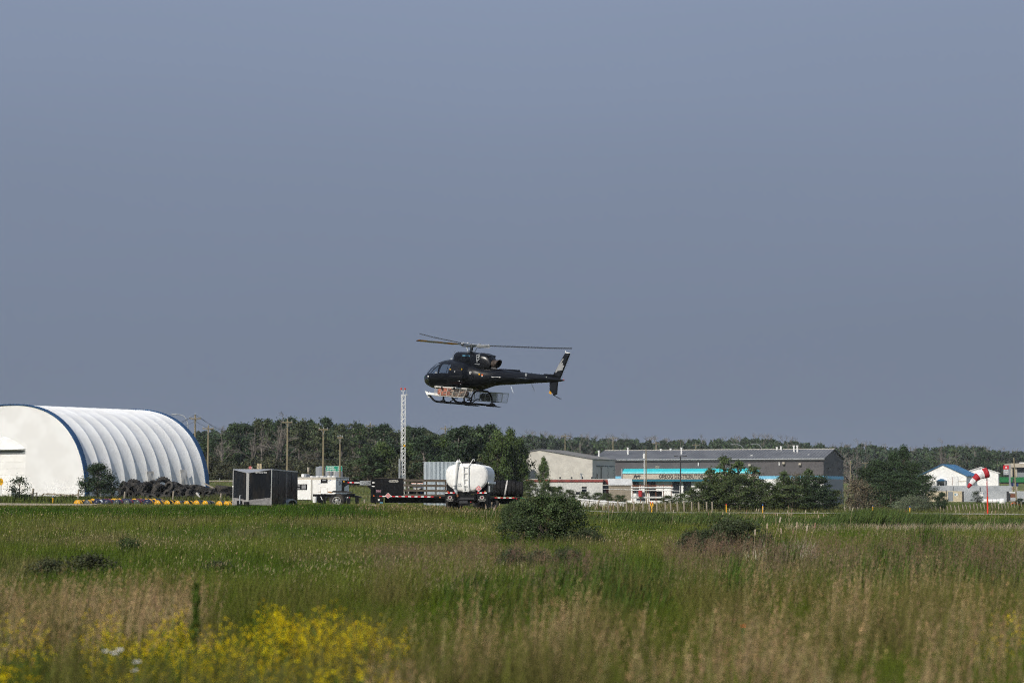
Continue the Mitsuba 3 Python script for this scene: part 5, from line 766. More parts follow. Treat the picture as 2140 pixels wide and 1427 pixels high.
placard(gn, q(813.5), zv(1034.8), -1.24, .205); part(gn, 'marker_lamp', MB().lathe([(0, 0), (.05, 0), (.05, .03), (0, .03)], 8, M=tr(q(784), -1.23, zv(1035.5)) @ rotx(90)), ORANGE); part(gn, 'marker_lamp', MB().lathe([(0, 0), (.05, 0), (.05, .03), (0, .03)], 8, M=tr(q(921), -1.23, zv(1037)) @ rotx(90)), ORANGE); part(gn, 'marker_lamp', MB().lathe([(0, 0), (.045, 0), (.045, .03), (0, .03)], 8, M=tr(q(1079), -1.23, zv(1037.6)) @ rotx(90)), RED)
part(gn, 'neck_label', MB().box(q(780), q(785), -1.17, -1.152, zv(1009.5), zv(1007)), WHITE, False); part(gn, 'neck_label', MB().box(q(779.5), q(785), -1.17, -1.152, zv(1016.7), zv(1014.4)), WHITE, False)
part(gn, 'landing_leg', MB().box(q(786), q(789), -1.0, -.85, -.1, zv(1050.5), .01), BLACK, False)
for x in (q(1000), q(1030)): wheel(gn, x, -.95, .42, .42, .25, BLACK, hub=False); wheel(gn, x, .95, .42, .42, .25, BLACK, hub=False)
rkx = thing('stake_rack', 'weathered brown stake rack standing on the flatbed behind the headboard', 'rack', place[gn])
for v0, v1 in ((1005, 1000.2), (1015.4, 1010.8), (1025.8, 1021.2), (1034.5, 1031)): part(rkx, 'rail', MB().box(q(844.5), q(1000), -1.2, -1.15, zv(v0), zv(v1), .008), DARKWOOD, False)
for u in (853.5, 872.5, 892.5, 912.5, 932, 952, 972, 992): part(rkx, 'stake', MB().box(q(u) - .045, q(u) + .045, -1.14, -1.09, zv(1034.5), zv(1000.8)), DARKWOOD, False)
cr = thing('white_crate', 'white banded boxes seen through the stake rack on the flatbed', 'crate', place[gn]); part(cr, 'box', MB().box(q(860), q(884.5), -.7, .2, zv(1010.5), zv(1007.2), .01).box(q(863.5), q(884.5), -.6, .2, zv(1020.8), zv(1015.4), .01).box(q(851), q(856), -.8, -.2, zv(1034), zv(1015), .02), WHITE, False); part(cr, 'band', MB().box(q(860), q(884.5), -.72, -.701, zv(1007.9), zv(1007.2)), ORANGE, False); part(cr, 'base', MB().box(q(847), q(886), -.5, .5, zv(1034.4), zv(1021.2), .02), BLACK, False)
part(cr, 'tool', MB().tube([(q(878), -.75, zv(1021)), (q(884), -.75, zv(1019.2))], .05, 6), BLACK); part(cr, 'rag', MB().box(q(879.5), q(882), -.75, -.7, zv(1029), zv(1026), .02), BLUEP, False)
rl = thing('ribbed_black_roll', 'row of big black ribbed rings strapped on the rear of the flatbed', 'roll', place[gn]); R0 = (zv(1000.5) - zv(1034.6)) / 2
for k in range(9):
    x = q(1026) + k * (q(1093) - q(1026)) / 8.6; rr = R0 * (1.0 if k < 7 else 1.0 - .035 * (k - 6)); part(rl, 'ring', MB().lathe([(rr * .6, -.13), (rr * .9, -.135), (rr * .985, -.11), (rr, -.05), (rr * .985, 0), (rr, .05), (rr * .985, .11), (rr * .9, .135), (rr * .6, .13), (rr * .6, -.13)], 30, M=tr(x, 0, zv(1034.4) + rr + .01) @ roty(90)), mat('roll_black', mottled((.008, .008, .009), (.016, .015, .015), 3.), .75, spec=.2) if k == 0 else 'mat_roll_black')
part(rl, 'top_cleat', MB().box(q(1067), q(1079), -.2, .2, zv(1000.4), zv(998), .02), BLACK, False)
part(rl, 'strap', MB().grid(np.array([[(q(1056.5) + d + .10 * math.sin(t) * 1.0, -(R0 + .02) * math.cos(t), zv(1034.4) + R0 + (R0 + .02) * math.sin(t)) for d in (-.05, .05)] for t in np.linspace(-1.2, 1.5, 16)])), TARP, True); part(rl, 'green_strip', MB().box(q(1036), q(1072), -1.24, -1.1, zv(1035.3), zv(1034.5)).tube([(q(1070), -1.2, zv(1035)), (q(1090), -1.15, zv(1036)), (q(1098), -1.1, zv(1039))], .025, 4), GREENP, 30)
# corrugated shed behind
SY = 166.; k = thing('corrugated_shed', 'pale blue grey corrugated steel shed behind the stake rack', 'shed', tr(XU(885.4, SY), SY, 0.5)); zv2 = lambda v: ZV(v, SY) - .5; L = 70 / F * SY
SHEETM = mat('pale_sheet', mottled((.50, .56, .60), (.43, .48, .52), .9), .45, metallic=.1)
for j in range(8): x0_ = j * L / 8; part(k, 'sheet', MB().box(x0_ + .06, x0_ + L / 8 - .09, -.09, 0, 0, zv2(965.6)).box(x0_ + L / 8 - .09, x0_ + L / 8 + .06, -.005, .02, 0, zv2(965.6)).box(x0_ + L / 8 - .03, x0_ + L / 8 + .0, -.09, -.006, 0, zv2(965.6)), SHEETM, False)
part(k, 'body', MB().box(.01, L - .01, .025, 2.6, 0, zv2(965.7)), GREYP, False); part(k, 'roof', MB().box(-.06, L + .05, -.08, 2.7, zv2(965.5), zv2(964.6)), SHEETM, False)
# tank truck seen from behind
KY = 129.; kz = ZV(1066, KY); tt = thing('tank_truck', 'white tank truck seen from behind, with ladder, hose pipe and mud flaps', 'truck', tr(XU(975.6, KY), KY, kz) @ rotz(-4.0)); kq = lambda u: (u - 975.6) / F * KY; kv = lambda v: ZV(v, KY) - kz; zx = lambda x: kq(910 + x / 10.7); zy = lambda y: kv(940 + y / 10.7)
out = [(236, 560), (247, 450), (300, 378), (400, 335), (520, 314), (620, 306), (760, 306), (900, 314), (1030, 338), (1110, 385), (1155, 460), (1166, 560), (1158, 660), (1128, 750), (1060, 830), (960, 885), (860, 915), (740, 928), (610, 930), (500, 905), (380, 850), (290, 780), (250, 690)]
o2 = np.array([(zx(a), zy(b)) for a, b in out]); o2 = np.array(Polygon(o2).buffer(-.05).buffer(.05).simplify(.004).exterior.coords)[:-1]; c0 = o2.mean(0); TLn = 5.6
prof = [(0.0, -.10, 0), (.55, -.095, 0), (.86, -.06, 0), (.955, -.015, 0), (.985, .03, 0), (1.0, .08, 0), (1.0, TLn - .1, 0), (.97, TLn, 0), (.6, TLn + .1, 0), (.0, TLn + .12, 0)]
P = np.array([[(c0[0] + (a - c0[0]) * k_, y_, c0[1] + (b - c0[1]) * k_) for a, b in np.vstack([o2, o2[:1]])] for k_, y_, _ in prof]); part(tt, 'tank', MB().grid(P), WHITE, 40)
part(tt, 'tank_seam', MB().tube([(c0[0] + (a - c0[0]) * 1.002, .07, c0[1] + (b - c0[1]) * 1.002) for a, b in np.vstack([o2, o2[:1]])], .016, 5), WHITE)
part(tt, 'rollover_guard', MB().box(zx(570), zx(600), .1, TLn - .4, zy(310), zy(256), .01).box(zx(875), zx(905), .1, TLn - .4, zy(310), zy(256), .01).box(zx(570), zx(905), .08, .14, zy(312), zy(256), .01).box(zx(600), zx(875), .2, TLn - .5, zy(316), zy(300)), BLACK, False)
for sx, pts in ((0, [(535, 205), (540, 222), (628, 365)]), (1, [(878, 245), (872, 215), (850, 205), (760, 345), (748, 365)])): part(tt, 'handrail', MB().tube([(zx(a), -.12, zy(b)) for a, b in pts], .024, 6), WHITE)
part(tt, 'ladder_rail', MB().tube([(zx(640), -.20, zy(365)), (zx(640), -.22, zy(935))], .03, 6), WHITE); part(tt, 'ladder_rail', MB().tube([(zx(745), -.20, zy(360)), (zx(745), -.22, zy(935))], .03, 6), WHITE)
for y in (375, 510, 650, 790, 925): part(tt, 'rung', MB().tube([(zx(615), -.21, zy(y)), (zx(758), -.21, zy(y))], .024, 6), WHITE)
part(tt, 'ladder_top', MB().tube([(zx(640), -.2, zy(380)), (zx(640), -.05, zy(375))], .022, 5).tube([(zx(745), -.2, zy(380)), (zx(745), -.05, zy(375))], .022, 5), STEEL)
part(tt, 'hose_pipe', MB().tube([(zx(520), .1, zy(268)), (zx(500), -.06, zy(258)), (zx(490), -.17, zy(285)), (zx(440), -.19, zy(770)), (zx(418), -.17, zy(868))], [.075, .085, .085, .082, .06], 10), WHITE); part(tt, 'hose_pipe_clamp', MB().lathe([(.09, -.03), (.10, 0), (.09, .03)], 12, M=tr(zx(432), -.19, zy(800)) @ roty(-6)), STEEL)
part(tt, 'valve', MB().tube([(zx(425), -.1, zy(870)), (zx(470), -.15, zy(930)), (zx(490), -.15, zy(985))], [.06, .08, .05], 8).box(zx(440), zx(500), -.2, -.05, zy(960), zy(905), .02), STEEL, 30); part(tt, 'valve_drop', MB().tube([(zx(495), -.14, zy(990)), (zx(510), -.14, zy(1045))], .06, 8), RUST)
placard(tt, zx(972), zy(860), -.13, .195); part(tt, 'placard_holder', MB().prism([(zx(972), zy(945)), (zx(1054), zy(865)), (zx(972), zy(780)), (zx(890), zy(865))], -.125, -.10, 'y'), BLACK, False)
part(tt, 'tank_lettering', MB().text('IVI', .08, tr(zx(515), -.112, zy(782)) @ FACE_Y, depth=.005).text('UN 12', .06, tr(zx(505), -.108, zy(815)) @ FACE_Y, depth=.005), GREYP, False)
part(tt, 'cradle', MB().prism([(zx(240), zy(940)), (zx(1160), zy(940)), (zx(1160), zy(770)), (zx(1060), zy(860)), (zx(860), zy(932)), (zx(600), zy(938)), (zx(380), zy(880)), (zx(240), zy(730))], .3, 5.0, 'y'), BLACK, False)
part(tt, 'bumper_bar', MB().box(zx(222), zx(1158), -.05, .25, zy(985), zy(940), .015), BLACK, False)
mr, mw = MB(), MB(); tape(mr, mw, zx(282), zx(440), -.056, zy(972), 3, .075); mw.box(zx(224), zx(280), -.062, -.056, zy(972), zy(948)); tape(mr, mw, zx(935), zx(1155), -.056, zy(975), 4, .085); part(tt, 'red_tape', mr, SIGNRED, False); part(tt, 'white_tape', mw, WHITE, False)
for u in (262, 1090): part(tt, 'amber_lamp', MB().box(zx(u), zx(u + 40), -.06, .02, zy(938), zy(922), .01), ORANGE, False)
for a, b in ((218, 436), (928, 1158)):
    f_ = part(tt, 'mud_flap', MB().box(zx(a), zx(b), -.03, -.012, zy(1160), zy(980)), BLACK, False); s_ = f_.split('__')[1]; c_ = (zx(a) + zx(b)) / 2
    part(tt, s_ + '__emblem', MB().prism([(c_ + .135 * math.cos(t), zy(1060) + .095 * math.sin(t)) for t in np.linspace(0, 6.283, 24)[:-1]], -.04, -.031, 'y'), CREAM, False); part(tt, s_ + '__emblem_heart', MB().prism([(c_ + .085 * math.cos(t), zy(1060) + .06 * math.sin(t)) for t in np.linspace(0, 6.283, 20)[:-1]], -.046, -.041, 'y'), BLACK, False)
    part(tt, s_ + '__emblem_mark', MB().box(c_ - .05, c_ + .05, -.051, -.047, zy(1085), zy(1076)).prism([(c_ - .055, zy(1072)), (c_ + .055, zy(1072)), (c_ + .03, zy(1035)), (c_ - .03, zy(1035))], -.051, -.047, 'y'), MAROON, False); part(tt, s_ + '__lettering', MB().text('WESTSTAR', .055, tr(zx(a) + .08, -.034, zy(1118)) @ FACE_Y, depth=.004, width=zx(b) - zx(a) - .16).text('TANKERS', .03, tr(zx(a) + .13, -.034, zy(1142)) @ FACE_Y, depth=.004, width=zx(b) - zx(a) - .26), CREAM, False)
for xc in (zx(275), zx(390), zx(985), zx(1105)):
    for yy_ in (.75, 2.1): part(tt, 'tyre', MB().lathe([(.29, -.14), (.44, -.15), (.51, -.11), (.52, 0), (.51, .11), (.44, .15), (.29, .14), (.29, -.14)], 26, M=tr(xc, yy_, .52) @ roty(90)), RUBBER)
part(tt, 'axle', MB().tube([(zx(240), .75, .52), (zx(1150), .75, .52)], .09, 8).tube([(zx(240), 2.1, .52), (zx(1150), 2.1, .52)], .09, 8).lathe([(0, -.2), (.2, -.16), (.24, 0), (.2, .16), (0, .2)], 12, M=tr(0, .75, .52)), DARK); part(tt, 'frame', MB().box(zx(480), zx(520), 0, 8.2, zy(1130), zy(990)).box(zx(860), zx(900), 0, 8.2, zy(1130), zy(990)).box(zx(480), zx(900), .02, .12, zy(1120), zy(1000)), BLACK, False)
part(tt, 'rear_step', MB().box(zx(540), zx(730), -.12, .05, zy(1200), zy(1128), .02), DARK, False); part(tt, 'light_bar', MB().box(zx(520), zx(870), -.02, .02, zy(1110), zy(1060), .01), DARK, False); part(tt, 'hitch', MB().prism([(zx(470), zy(1150)), (zx(860), zy(1150)), (zx(760), zy(1240)), (zx(560), zy(1240))], -.05, .1, 'y'), BLACK, False); part(tt, 'tail_lamp', MB().box(zx(782), zx(806), -.07, -.052, zy(1170), zy(1152)), RED, False)
part(tt, 'side_tray', MB().box(zx(1168), zx(1195), .2, TLn, zy(760), zy(705), .02), WHITE, False); part(tt, 'bracket', MB().box(zx(1180), zx(1215), .3, .4, zy(940), zy(800), .01), STEEL, False)
part(tt, 'cab', MB().box(zx(300), zx(940), TLn + .5, TLn + 2.4, 1.2, 2.75, .12), WHITE, False); part(tt, 'cab__rear_window', MB().box(zx(500), zx(900), TLn + .47, TLn + .497, 1.9, 2.5), GLASS_DARK, False)
for xc in (zx(300), zx(960)): part(tt, 'tyre', MB().lathe([(.29, -.14), (.44, -.15), (.51, -.11), (.52, 0), (.51, .11), (.44, .15), (.29, .14), (.29, -.14)], 26, M=tr(xc, TLn + 1.6, .52) @ roty(90)), RUBBER)
for u, v, w_, lab in [(779, 1054.5, 13, 'pale plank lying in the grass left under the flatbed'), (790, 1056.8, 4, 'short yellow offcut beside the pale plank')]:
    a, b = W(u - w_ / 2, v, 147), W(u + w_ / 2, v, 147); single('plank', MB().box(a[0], b[0], 146.9, 147.1, a[2] - .03, a[2] + .03), BEIGE if w_ > 5 else YELLOW, lab, 'plank', smooth=False)
# ------------------------------------------------------------------ helicopter
def heli_matrix(psi=42., pit=4.5, hub=(986, 722), D=115., hz=3.2):
    a, t = math.radians(psi), math.radians(pit); f = np.array([-math.cos(a), math.sin(a), 0]); l = np.array([-math.sin(a), -math.cos(a), 0]); u = np.array([0, 0, 1.])
    m = np.eye(4); m[:3, 0], m[:3, 1], m[:3, 2] = f * math.cos(t) + u * math.sin(t), l, u * math.cos(t) - f * math.sin(t); m[:3, 3] = W(*hub, D) - m[:3, 2] * hz; return m
HM_ = heli_matrix(); hc = thing('helicopter', 'black helicopter hovering with cargo baskets on its skids', 'helicopter', HM_)
from scipy.interpolate import PchipInterpolator
ST = np.array([(3.17, 1.24, 1.28, .02, 2.), (3.12, 1.12, 1.38, .22, 2.), (3.0, .98, 1.53, .42, 2.1), (2.8, .88, 1.72, .60, 2.2), (2.5, .80, 1.95, .76, 2.4), (2.2, .755, 2.12, .86, 2.5), (1.9, .73, 2.25, .91, 2.6), (1.6, .72, 2.34, .94, 2.7), (1.2, .72, 2.40, .95, 2.7), (.8, .72, 2.41, .95, 2.7), (.3, .74, 2.40, .93, 2.7), (-.2, .77, 2.34, .88, 2.6), (-.8, .86, 2.2, .77, 2.5), (-1.3, 1.0, 2.06, .61, 2.4), (-1.8, 1.12, 2.01, .46, 2.3), (-2.2, 1.175, 2.02, .38, 2.2), (-3.0, 1.245, 1.985, .33, 2.2), (-4.0, 1.335, 1.925, .27, 2.2), (-5.0, 1.43, 1.88, .20, 2.1), (-5.8, 1.50, 1.80, .15, 2.), (-6.4, 1.56, 1.70, .09, 2.), (-6.68, 1.615, 1.645, .02, 2.)])[::-1]
FI = [PchipInterpolator(ST[:, 0], ST[:, k]) for k in (1, 2, 3, 4)]
def skin(xs, th, off=0.):
    zb, zt, hw, n = [f(xs)[:, None] for f in FI]; c, s_ = np.cos(th)[None], np.sin(th)[None]
    y = (hw + off) * np.sign(c) * np.abs(c) ** (2 / n); z = (zb + zt) / 2 + ((zt - zb) / 2 + off) * np.sign(s_) * np.abs(s_) ** (2 / n); return np.stack([np.broadcast_to(xs[:, None], y.shape), y, z], -1)
xs = np.concatenate([np.linspace(-6.68, -1.4, 60), np.linspace(-1.36, .5, 40), np.linspace(.525, 2.6, 84), np.linspace(2.63, 3.17, 22)]); th = np.linspace(0, 2 * np.pi, 145); P = skin(xs, th)
C_ = (P[:-1, :-1] + P[1:, 1:]) / 2; cx, cy, cz = C_[..., 0], np.abs(C_[..., 1]), C_[..., 2]; xp = 2.40 - (cz - 1.55) * .92
side = (cz > 1.59) & (cz < 2.14); wsA = side & (cx < xp - .05) & (cx > 1.50 - (cz - 1.6) * .02); wsB = (cz > 1.63) & (cz < 2.12) & (cx < 1.41 - (cz - 1.62) * .26) & (cx > .86); wsC = (cz > 1.66) & (cz < 2.10) & (cx > .66) & (cx < .82 - .05 * (2.1 - cz))
wsF = (cx > xp + .07) & (cz > 1.50) & (cx > 1.75) & (cz < 2.27) & (np.abs(C_[..., 1]) > .035); chin = (np.abs(cx - 2.42) < .17) & (np.abs(cz - 1.22) < .13) & (cy > .4)
wsA &= cy > .45; win = [wsA, wsB, wsC, wsF, chin]; anyw = wsA | wsB | wsC | wsF | chin
def patch(mask, PP): 
    i, j = np.nonzero(mask); b = PP.shape[1]; q = np.stack([i * b + j, (i + 1) * b + j, (i + 1) * b + j + 1, i * b + j + 1], -1); mb = MB(); used, inv = np.unique(q, return_inverse=True); return mb.add(PP.reshape(-1, 3)[used], inv.reshape(q.shape))
boom = C_[..., 0] < -1.9
part(hc, 'fuselage', patch(~anyw & ~boom, P), GLOSS, True); part(hc, 'tail_boom', patch(boom, P), GLOSS, True)
left = C_[..., 1] > 0; TINT = {'type': 'thindielectric', 'int_ior': 1.5, 'specular_transmittance': {'type': 'rgb', 'value': [.62, .67, .71]}}; scene['mat_tinted_glass'] = TINT
for nm, m in (('side_windscreen', wsA), ('door_window', wsB), ('rear_window', wsC), ('chin_window', chin)):
    for s in (True, False): part(hc, nm, patch(m & (left == s), P), 'mat_tinted_glass', True)
for s in (True, False): part(hc, 'windscreen', patch(wsF & (left == s), P), 'mat_tinted_glass', True)
# doors stand a few millimetres proud of the skin
PD = skin(xs, th, .012); dm = [('front_door', (cx > .90) & (cx < 1.66) & (cz > .93) & (cz < 2.2) & ~anyw), ('sliding_door', (cx > -.32) & (cx < .66) & (cz > .90) & (cz < 1.80) & ~anyw), ('baggage_door', (cx > -1.35) & (cx < -.98) & (cz > 1.2) & (cz < 1.72))]
for nm, m in dm:
    for s in (True, False): part(hc, nm, patch(m & (left == s) & (cy > .3), PD), GLOSS, True)
SM = MB(); 
def onskin(x, z, off=.016, side=1):
    zb, zt, hw, n = [float(f(x)) for f in FI]; t = (z - (zb + zt) / 2) / ((zt - zb) / 2); y = hw * max(1 - abs(t) ** n, 0) ** (1 / n); return np.array([x, side * (y + off), z])
part(hc, 'door_rail', MB().tube([onskin(x, 1.515) for x in np.linspace(.60, -.22, 8)], .012, 5), DARK); part(hc, 'door_rail', MB().tube([onskin(x, 1.84 - .02 * (x < .2)) for x in np.linspace(.62, -.70, 10)], .014, 5), DARK)
for x, z, m, r in [(.59, 1.85, YELLOW, .05), (-.17, 1.91, YELLOW, .05), (-1.24, 1.69, YELLOW, .055), (-1.42, 1.66, ORANGE, .05), (-1.42, 1.60, WHITE, .035), (.26, 1.76, WHITE, .03), (-.07, 1.27, WHITE, .03), (-.12, 1.12, STEEL, .035), (1.62, 1.64, WHITE, .035), (2.28, 1.42, WHITE, .045), (.74, .86, YELLOW, .035), (-2.05, 1.58, WHITE, .03), (-2.5, 1.60, WHITE, .035), (-1.95, 1.60, STEEL, .02), (1.02, .80, STEEL, .02), (.3, .83, STEEL, .02), (-.05, .85, STEEL, .02)]:
    p = onskin(x, z, .01); part(hc, 'placard' if m in (YELLOW, ORANGE) else 'fitting', MB().box(p[0] - r, p[0] + r, p[1] - .02, p[1] + .012, p[2] - r * .8, p[2] + r * .8, .006), m, False)
p = onskin(.0, 1.91, .0); part(hc, 'intake_slot', MB().box(-.15, .17, p[1] - .02, p[1] + .006, 1.86, 1.955, .004), BLACK, False); p = onskin(-.85, 1.48, .0); part(hc, 'step_hole', MB().box(-.95, -.77, p[1] - .02, p[1] + .008, 1.39, 1.57, .004), BLACK, False)
p = onskin(-.74, 1.74, .005); part(hc, 'fuel_cap', MB().lathe([(.05, 0), (.075, 0), (.075, .02), (.05, .025), (.05, 0)], 14, M=tr(p) @ rotx(-90)), WHITE, 30)
p = onskin(2.85, 1.38, .0); part(hc, 'nav_light', MB().lathe([(0, -.05), (.04, 0), (0, .05)], 8, M=tr(p)), GREENP)
part(hc, 'registration', MB().text('C-FNFM', .15, FACE_P((-1, -.02, 0), (0, .25, 1), onskin(1.74, .93, .02)), depth=.004, width=.6), STEEL, False)
# cabin inside
part(hc, 'cabin_floor', MB().box(-.1, 2.3, -.75, .75, .95, 1.0), BLACK, False); part(hc, 'instrument_panel', MB().box(2.15, 2.35, -.12, .62, 1.0, 1.55, .04), DARK, False)
part(hc, 'rear_bulkhead', MB().prism([(-.75, 1.0), (.75, 1.0), (.78, 1.7), (.55, 2.28), (-.55, 2.28), (-.78, 1.7)], .1, .16, 'x'), BLACK, False)
for y in (-.42, .42): s_ = part(hc, 'seat', MB().box(1.0, 1.45, y - .23, y + .23, 1.05, 1.32, .05), BLACK, False); part(hc, s_.split('__')[1] + '__backrest', MB().box(.92, 1.06, y - .22, y + .22, 1.3, 1.86, .05), BLACK, False); part(hc, s_.split('__')[1] + '__headrest', MB().box(.90, 1.0, y - .12, y + .12, 1.88, 2.08, .04), BLACK, False)
part(hc, 'harness', MB().box(1.07, 1.09, .30, .36, 1.5, 1.75), RED, False); part(hc, 'wiper', MB().tube([(2.42, .5, 1.6), (2.0, .62, 2.0)], .012, 4), BLACK)
# engine and gearbox cowling, intake and exhaust
CS = np.array([(1.06, 2.3, 2.42, .20, 3.), (.98, 2.28, 2.56, .36, 3.2), (.84, 2.22, 2.78, .46, 3.6), (.7, 2.1, 2.83, .50, 4.2), (.3, 1.98, 2.84, .53, 4.4), (-.3, 1.9, 2.83, .54, 4.4), (-.8, 1.8, 2.82, .54, 4.2), (-1.1, 1.76, 2.79, .50, 3.8), (-1.35, 1.78, 2.76, .42, 3.2), (-1.55, 1.84, 2.66, .33, 2.6), (-1.66, 1.9, 2.5, .27, 2.2)])[::-1]
CI = [PchipInterpolator(CS[:, 0], CS[:, k]) for k in (1, 2, 3, 4)]
def cskin(xs, th, off=0.):
    zb, zt, hw, n = [f(xs)[:, None] for f in CI]; c, s_ = np.cos(th)[None], np.sin(th)[None]
    y = (hw + off) * np.sign(c) * np.abs(c) ** (2 / n); z = (zb + zt) / 2 + ((zt - zb) / 2 + off) * np.sign(s_) * np.abs(s_) ** (2 / n); return np.stack([np.broadcast_to(xs[:, None], y.shape), y, z], -1)
tc = np.linspace(0, 2 * np.pi, 61); part(hc, 'gearbox_cowling', MB().grid(cskin(np.linspace(-.33, 1.06, 28), tc)), GLOSS, True); part(hc, 'engine_cowling', MB().grid(cskin(np.linspace(-1.66, -.345, 24), tc, .008)), GLOSS, True)
part(hc, 'cowling_rim', MB().prism([(-1.55, 2.70), (-1.0, 2.83), (-.98, 2.80), (-1.5, 2.64)], -.3, .3, 'y').lathe([(.30, -.03), (.33, 0), (.30, .03)], 20, M=tr(-1.50, 0, 2.5) @ roty(80) @ sc(.55, 1, 1)), BLACK, 30)
EXH = mat('burnt_metal', mottled((.055, .042, .036), (.11, .085, .07), 6.), .55, metallic=.4); a = np.linspace(0, 2 * np.pi, 27)
part(hc, 'exhaust', MB().grid(np.array([[(x - (.11 * math.sin(t) if k == 3 or k == 4 else 0), r * math.cos(t), 2.26 + .04 * k * .3 + r * math.sin(t)) for t in a] for k, (x, r) in enumerate([(-1.35, .24), (-1.5, .215), (-1.75, .205), (-2.02, .225), (-2.02, .205), (-1.6, .17)])])), EXH, True)
part(hc, 'exhaust_shroud', MB().grid(np.array([[(x, r * math.cos(t) * 1.15, 2.03 + r * math.sin(t)) for t in np.linspace(-.15, math.pi + .15, 15)] for x, r in ((-1.25, .10), (-1.5, .17), (-1.8, .10), (-1.95, .02))]), flip=True), DARK, True)
part(hc, 'cowl_letter', MB().text('EUROCOPTER', .06, tr(.12, .555, 2.60) @ rotz(180) @ FACE_Y, depth=.006, width=.52), LBLUE, False)
lg = MB().text('B', .30, tr(-.88, .556, 2.42) @ rotz(180) @ FACE_Y, False, depth=.006).text('3', .17, tr(-1.02, .555, 2.58) @ rotz(180) @ FACE_Y, False, depth=.006).text('R', .12, tr(-.92, .556, 2.31) @ rotz(180) @ FACE_Y, False, depth=.006).text('The Ecureuil', .045, tr(-.80, .56, 2.20) @ rotz(180) @ FACE_Y, depth=.006, width=.38); part(hc, 'cowl_emblem', lg, CONT_GREY, False)
part(hc, 'boom_fairing', MB().box(-3.55, -2.1, -.07, .07, 1.9, 2.045, .03).box(-5.95, -5.25, -.08, .08, 1.78, 1.915, .03), GLOSS, False); part(hc, 'boom_plate', MB().prism([(-4.16, 1.70), (-4.26, 1.70), (-4.26, 1.88), (-4.16, 1.88)], .20, .245, 'y'), STEEL, False); part(hc, 'boom_light', MB().lathe([(0, -.03), (.035, 0), (0, .03)], 8, M=tr(-5.6, .2, 1.74)), WHITE)
part(hc, 'step_bar', MB().tube([onskin(x, 1.59, .02) for x in (-1.95, -2.2, -2.5)], .012, 4), WHITE)
# tail surfaces
def fin(poly, th_, m, name):
    mb = MB(); pl_ = np.array(poly); c = pl_.mean(0); inn = c + (pl_ - c) * .82; n = len(pl_)
    v = [(x, 0.0, z) for x, z in pl_] + [(x, s * th_ / 2, z) for s in (1, -1) for x, z in inn]; f = []
    for s in (0, 1):
        o = n + s * n
        for k in range(n):
            j = (k + 1) % n; f += [[k, j, o + j], [k, o + j, o + k]]
        f += [[o, o + k, o + k + 1] for k in range(1, n - 1)]
    return part(hc, name, mb.add(v, f), m, False)
FINM = mat('fin_black', (.008, .009, .012), .3, spec=.5)
fin([(-5.83, 1.80), (-6.64, 3.08), (-6.96, 3.03), (-6.36, 1.66)], .13, FINM, 'fin'); fin([(-5.66, 1.52), (-5.78, 1.16), (-5.70, 1.06), (-6.03, .82), (-6.24, .90), (-6.25, 1.56)], .11, FINM, 'ventral_fin')
part(hc, 'fin_cap', MB().box(-6.93, -6.68, -.05, .05, 3.03, 3.075, .01).tube([(-6.64, 0, 3.05), (-6.63, 0, 3.17)], .025, 6), WHITE, 30)
def fz(u, v): # pixel on the fin to model x, z
    o, d = HM_[:3, :3].T @ (EYE - HM_[:3, 3]), HM_[:3, :3].T @ (FW + np.array([1., 0, 0]) * (u - CU) / F - UP * (v - CV) / F); t = (.07 - o[1]) / d[1]; return (o + d * t)[[0, 2]]
lf = [(1480, 305), (1512, 303), (1470, 372), (1452, 402), (1497, 378), (1489, 410), (1500, 428), (1472, 440), (1524, 452), (1505, 478), (1480, 512), (1495, 530), (1480, 547), (1376, 560), (1342, 606), (1326, 575), (1400, 430)]
part(hc, 'leaf_emblem', MB().prism([tuple(fz(1030 + a / 10.19, 720 + b / 10.19)) for a, b in lf], .062, .072, 'y'), mat('silver_decal', (.40, .40, .40), .35, metallic=.3), False, label='silver half maple leaf emblem on the fin'); 
mb = MB()
for k in range(13): z = 1.78 + k * .095; x0_ = -6.36 - .44 * (z - 1.66) / 1; mb.box(x0_ - .06, x0_ + .22, -.058, .058, z, z + .012)
part(hc, 'fin_rib', mb, BLACK, False, kind='stuff')
st_ = [(-4.36, 1.27, 1.60), (-4.86, 1.27, 1.585), (-4.86, -1.27, 1.585), (-4.36, -1.27, 1.60)]
for s in (-1, 1): part(hc, 'stabiliser', MB().prism([(-4.34, 1.61), (-4.40, 1.64), (-4.55, 1.64), (-4.88, 1.60), (-4.55, 1.57), (-4.40, 1.575)], min(s * .2, s * 1.27), max(s * .2, s * 1.27), 'y'), FINM, 30)
part(hc, 'tail_skid', MB().tube([(-5.95, 0, .85), (-6.4, 0, .69), (-6.52, 0, .68)], .018, 6), BLACK); part(hc, 'tail_light', MB().lathe([(0, -.05), (.03, 0), (0, .06)], 8, M=tr(-6.62, 0, 1.65)), LAMPRED); part(hc, 'boom_antenna', MB().tube([(-2.94, 0, 1.24), (-3.2, 0, .78)], .008, 4), STEEL); part(hc, 'boom_antenna', MB().tube([(-4.40, 0, 1.37), (-4.52, 0, 1.2), (-4.66, 0, 1.0)], [.012, .02, .02], 5), WHITE)
part(hc, 'roof_antenna', MB().lathe([(.09, 0), (.05, .06), (.02, .10), (0, .11)], 10, M=tr(1.44, 0, 2.39)).tube([(1.44, 0, 2.48), (1.19, 0, 2.90)], .01, 4), STEEL)
tr0, tr1, tr2 = np.array([-5.80, -.36, 1.72]), np.array([-5.42, -.36, .90]), np.array([-6.18, -.36, 2.54])
tro = part(hc, 'tail_rotor', MB().tube([(-5.8, 0, 1.72), (-5.8, -.42, 1.72)], [.07, .06], 10).lathe([(0, -.06), (.10, -.05), (.10, .05), (0, .06)], 12, M=tr(tr0) @ rotx(90)), DARK)
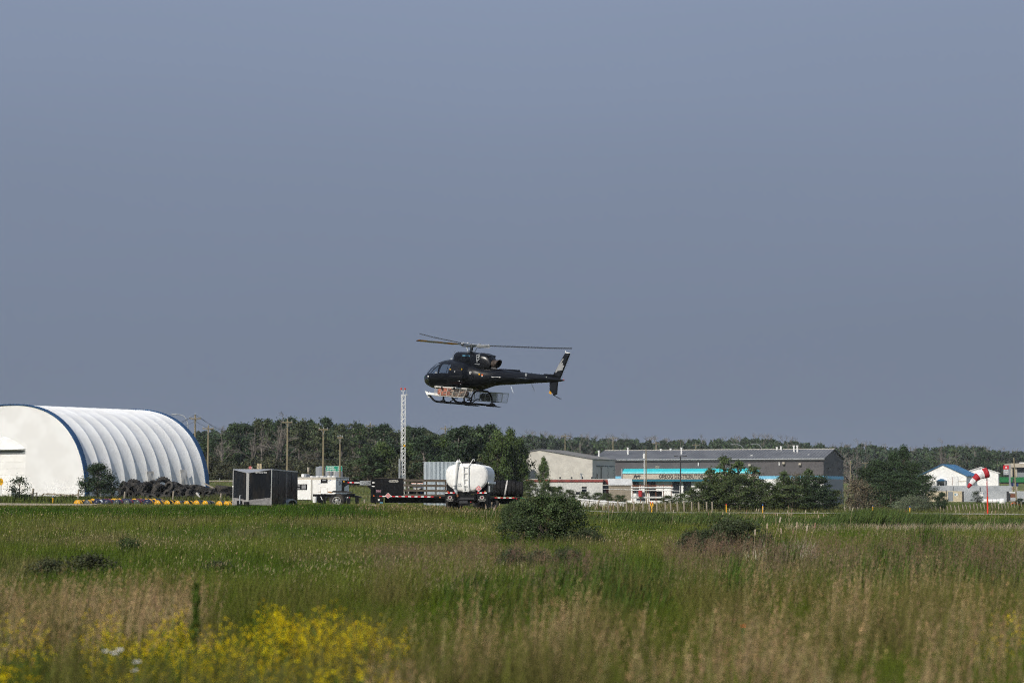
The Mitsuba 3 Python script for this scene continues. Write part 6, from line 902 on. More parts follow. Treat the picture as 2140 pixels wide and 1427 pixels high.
for e in (tr1, tr2):
    d = (e - tr0) / np.linalg.norm(e - tr0); c = np.cross(d, [0, 1, 0]); part(hc, 'tail_rotor__blade', MB().grid(np.array([[tr0 + d * r + c * s * .085 + np.array([0, .012 * t, 0]) for s, t in ((-1, 0), (-.3, 1), (1, 0), (-.3, -1), (-1, 0))] for r in (.14, .3, np.linalg.norm(e - tr0) - .13)])), BLACK, 30)
    L_ = np.linalg.norm(e - tr0); part(hc, 'tail_rotor__tip', MB().grid(np.array([[tr0 + d * r + c * s * .09 + np.array([0, .012 * t, 0]) for s, t in ((-1, 0), (-.3, 1), (1, 0), (-.3, -1), (-1, 0))] for r in (L_ - .128, L_)])), YELLOW, 30)
# main rotor
part(hc, 'mast', MB().tube([(0, 0, 2.7), (0, 0, 3.12)], [.085, .075], 12), DARK); part(hc, 'swashplate', MB().lathe([(.09, 0), (.22, .0), (.24, .03), (.22, .06), (.09, .07)], 18, M=tr(0, 0, 2.86)), STEEL)
hubk = part(hc, 'rotor_hub', MB().lathe([(0, 0), (.12, 0), (.16, .04), (.16, .09), (.30, .12), (.32, .15), (.10, .20), (0, .20)], 20, M=tr(0, 0, 3.10)), STEEL)
HP = np.array([0, 0, 3.2]); inv4 = np.linalg.inv(HM_); BL = mat('blade_grey', (.028, .027, .026), .35, spec=.4); BL2 = mat('blade_pale', (.50, .47, .46), .4)
for i, (u, v, dy, m) in enumerate(((1195.5, 728, 0., BL), (881, 698.3, 4.63, BL), (874.5, 711, -4.63, BL2))):
    tip = (inv4 @ np.append(W(u, v, 115 + dy), 1))[:3]; d = tip - HP; L_ = np.linalg.norm(d); d /= L_; up_ = np.array([0, 0, 1.]); c = np.cross(up_, d); c /= np.linalg.norm(c); n_ = np.cross(d, c); a = math.radians((12, 7, 12)[i]); cc = c * math.cos(a) + n_ * math.sin(a); nn = np.cross(d, cc)
    arm = part(hc, 'rotor_hub__arm', MB().grid(np.array([[HP + d * r + cc * s * w_ + nn * t * h_ for s, t in ((-1, -1), (1, -1), (1, 1), (-1, 1), (-1, -1))] for r, w_, h_ in ((.05, .15, .05), (.3, .16, .05), (.85, .09, .035), (.98, .10, .04))])), STEEL, 30)
    part(hc, 'rotor_hub__sleeve', MB().box(.34, .96, -.1, .1, .045, .075, .01, M=FACE_P(d, cc, HP)).box(.34, .96, -.1, .1, -.095, -.065, .01, M=FACE_P(d, cc, HP)).tube([(.42, 0, -.12), (.42, 0, .12)], .07, 10, M=FACE_P(d, cc, HP)).tube([(.90, .0, -.1), (.90, .0, .1)], .04, 8, M=FACE_P(d, cc, HP)), ALU, 30)
    pl0 = HP + d * .36 + cc * .2; part(hc, 'pitch_link', MB().tube([pl0 + [0, 0, -.02], np.array([pl0[0] * .55, pl0[1] * .55, 2.92])], .018, 6), STEEL); part(hc, 'pitch_horn', MB().tube([HP + d * .4, pl0], .03, 6), DARK)
    R_ = np.array([.96, 1.15, 1.5, 1.9, 3.0, 4.2, L_ - .02, L_]); W_ = np.array([.06, .08, .12, .175, .175, .175, .175, .15]); dr_ = np.array([0, 0, 0, 0, .01, .02, .0, 0]) 
    b = part(hc, 'main_blade', MB().grid(np.array([[HP + d * r + cc * s * w_ + nn * t * .028 - up_ * q_ for s, t in ((-1, .0), (-.5, .8), (.3, 1.), (1, .2), (1, -.2), (.3, -.8), (-.5, -.5), (-1, 0))] for r, w_, q_ in zip(R_, W_, dr_)])), m, 35, label='pale rotor blade with orange bands' if i == 2 else None)
    if i == 2:
        for r0, r1 in ((1.75, 2.75), (3.2, 4.15), (4.75, L_ - .02)): part(hc, b.split('__')[1] + '__band', MB().grid(np.array([[HP + d * r + cc * s * .182 + nn * t * .030 - up_ * .012 for s, t in ((-1, .0), (-.5, .8), (.3, 1.), (1, .2), (1, -.2), (.3, -.8), (-.5, -.5), (-1, 0))] for r in (r0, (r0 + r1) / 2, r1)])), mat('band_orange', (.92, .46, .06), .5) if r0 < 2 else 'mat_band_orange', 35)
# skids
SK = .84
for s in (-1, 1):
    part(hc, 'skid', MB().tube([(2.22, s * SK, .56), (2.02, s * SK, .34), (1.80, s * SK, .17), (1.60, s * SK, .10), (1.2, s * SK, .085), (0, s * SK, .075), (-1.0, s * SK, .07), (-1.16, s * SK, .07)], .055, 10), BLACK); part(hc, 'skid_heel', MB().tube([(-1.1, s * SK, .05), (-1.35, s * SK, .02), (-1.62, s * SK, .01)], [.05, .03, .008], 6).box(-1.2, -.6, s * SK - .08, s * SK + .08, -.005, .03), BLACK, 30)
    part(hc, 'skid_shoe', MB().box(.95, 1.25, s * SK - .07, s * SK + .07, .03, .19, .03).box(-1.1, -.8, s * SK - .07, s * SK + .07, .03, .19, .03), BLACK, False); part(hc, 'step', MB().tube([(.6, s * (SK + .02), .1), (.2, s * (SK + .02), .34), (.0, s * (SK + .02), .34)], .03, 6), BLACK)
for x in (1.10, -.95): part(hc, 'cross_tube', MB().tube([(x, -SK, .10), (x, -SK * .94, .45), (x, -SK * .78, .68), (x, -SK * .5, .80), (x, 0, .83), (x, SK * .5, .80), (x, SK * .78, .68), (x, SK * .94, .45), (x, SK, .10)], .045, 10), BLACK)
part(hc, 'toe_plate', MB().prism([(2.47, .62), (2.02, .55), (2.06, .30), (2.16, .27)], SK - .02, SK + .03, 'y'), WHITE, False); part(hc, 'front_bar', MB().box(1.1, 2.2, SK + .1, SK + .2, .43, .55, .01), WHITE, False)
part(hc, 'belly_hook', MB().tube([(.1, 0, .74), (.1, 0, .5)], .04, 6).lathe([(0, -.08), (.07, 0), (0, .08)], 8, M=tr(.1, 0, .44)), DARK)
# cargo baskets
def basket(name, x0, x1, y0, y1, z0, z1, rib, m, mesh_step, wire_, taper):
    k = part(hc, name, MB().tube([(x0, y0, z1), (x1, y0, z1), (x1, y1, z1), (x0, y1, z1), (x0, y0, z1)], .025, 6).tube([(x0, y0, z0), (x1 + taper, y0, z0), (x1 + taper, y1, z0), (x0, y1, z0), (x0, y0, z0)], .02, 6), m); s = k.split('__')[1]
    for t in np.linspace(0, 1, rib): xt, xb = x0 + (x1 - x0) * t, x0 + (x1 + taper - x0) * t; part(hc, s + '__hoop', MB().tube([(xt, y0, z1), (xb, y0, z0), (xb, y1, z0), (xt, y1, z1)], .016, 5), m)
    mb = MB(); nx = int(abs(x1 - x0) / mesh_step); nz = int((z1 - z0) / mesh_step)
    for y in (y0, y1):
        for t in np.linspace(0, 1, nx): mb.tube([(x0 + (x1 - x0) * t, y, z1), (x0 + (x1 + taper - x0) * t, y, z0)], wire_, 3, False)
        for t in np.linspace(0, 1, nz): mb.tube([(x0, y, z0 + (z1 - z0) * t), (x1 + taper * (1 - t), y, z0 + (z1 - z0) * t)], wire_, 3, False)
    for t in np.linspace(0, 1, nx): mb.tube([(x0 + (x1 + taper - x0) * t, y0, z0), (x0 + (x1 + taper - x0) * t, y1, z0)], wire_, 3, False)
    part(hc, s + '__wire_mesh', mb, m, False, kind='stuff'); return k
PALE = mat('pale_frame', (.62, .60, .56), .45)
basket('left_basket', 1.08, -1.24, 1.50, 1.05, .42, .89, 6, mat('mesh_dull', (.50, .475, .43), .6), .07, .003, .22); part(hc, 'left_basket__top_rail', MB().box(-1.26, 1.12, 1.495, 1.535, .865, .93, .008), PALE, False)
for x in (.55, -.35): part(hc, 'left_basket__latch', MB().box(x - .06, x + .06, 1.52, 1.56, .78, .92, .01), BLACK, False)
basket('right_basket', 1.0, -1.5, -1.05, -1.52, .26, .75, 7, mat('mesh_grey', (.66, .67, .66), .5), .05, .0034, .10)
for x in (.9, -1.0): part(hc, 'basket_mount', MB().tube([(x, SK, .4), (x, 1.3, .42)], .03, 6).tube([(x, -SK, .26), (x, -1.3, .27)], .03, 6).tube([(x, SK, .12), (x, 1.06, .42)], .022, 6), BLACK)
part(hc, 'right_basket__divider', MB().box(-.62, -.58, -1.5, -1.07, .28, .74, .005), STEEL, False); part(hc, 'right_basket__lid_frame', MB().tube([(-.75, -1.04, .64), (-1.15, -1.04, .64), (-1.15, -1.04, .36), (-.75, -1.04, .36), (-.75, -1.04, .64)], .012, 4), STEEL)
def bag(name, x0, x1, y, z, ry, rz, m, label, cat, seed, amp=.3):
    s = trimesh.creation.icosphere(4); v = s.vertices.copy(); v = np.sign(v) * np.abs(v) ** .7; n = meshkit.fbm(v * 2.6 + seed, 3, seed); v *= (1 + amp * (n - .5))[:, None]; v *= [abs(x1 - x0) / 2, ry, rz]; v += [(x0 + x1) / 2, y, z]; return single(name, MB().add(v, s.faces), m, label, cat, M=HM_, smooth=True)
ONET = mat('orange_net', mikit.proc(lambda p, n, uv: mikit.mix((.46, .13, .07), (.12, .07, .055), mikit.smoothstep(.52, .60, mikit.fbm(p.x * 7 + p.z * 3, p.y * 7, p.z * 9, 2)))), .8); BNET = mat('brown_bundle', mottled((.26, .16, .11), (.05, .045, .045), 9., .42, .56, 2), .85); DBAG = mat('dark_bag', mottled((.02, .02, .026), (.05, .032, .028), 4.), .7)
bag('orange_net_bag', 1.05, .02, 1.28, .64, .19, .22, ONET, 'orange and black netted bundle in the front of the near basket', 'bag', 3, .35); bag('brown_net_bag', .06, -.62, 1.28, .62, .18, .20, BNET, 'pale brown bundle in the middle of the near basket', 'bag', 5, .35); bag('dark_net_bag', -.58, -1.1, 1.28, .60, .17, .18, BNET, 'dark brown bundle at the rear of the near basket', 'bag', 8, .35)
bag('dark_bag', .28, -.12, -1.28, .48, .17, .2, DBAG, 'black bag in the far basket, front one of two', 'bag', 11, .2); bag('dark_bag', -.10, -.56, -1.28, .49, .18, .22, DBAG, 'dark brown bag in the far basket, rear one of two', 'bag', 14, .2)
# ------------------------------------------------------------------ grass
def blades(x, y, h, w, col, lean=.35, wind=(.0, .0), seg=2, z=None):
    "many tapered bent blades as one mesh: positions, heights, widths, colours per blade"
    n = len(x); z = (GZ(x, y) if z is None else z) - .02
    yaw = RNG.uniform(0, 2 * np.pi, n); wx, wy = np.cos(yaw) * w / 2, np.sin(yaw) * w / 2
    la = RNG.uniform(0, 2 * np.pi, n); lr = h * lean * RNG.uniform(.2, 1, n)
    lx, ly = np.cos(la) * lr + wind[0] * h, np.sin(la) * lr + wind[1] * h
    zt = np.sqrt(np.maximum(h * h - lx * lx - ly * ly, (.25 * h) ** 2))
    if seg == 1:
        V = np.stack([np.stack([x - wx, y - wy, z], 1), np.stack([x + wx, y + wy, z], 1), np.stack([x + lx, y + ly, z + zt], 1)], 1); k = np.arange(n)[:, None] * 3
        Fc = k + np.array([[0, 1, 2]]); C = np.repeat(col, 3, 0)
    else:
        mx, my, mz = x + lx * .3, y + ly * .3, z + zt * .58
        V = np.stack([np.stack([x - wx, y - wy, z], 1), np.stack([x + wx, y + wy, z], 1), np.stack([mx - wx * .8, my - wy * .8, mz], 1), np.stack([mx + wx * .8, my + wy * .8, mz], 1), np.stack([x + lx, y + ly, z + zt], 1)], 1)
        k = np.arange(n)[:, None, None] * 5; Fc = (k + np.array([[[0, 1, 3], [0, 3, 2], [2, 3, 4]]])).reshape(-1, 3); C = np.repeat(col, 5, 0)
    return V.reshape(-1, 3), Fc.reshape(-1, 3), C
def stuff(name, chunks, label, bsdf=GRASS):
    mb = MB()
    for v, f, c in chunks: mb.add(v, f); mb.c[-1] = c
    scene[name] = mikit.ply(mb.tm(), bsdf, color=mb.cols()); labels[name] = dict(label=label, kind='stuff')
def jit(col, n, s=.18):
    return np.clip(np.asarray(col)[None] * (1 + s * RNG.standard_normal((n, 1))) * (1 + .07 * RNG.standard_normal((n, 3))), .004, .9)
def fbm2(x, y, sx, sy, seed): return meshkit.fbm(np.stack([x / sx, y / sy, np.zeros_like(x)], -1), 4, seed)
def field(n, u0, u1, y0, y1):
    "positions spread so that far grass is thinner on the ground, as fine in the picture"
    Y = np.exp(RNG.uniform(math.log(y0), math.log(y1), n)); u = RNG.uniform(u0, u1, n); return XU(u, Y), Y
def pad_free(x, y):
    "true where grass may grow: off the roads and out from under what stands in the yard"
    u = CU + F * x / y; road = np.interp(u, [900, 1450, 1800, 2060, 2400], [186, 181, 173, 166.5, 158])
    ok = ~((u > 930) & (np.abs(y - road) < 4.8)) & ~((u < 205) & (np.abs(y - 164.5) < 4.2))
    return ok

# mid field: low green grass with olive patches
n = 520000; x, y = field(n, -120, 2260, 11, 178); k = pad_free(x, y); x, y = x[k], y[k]; n = len(x)
pa = fbm2(x, y, 5, 11, 1); pb = fbm2(x, y, 2.2, 6, 5); u = CU + F * x / y
g1, g2, g3 = np.array((.070, .110, .016)), np.array((.118, .142, .027)), np.array((.160, .135, .060))
t = sstep(.38, .62, pa)[:, None]; col = g1 * (1 - t) + g2 * t; t2 = sstep(.52, .72, pb)[:, None] * .75; col = col * (1 - t2) + g3 * t2
col = np.clip(col * (1 + .25 * RNG.standard_normal((n, 1))), .01, .6)
h = RNG.uniform(.22, .5, n) * (.75 + .6 * pa); h *= np.where(y > 150, .55, 1)
w = np.interp(y, [11, 40, 90, 170], [.006, .009, .016, .024])
near = y < 60
stuff('meadow_grass', [blades(x[near], y[near], h[near], w[near], col[near], .45, (.10, 0), 2), blades(x[~near], y[~near], h[~near], w[~near] * 1.2, col[~near], .45, (.10, 0), 1)], 'low green and olive grass covering the airfield meadow')
# tan seed heads through the meadow
n = 30000; x, y = field(n, -120, 2260, 34, 150); q = fbm2(x, y, 3.5, 9, 9); k = pad_free(x, y) & (q + RNG.uniform(-.18, .18, n) > .53); x, y = x[k], y[k]; n = len(x)
h = RNG.uniform(.28, .5, n); w = np.interp(y, [26, 150], [.005, .016])
tip = blades(x, y, h, w * .6, jit((.20, .17, .08), n), .35, (.15, 0), 1)
zz = GZ(x, y); head = blades(x + RNG.normal(0, .05, n), y, RNG.uniform(.05, .09, n), w * 1.7, jit((.36, .29, .17), n), .6, (.3, 0), 2, z=zz + h * .88)
stuff('seed_heads', [tip, head], 'straw coloured seed heads scattered over the green meadow')
# the deep green belt before the barrels and trailers
n = 46000; Y = RNG.uniform(113, 131, n); u = RNG.uniform(-120, 830, n); b = fbm2(XU(u, Y), Y, 6, 4, 12)
lim = np.interp(u, [-120, 420, 560, 700, 760, 830], [.25, .30, .5, .55, .35, .1]); k = RNG.uniform(0, 1, n) < sstep(.2, .5, b + lim - .2); u, Y = u[k], Y[k]; n = len(u)
hh = np.interp(u, [-120, 300, 520, 700, 830], [.42, .42, .46, .56, .4]) * RNG.uniform(.6, 1.15, n) * (.7 + .6 * fbm2(XU(u, Y), Y, 2.5, 3, 3))
stuff('tall_green_grass', [blades(XU(u, Y), Y, hh, RNG.uniform(.018, .034, n), jit((.050, .095, .014), n, .35), .4, (.30, 0), 2)], 'deep green tall grass in a belt in front of the barrels and trailers')
# reed beds: (u0, u1, Y0, Y1, height, number)
def reeds(beds, name, label, c, wind, wid=(.02, .032)):
    ch = []
    for u0, u1, y0, y1, h0, n in beds:
        u = np.clip(RNG.normal((u0 + u1) / 2, (u1 - u0) / 3.3, n), u0 - 25, u1 + 25); Y = RNG.uniform(y0, y1, n); x = XU(u, Y)
        hh = h0 * RNG.uniform(.55, 1.1, n) * (1 - .45 * np.abs((u - (u0 + u1) / 2) / ((u1 - u0) / 2 + 1)) ** 2)
        ch.append(blades(x, Y, np.maximum(hh, .3), RNG.uniform(*wid, n), jit(c, n, .42), .25, wind, 2))
    stuff(name, ch, label)
reeds([(960, 1090, 116, 124, .65, 1300), (1215, 1440, 112, 126, .85, 5200), (1400, 1560, 110, 128, .8, 3000), (1540, 1700, 108, 124, .6, 3200), (1700, 1940, 104, 120, 1.1, 7200), (1640, 1800, 100, 112, .7, 2600), (1860, 2030, 104, 118, .85, 3600), (1980, 2220, 102, 114, .6, 3400)],
      'reed_bed', 'dark green cattail leaves leaning to the right along the wet ditch', (.070, .100, .030), (.30, .0), (.026, .05))
reeds([(1230, 1440, 92, 104, .6, 1500), (1880, 1990, 58, 66, 1.2, 260), (1560, 1690, 50, 56, 1.1, 260), (1480, 1580, 33, 38, 1.0, 260), (1060, 1440, 28, 42, .85, 2600), (1700, 2200, 38, 60, .9, 2600), (860, 1180, 27, 38, .7, 1200)],
      'broad_leaf_sedge', 'broad green sedge leaves in the wet middle of the meadow', (.054, .088, .018), (.14, 0), (.014, .03))
n = 5200; u = RNG.uniform(1640, 2260, n); Y = RNG.uniform(97, 104, n); x = XU(u, Y)
n2 = 420; u2 = np.concatenate([RNG.normal(1610, 34, n2 // 2), RNG.normal(1672, 16, n2 // 2)]); Y2 = RNG.uniform(54, 60, n2)
stuff('dead_reed_litter', [blades(x, Y, RNG.uniform(.2, .55, n), RNG.uniform(.018, .035, n), jit((.34, .28, .20), n), .7, (.2, 0), 2),
      blades(XU(u2, Y2), Y2, RNG.uniform(.3, .8, n2), RNG.uniform(.012, .02, n2), jit((.46, .41, .32), n2), .3, (.05, 0), 2)], 'bleached dead cattail stalks and litter at the foot of the reeds')
# cattail heads on stalks
mbh = MB()
hu = np.concatenate([RNG.uniform(1000, 1100, 10), RNG.uniform(1240, 1700, 20), RNG.uniform(1700, 2140, 14), RNG.uniform(1560, 1700, 14)])
hy = np.concatenate([RNG.uniform(112, 122, 10), RNG.uniform(108, 122, 26), RNG.uniform(100, 112, 14), RNG.uniform(54, 60, 14)])
for a, b in zip(hu, hy):
    x = XU(a, b); z = float(GZ(x, b)); H = random.uniform(.55, 1.0) if b > 90 else random.uniform(.8, 1.15); l = random.uniform(-.05, .22)
    p = [(x, b, z), (x + l * .4, b, z + H * .6), (x + l, b, z + H)]; mbh.tube(p, [.012, .01, .008], 4); mbh.c[-1] = np.tile((.30, .25, .15), (len(mbh.v[-1]), 1))
    q = [(x + l, b, z + H), (x + l * 1.05, b, z + H + .02), (x + l * 1.15, b, z + H + .13), (x + l * 1.2, b, z + H + .16)]; mbh.tube(q, [.008, .022, .02, .006], 6)
    mbh.c[-1] = np.tile(random.choice([(.46, .36, .26), (.50, .42, .32), (.28, .18, .12)]), (len(mbh.v[-1]), 1))
scene['cattail_heads'] = mikit.ply(mbh.tm(), GRASS, color=mbh.cols()); labels['cattail_heads'] = dict(label='fluffy tan cattail heads standing above the reeds', kind='stuff')
# olive seeded grass before the tank truck and the flatbed
n = 9000; Y = RNG.uniform(116, 127, n); u = np.concatenate([RNG.uniform(740, 1120, n - 2500), RNG.uniform(560, 2200, 2500)]); x = XU(u, Y); hh = RNG.uniform(.30, .58, n)
i_ = RNG.uniform(0, 1, n) < .16; hd = blades(x[i_], Y[i_], np.full(i_.sum(), .10), np.full(i_.sum(), .035), jit((.27, .21, .12), i_.sum()), .5, (.2, 0), 2, z=GZ(x[i_], Y[i_]) + hh[i_] * .9)
stuff('seeded_grass', [blades(x, Y, hh, RNG.uniform(.016, .03, n), jit((.105, .115, .030), n, .28), .35, (.15, 0), 2), hd], 'olive seeded grass standing before the tank truck and the flatbed')
# out-of-focus foreground: brown panicle grasses
def panicles(x, y, h, tint, name, label, fl=24, t0=.42, r0=.024, sk=(.34, .26, .135)):
    n = len(x); z = GZ(x, y); ln = RNG.normal(.10, .10, n); stalk = blades(x, y, h, np.full(n, .009), jit(sk, n), .05, (0, 0), 2)
    stalk[0][:, 0] += np.tile([0, 0, .5, .5, 1], n) * np.repeat(ln * h, 5)
    m = n * fl; i = np.repeat(np.arange(n), fl); t = RNG.uniform(0, 1, m); r = r0 * np.sin(np.clip(1.04 - t, 0, 1) * 2.6) ** .8 + .004; a = RNG.uniform(0, 6.283, m); q = (t0 + (1.04 - t0) * t)
    px, py, pz = x[i] + ln[i] * h[i] * q + r * np.cos(a), y[i] + r * np.sin(a), z[i] + h[i] * q * .985
    spk = blades(px, py, RNG.uniform(.02, .045, m), RNG.uniform(.005, .010, m), jit(tint, n, .28)[i], .5, (.08, 0), 1, z=pz)
    stuff(name, [stalk, spk], label)
def fore(n, u0, u1, y0, y1, sd, cut, sx=.35):
    Y = RNG.uniform(y0, y1, n); u = RNG.uniform(u0, u1, n); x = XU(u, Y); q = fbm2(x, Y, sx, 1.6, sd); k = q + RNG.uniform(-.08, .08, n) > cut; return x[k], Y[k]
x1, y1 = fore(2300, -120, 450, 20, 29, 21, .49); x2, y2 = fore(4000, 860, 2260, 15.5, 25, 22, .545); x3, y3 = fore(1500, 1500, 2260, 24, 36, 23, .545); x4, y4 = fore(500, 440, 900, 14.5, 17, 24, .54)
xx_, yy_ = np.concatenate([x1, x2, x3, x4]), np.concatenate([y1, y2, y3, y4])
panicles(xx_, yy_, RNG.uniform(.55, 1.0, len(xx_)) * np.where(yy_ < 17.5, .8, 1) * (.55 + .85 * fbm2(xx_, yy_, .5, 1.2, 61)), (.36, .25, .13), 'tan_panicle_grass', 'tan flowering grass, blurred in the foreground')
x1, y1 = fore(2800, 1380, 2260, 36, 58, 31, .49, .8); x2, y2 = fore(900, 760, 1300, 34, 50, 32, .53, .8)
xx_, yy_ = np.concatenate([x1, x2]), np.concatenate([y1, y2])
panicles(xx_, yy_, RNG.uniform(.65, 1.05, len(xx_)), (.19, .13, .09), 'purple_panicle_grass', 'purplish brown flowering grass in the right middle of the meadow', 30, .68, .05, (.15, .135, .06))
n = 80000; Y = RNG.uniform(13, 34, n); u = RNG.uniform(-140, 2280, n); x = XU(u, Y); q = fbm2(x, Y, .9, 2.5, 41)[:, None]
q = sstep(.42, .74, q); cc = np.array((.068, .104, .007)) * (1 - q) + np.array((.138, .124, .042)) * q
stuff('foreground_grass', [blades(x, Y, RNG.uniform(.35, .85, n) * (.75 + .5 * q[:, 0]) * (.6 + .8 * fbm2(x, Y, .45, 1., 62)), RNG.uniform(.006, .013, n), np.clip(cc * (1 + .25 * RNG.standard_normal((n, 1))), .01, .5), .45, (.08, 0), 2)], 'tall green grass, blurred in the foreground')

# rough grass and weeds beyond the taxiway and round the yard
n = 42000; x, y = field(n, -120, 2260, 176, 400); u = CU + F * x / y; k = pad_free(x, y) & ~((y > 338) & (u < 905)); x, y = x[k], y[k]; n = len(x); q = fbm2(x, y, 7, 16, 51)[:, None]
ch = [blades(x, y, RNG.uniform(.22, .55, n), np.interp(y, [176, 400], [.045, .09]), np.clip((np.array((.075, .102, .024)) * (1 - q) + np.array((.145, .130, .055)) * q) * (1 + .3 * RNG.standard_normal((n, 1))), .01, .5), .4, (.1, 0), 1)]
for u0, u1, y0, y1, h, m, c in [(1190, 1470, 205, 262, .95, 5200, (.110, .112, .044)), (1240, 1420, 206, 240, .8, 1800, (.23, .185, .105)), (1370, 1460, 215, 250, .75, 900, (.20, .18, .03)), (1930, 2200, 225, 420, .7, 3600, (.080, .108, .030)), (200, 480, 176, 184, .5, 1400, (.085, .100, .035)), (-40, 200, 172, 186, .5, 1800, (.085, .110, .032))]:
    yy_ = RNG.uniform(y0, y1, m); xx_ = XU(RNG.uniform(u0, u1, m), yy_); ch.append(blades(xx_, yy_, h * RNG.uniform(.4, 1.1, m) * (.4 + 1.1 * fbm2(xx_, yy_, 2.5, 6, 52)), RNG.uniform(.04, .08, m), jit(c, m, .3), .35, (.08, 0), 2))
stuff('rough_grass', ch, 'rough grass and weeds beyond the taxiway and around the yards')
# flowering weeds
def weed(cx, cy, H, R, n, nf):
    "stems and leaves, and a mesh of yellow florets, of one bushy flowering plant"
    z0 = float(GZ(cx, cy)); st, fl = MB(), []
    a = RNG.uniform(0, 6.283, n); r = R * np.sqrt(RNG.uniform(0, 1, n)); hh = H * (1 - .35 * (r / R) ** 2) * RNG.uniform(.75, 1.05, n)
    bx, by = cx + r * .35 * np.cos(a), cy + r * .35 * np.sin(a); tx, ty = cx + r * np.cos(a), cy + r * np.sin(a)
    v, f, c = blades(bx, by, hh, np.full(n, .007), jit((.09, .14, .03), n), .02, (0, 0), 2, z=np.full(n, z0))
    o = np.stack([tx - bx, ty - by], 1); o5 = np.repeat(o, 5, 0) * np.tile([0, 0, .6, .6, 1], n)[:, None]; v[:, :2] += o5; st.add(v, f); st.c[-1] = c
    m = n * 9; i = RNG.integers(0, n, m); t = RNG.uniform(.15, .8, m)
    lv = blades(bx[i] + (tx - bx)[i] * t, by[i] + (ty - by)[i] * t, RNG.uniform(.05, .11, m), RNG.uniform(.015, .028, m), jit((.075, .125, .028), m, .25), .9, (0, 0), 1, z=z0 + hh[i] * t); st.add(lv[0], lv[1]); st.c[-1] = lv[2]
    m = n * nf; i = RNG.integers(0, n, m); t = RNG.uniform(.66, 1.02, m); sp = .03
    fl = blades(bx[i] + (tx - bx)[i] * t + RNG.normal(0, sp, m), by[i] + (ty - by)[i] * t + RNG.normal(0, sp, m), RNG.uniform(.012, .026, m), RNG.uniform(.010, .02, m), jit((.68, .51, .008), m, .25), .9, (0, 0), 1, z=z0 + hh[i] * t)
    fm = MB().add(fl[0], fl[1]); fm.c[-1] = fl[2]
    return st, fm
spots = [(600, 19.6, 1.02, .30, 80), (690, 19.0, 1.02, .40, 130), (755, 18.4, .95, .32, 100), (560, 21.5, 1.05, .18, 26)]
for k_ in range(52):
    Y_ = RNG.uniform(15.6, 21.5); u_ = RNG.uniform(-60, 860); spots.append((u_, Y_, RNG.uniform(.66, .98) * (.85 if u_ > 820 else 1), RNG.uniform(.18, .28), int(RNG.uniform(14, 34))))
spots += [(850, 16.2, .6, .22, 12), (940, 16.0, .6, .18, 8), (1130, 15.4, .55, .2, 6), (1390, 15.6, .65, .22, 8), (1540, 15.0, .55, .2, 6), (1960, 15.2, .55, .2, 10), (2070, 20.5, .85, .2, 10), (2120, 22.5, .9, .2, 10), (2030, 15.5, .5, .2, 8)]
wz = lambda u: 'far left' if u < 210 else 'left' if u < 480 else 'left middle' if u < 1000 else 'right'
wl = ['tallest yellow flowering weed at the left of the big flowering clump', 'bushiest yellow flowering weed in the middle of the big clump', 'yellow flowering weed at the right edge of the big flowering clump', 'slim yellow flowering stalks rising behind the big flowering clump']
for i, (u, Y, H, R, n) in enumerate(spots):
    r = thing('flowering_weed', wl[i] if i < 4 else f'blurred low yellow flowering weed in the {wz(u)} foreground', 'flower', group=None if i < 4 else f'low yellow weeds in the {wz(u)} foreground')
    a, b = weed(XU(u, Y), Y, H, R, n, 20 if i < 3 else 13); part(r, 'stems', a, GRASS, False, color=True, kind='stuff'); part(r, 'flowers', b, GRASS, False, color=True, kind='stuff')
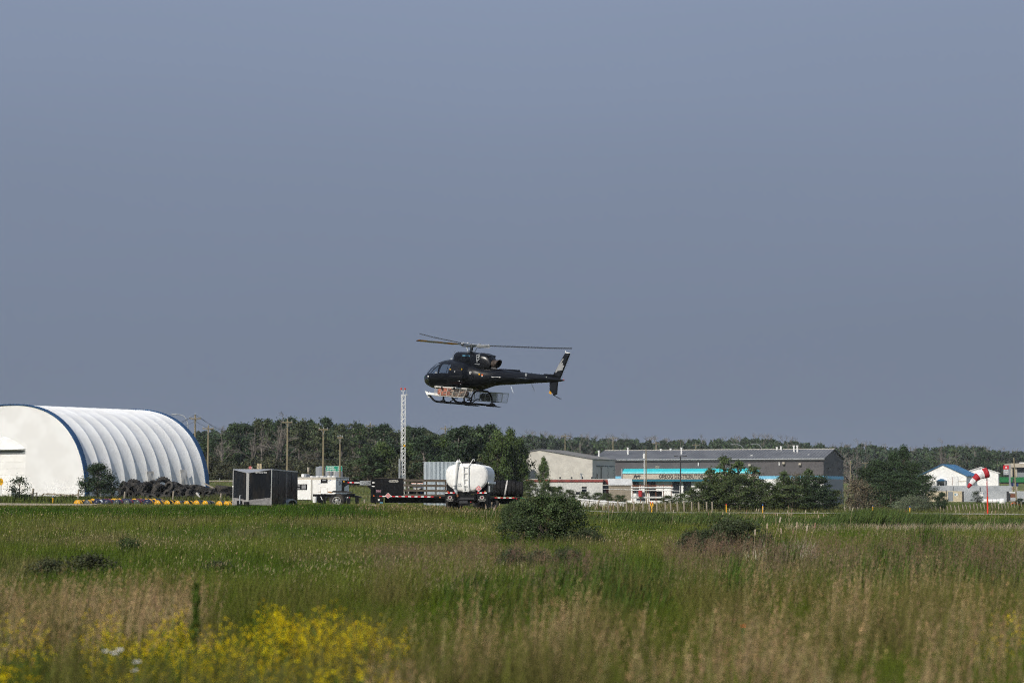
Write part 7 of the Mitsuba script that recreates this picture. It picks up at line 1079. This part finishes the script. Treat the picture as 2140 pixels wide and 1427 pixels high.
# dark green dock spike, white yarrow, orange bloom
x, Y = XU(408, 20.5), 20.5; z = float(GZ(x, Y)); m = 900; t = RNG.uniform(.25, 1, m); a = RNG.uniform(0, 6.28, m); rr = (.034 + .018 * np.sin(t * 23)) * (1.12 - t) ** .5 + .004
lf = blades(x + .03 * t + rr * np.cos(a), Y + rr * np.sin(a), RNG.uniform(.03, .07, m), RNG.uniform(.012, .025, m), jit((.075, .12, .022), m, .3), .8, (0, 0), 1, z=z + 1.12 * t)
mb = MB().add(lf[0], lf[1]); mb.c[-1] = lf[2]; single('dock_plant', mb, GRASS, 'dark green pointed dock spike standing up among the left foreground grass', 'plant', color=True)
for u, v, Y, lab in [(222, 1360, 17.5, 'flat white yarrow flower, leftmost of the white flowers'), (250, 1357, 17.6, 'flat white yarrow flower just right of the leftmost white flower'), (240, 1364, 17.3, 'flat white yarrow flower, lower one of the close group of three'), (287, 1382, 17.2, 'single white yarrow flower right of the close group of three'), (283, 1400, 17.1, 'small white yarrow flower below the single white one')]:
    p = W(u, v, Y); r = thing('yarrow_flower', lab, 'flower')
    mb = MB(); m = 60; a = RNG.uniform(0, 6.28, m); q = .028 * np.sqrt(RNG.uniform(0, 1, m))
    for i in range(m): mb.add(*(lambda s: (s.vertices * .006 + [p[0] + q[i] * math.cos(a[i]), p[1] + q[i] * math.sin(a[i]), p[2] + random.uniform(-.004, .004)], s.faces))(trimesh.creation.icosphere(0)))
    part(r, 'petals', mb, WHITE, True); part(r, 'stem', MB().tube([(p[0], p[1], float(GZ(p[0], p[1]))), (p[0], p[1], p[2] - .003)], .003, 4), GREENP)
p = W(1552, 1308, 20.0); r = thing('orange_flower', 'single orange flower above the blurred tan grass at right', 'flower')
mb = MB()
for k in range(8):
    a = k * .785; mb.add([(p[0], p[1], p[2] - .008), (p[0] + .026 * math.cos(a - .3), p[1] + .026 * math.sin(a - .3), p[2] + .006), (p[0] + .03 * math.cos(a + .3), p[1] + .03 * math.sin(a + .3), p[2] + .012)], [[0, 1, 2]])
part(r, 'petals', mb, ORANGE, False); part(r, 'stem', MB().tube([(p[0], p[1], float(GZ(p[0], p[1]))), (p[0], p[1], p[2])], .003, 4), GREENP)
# ------------------------------------------------------------------ haze
scene['haze_air'] = {'type': 'homogeneous', 'albedo': {'type': 'rgb', 'value': [.88, .94, .99]}, 'sigma_t': .00009}
scene['haze'] = {'type': 'cube', 'to_world': T4().translate([0, 715, 18.5]).scale([585, 800, 23.5]), 'bsdf': {'type': 'null'}, 'interior': {'type': 'ref', 'id': 'haze_air'}}
scene['camera']['medium'] = {'type': 'ref', 'id': 'haze_air'}; labels['haze'] = dict(label='thin smoke haze over the whole field', kind='stuff')
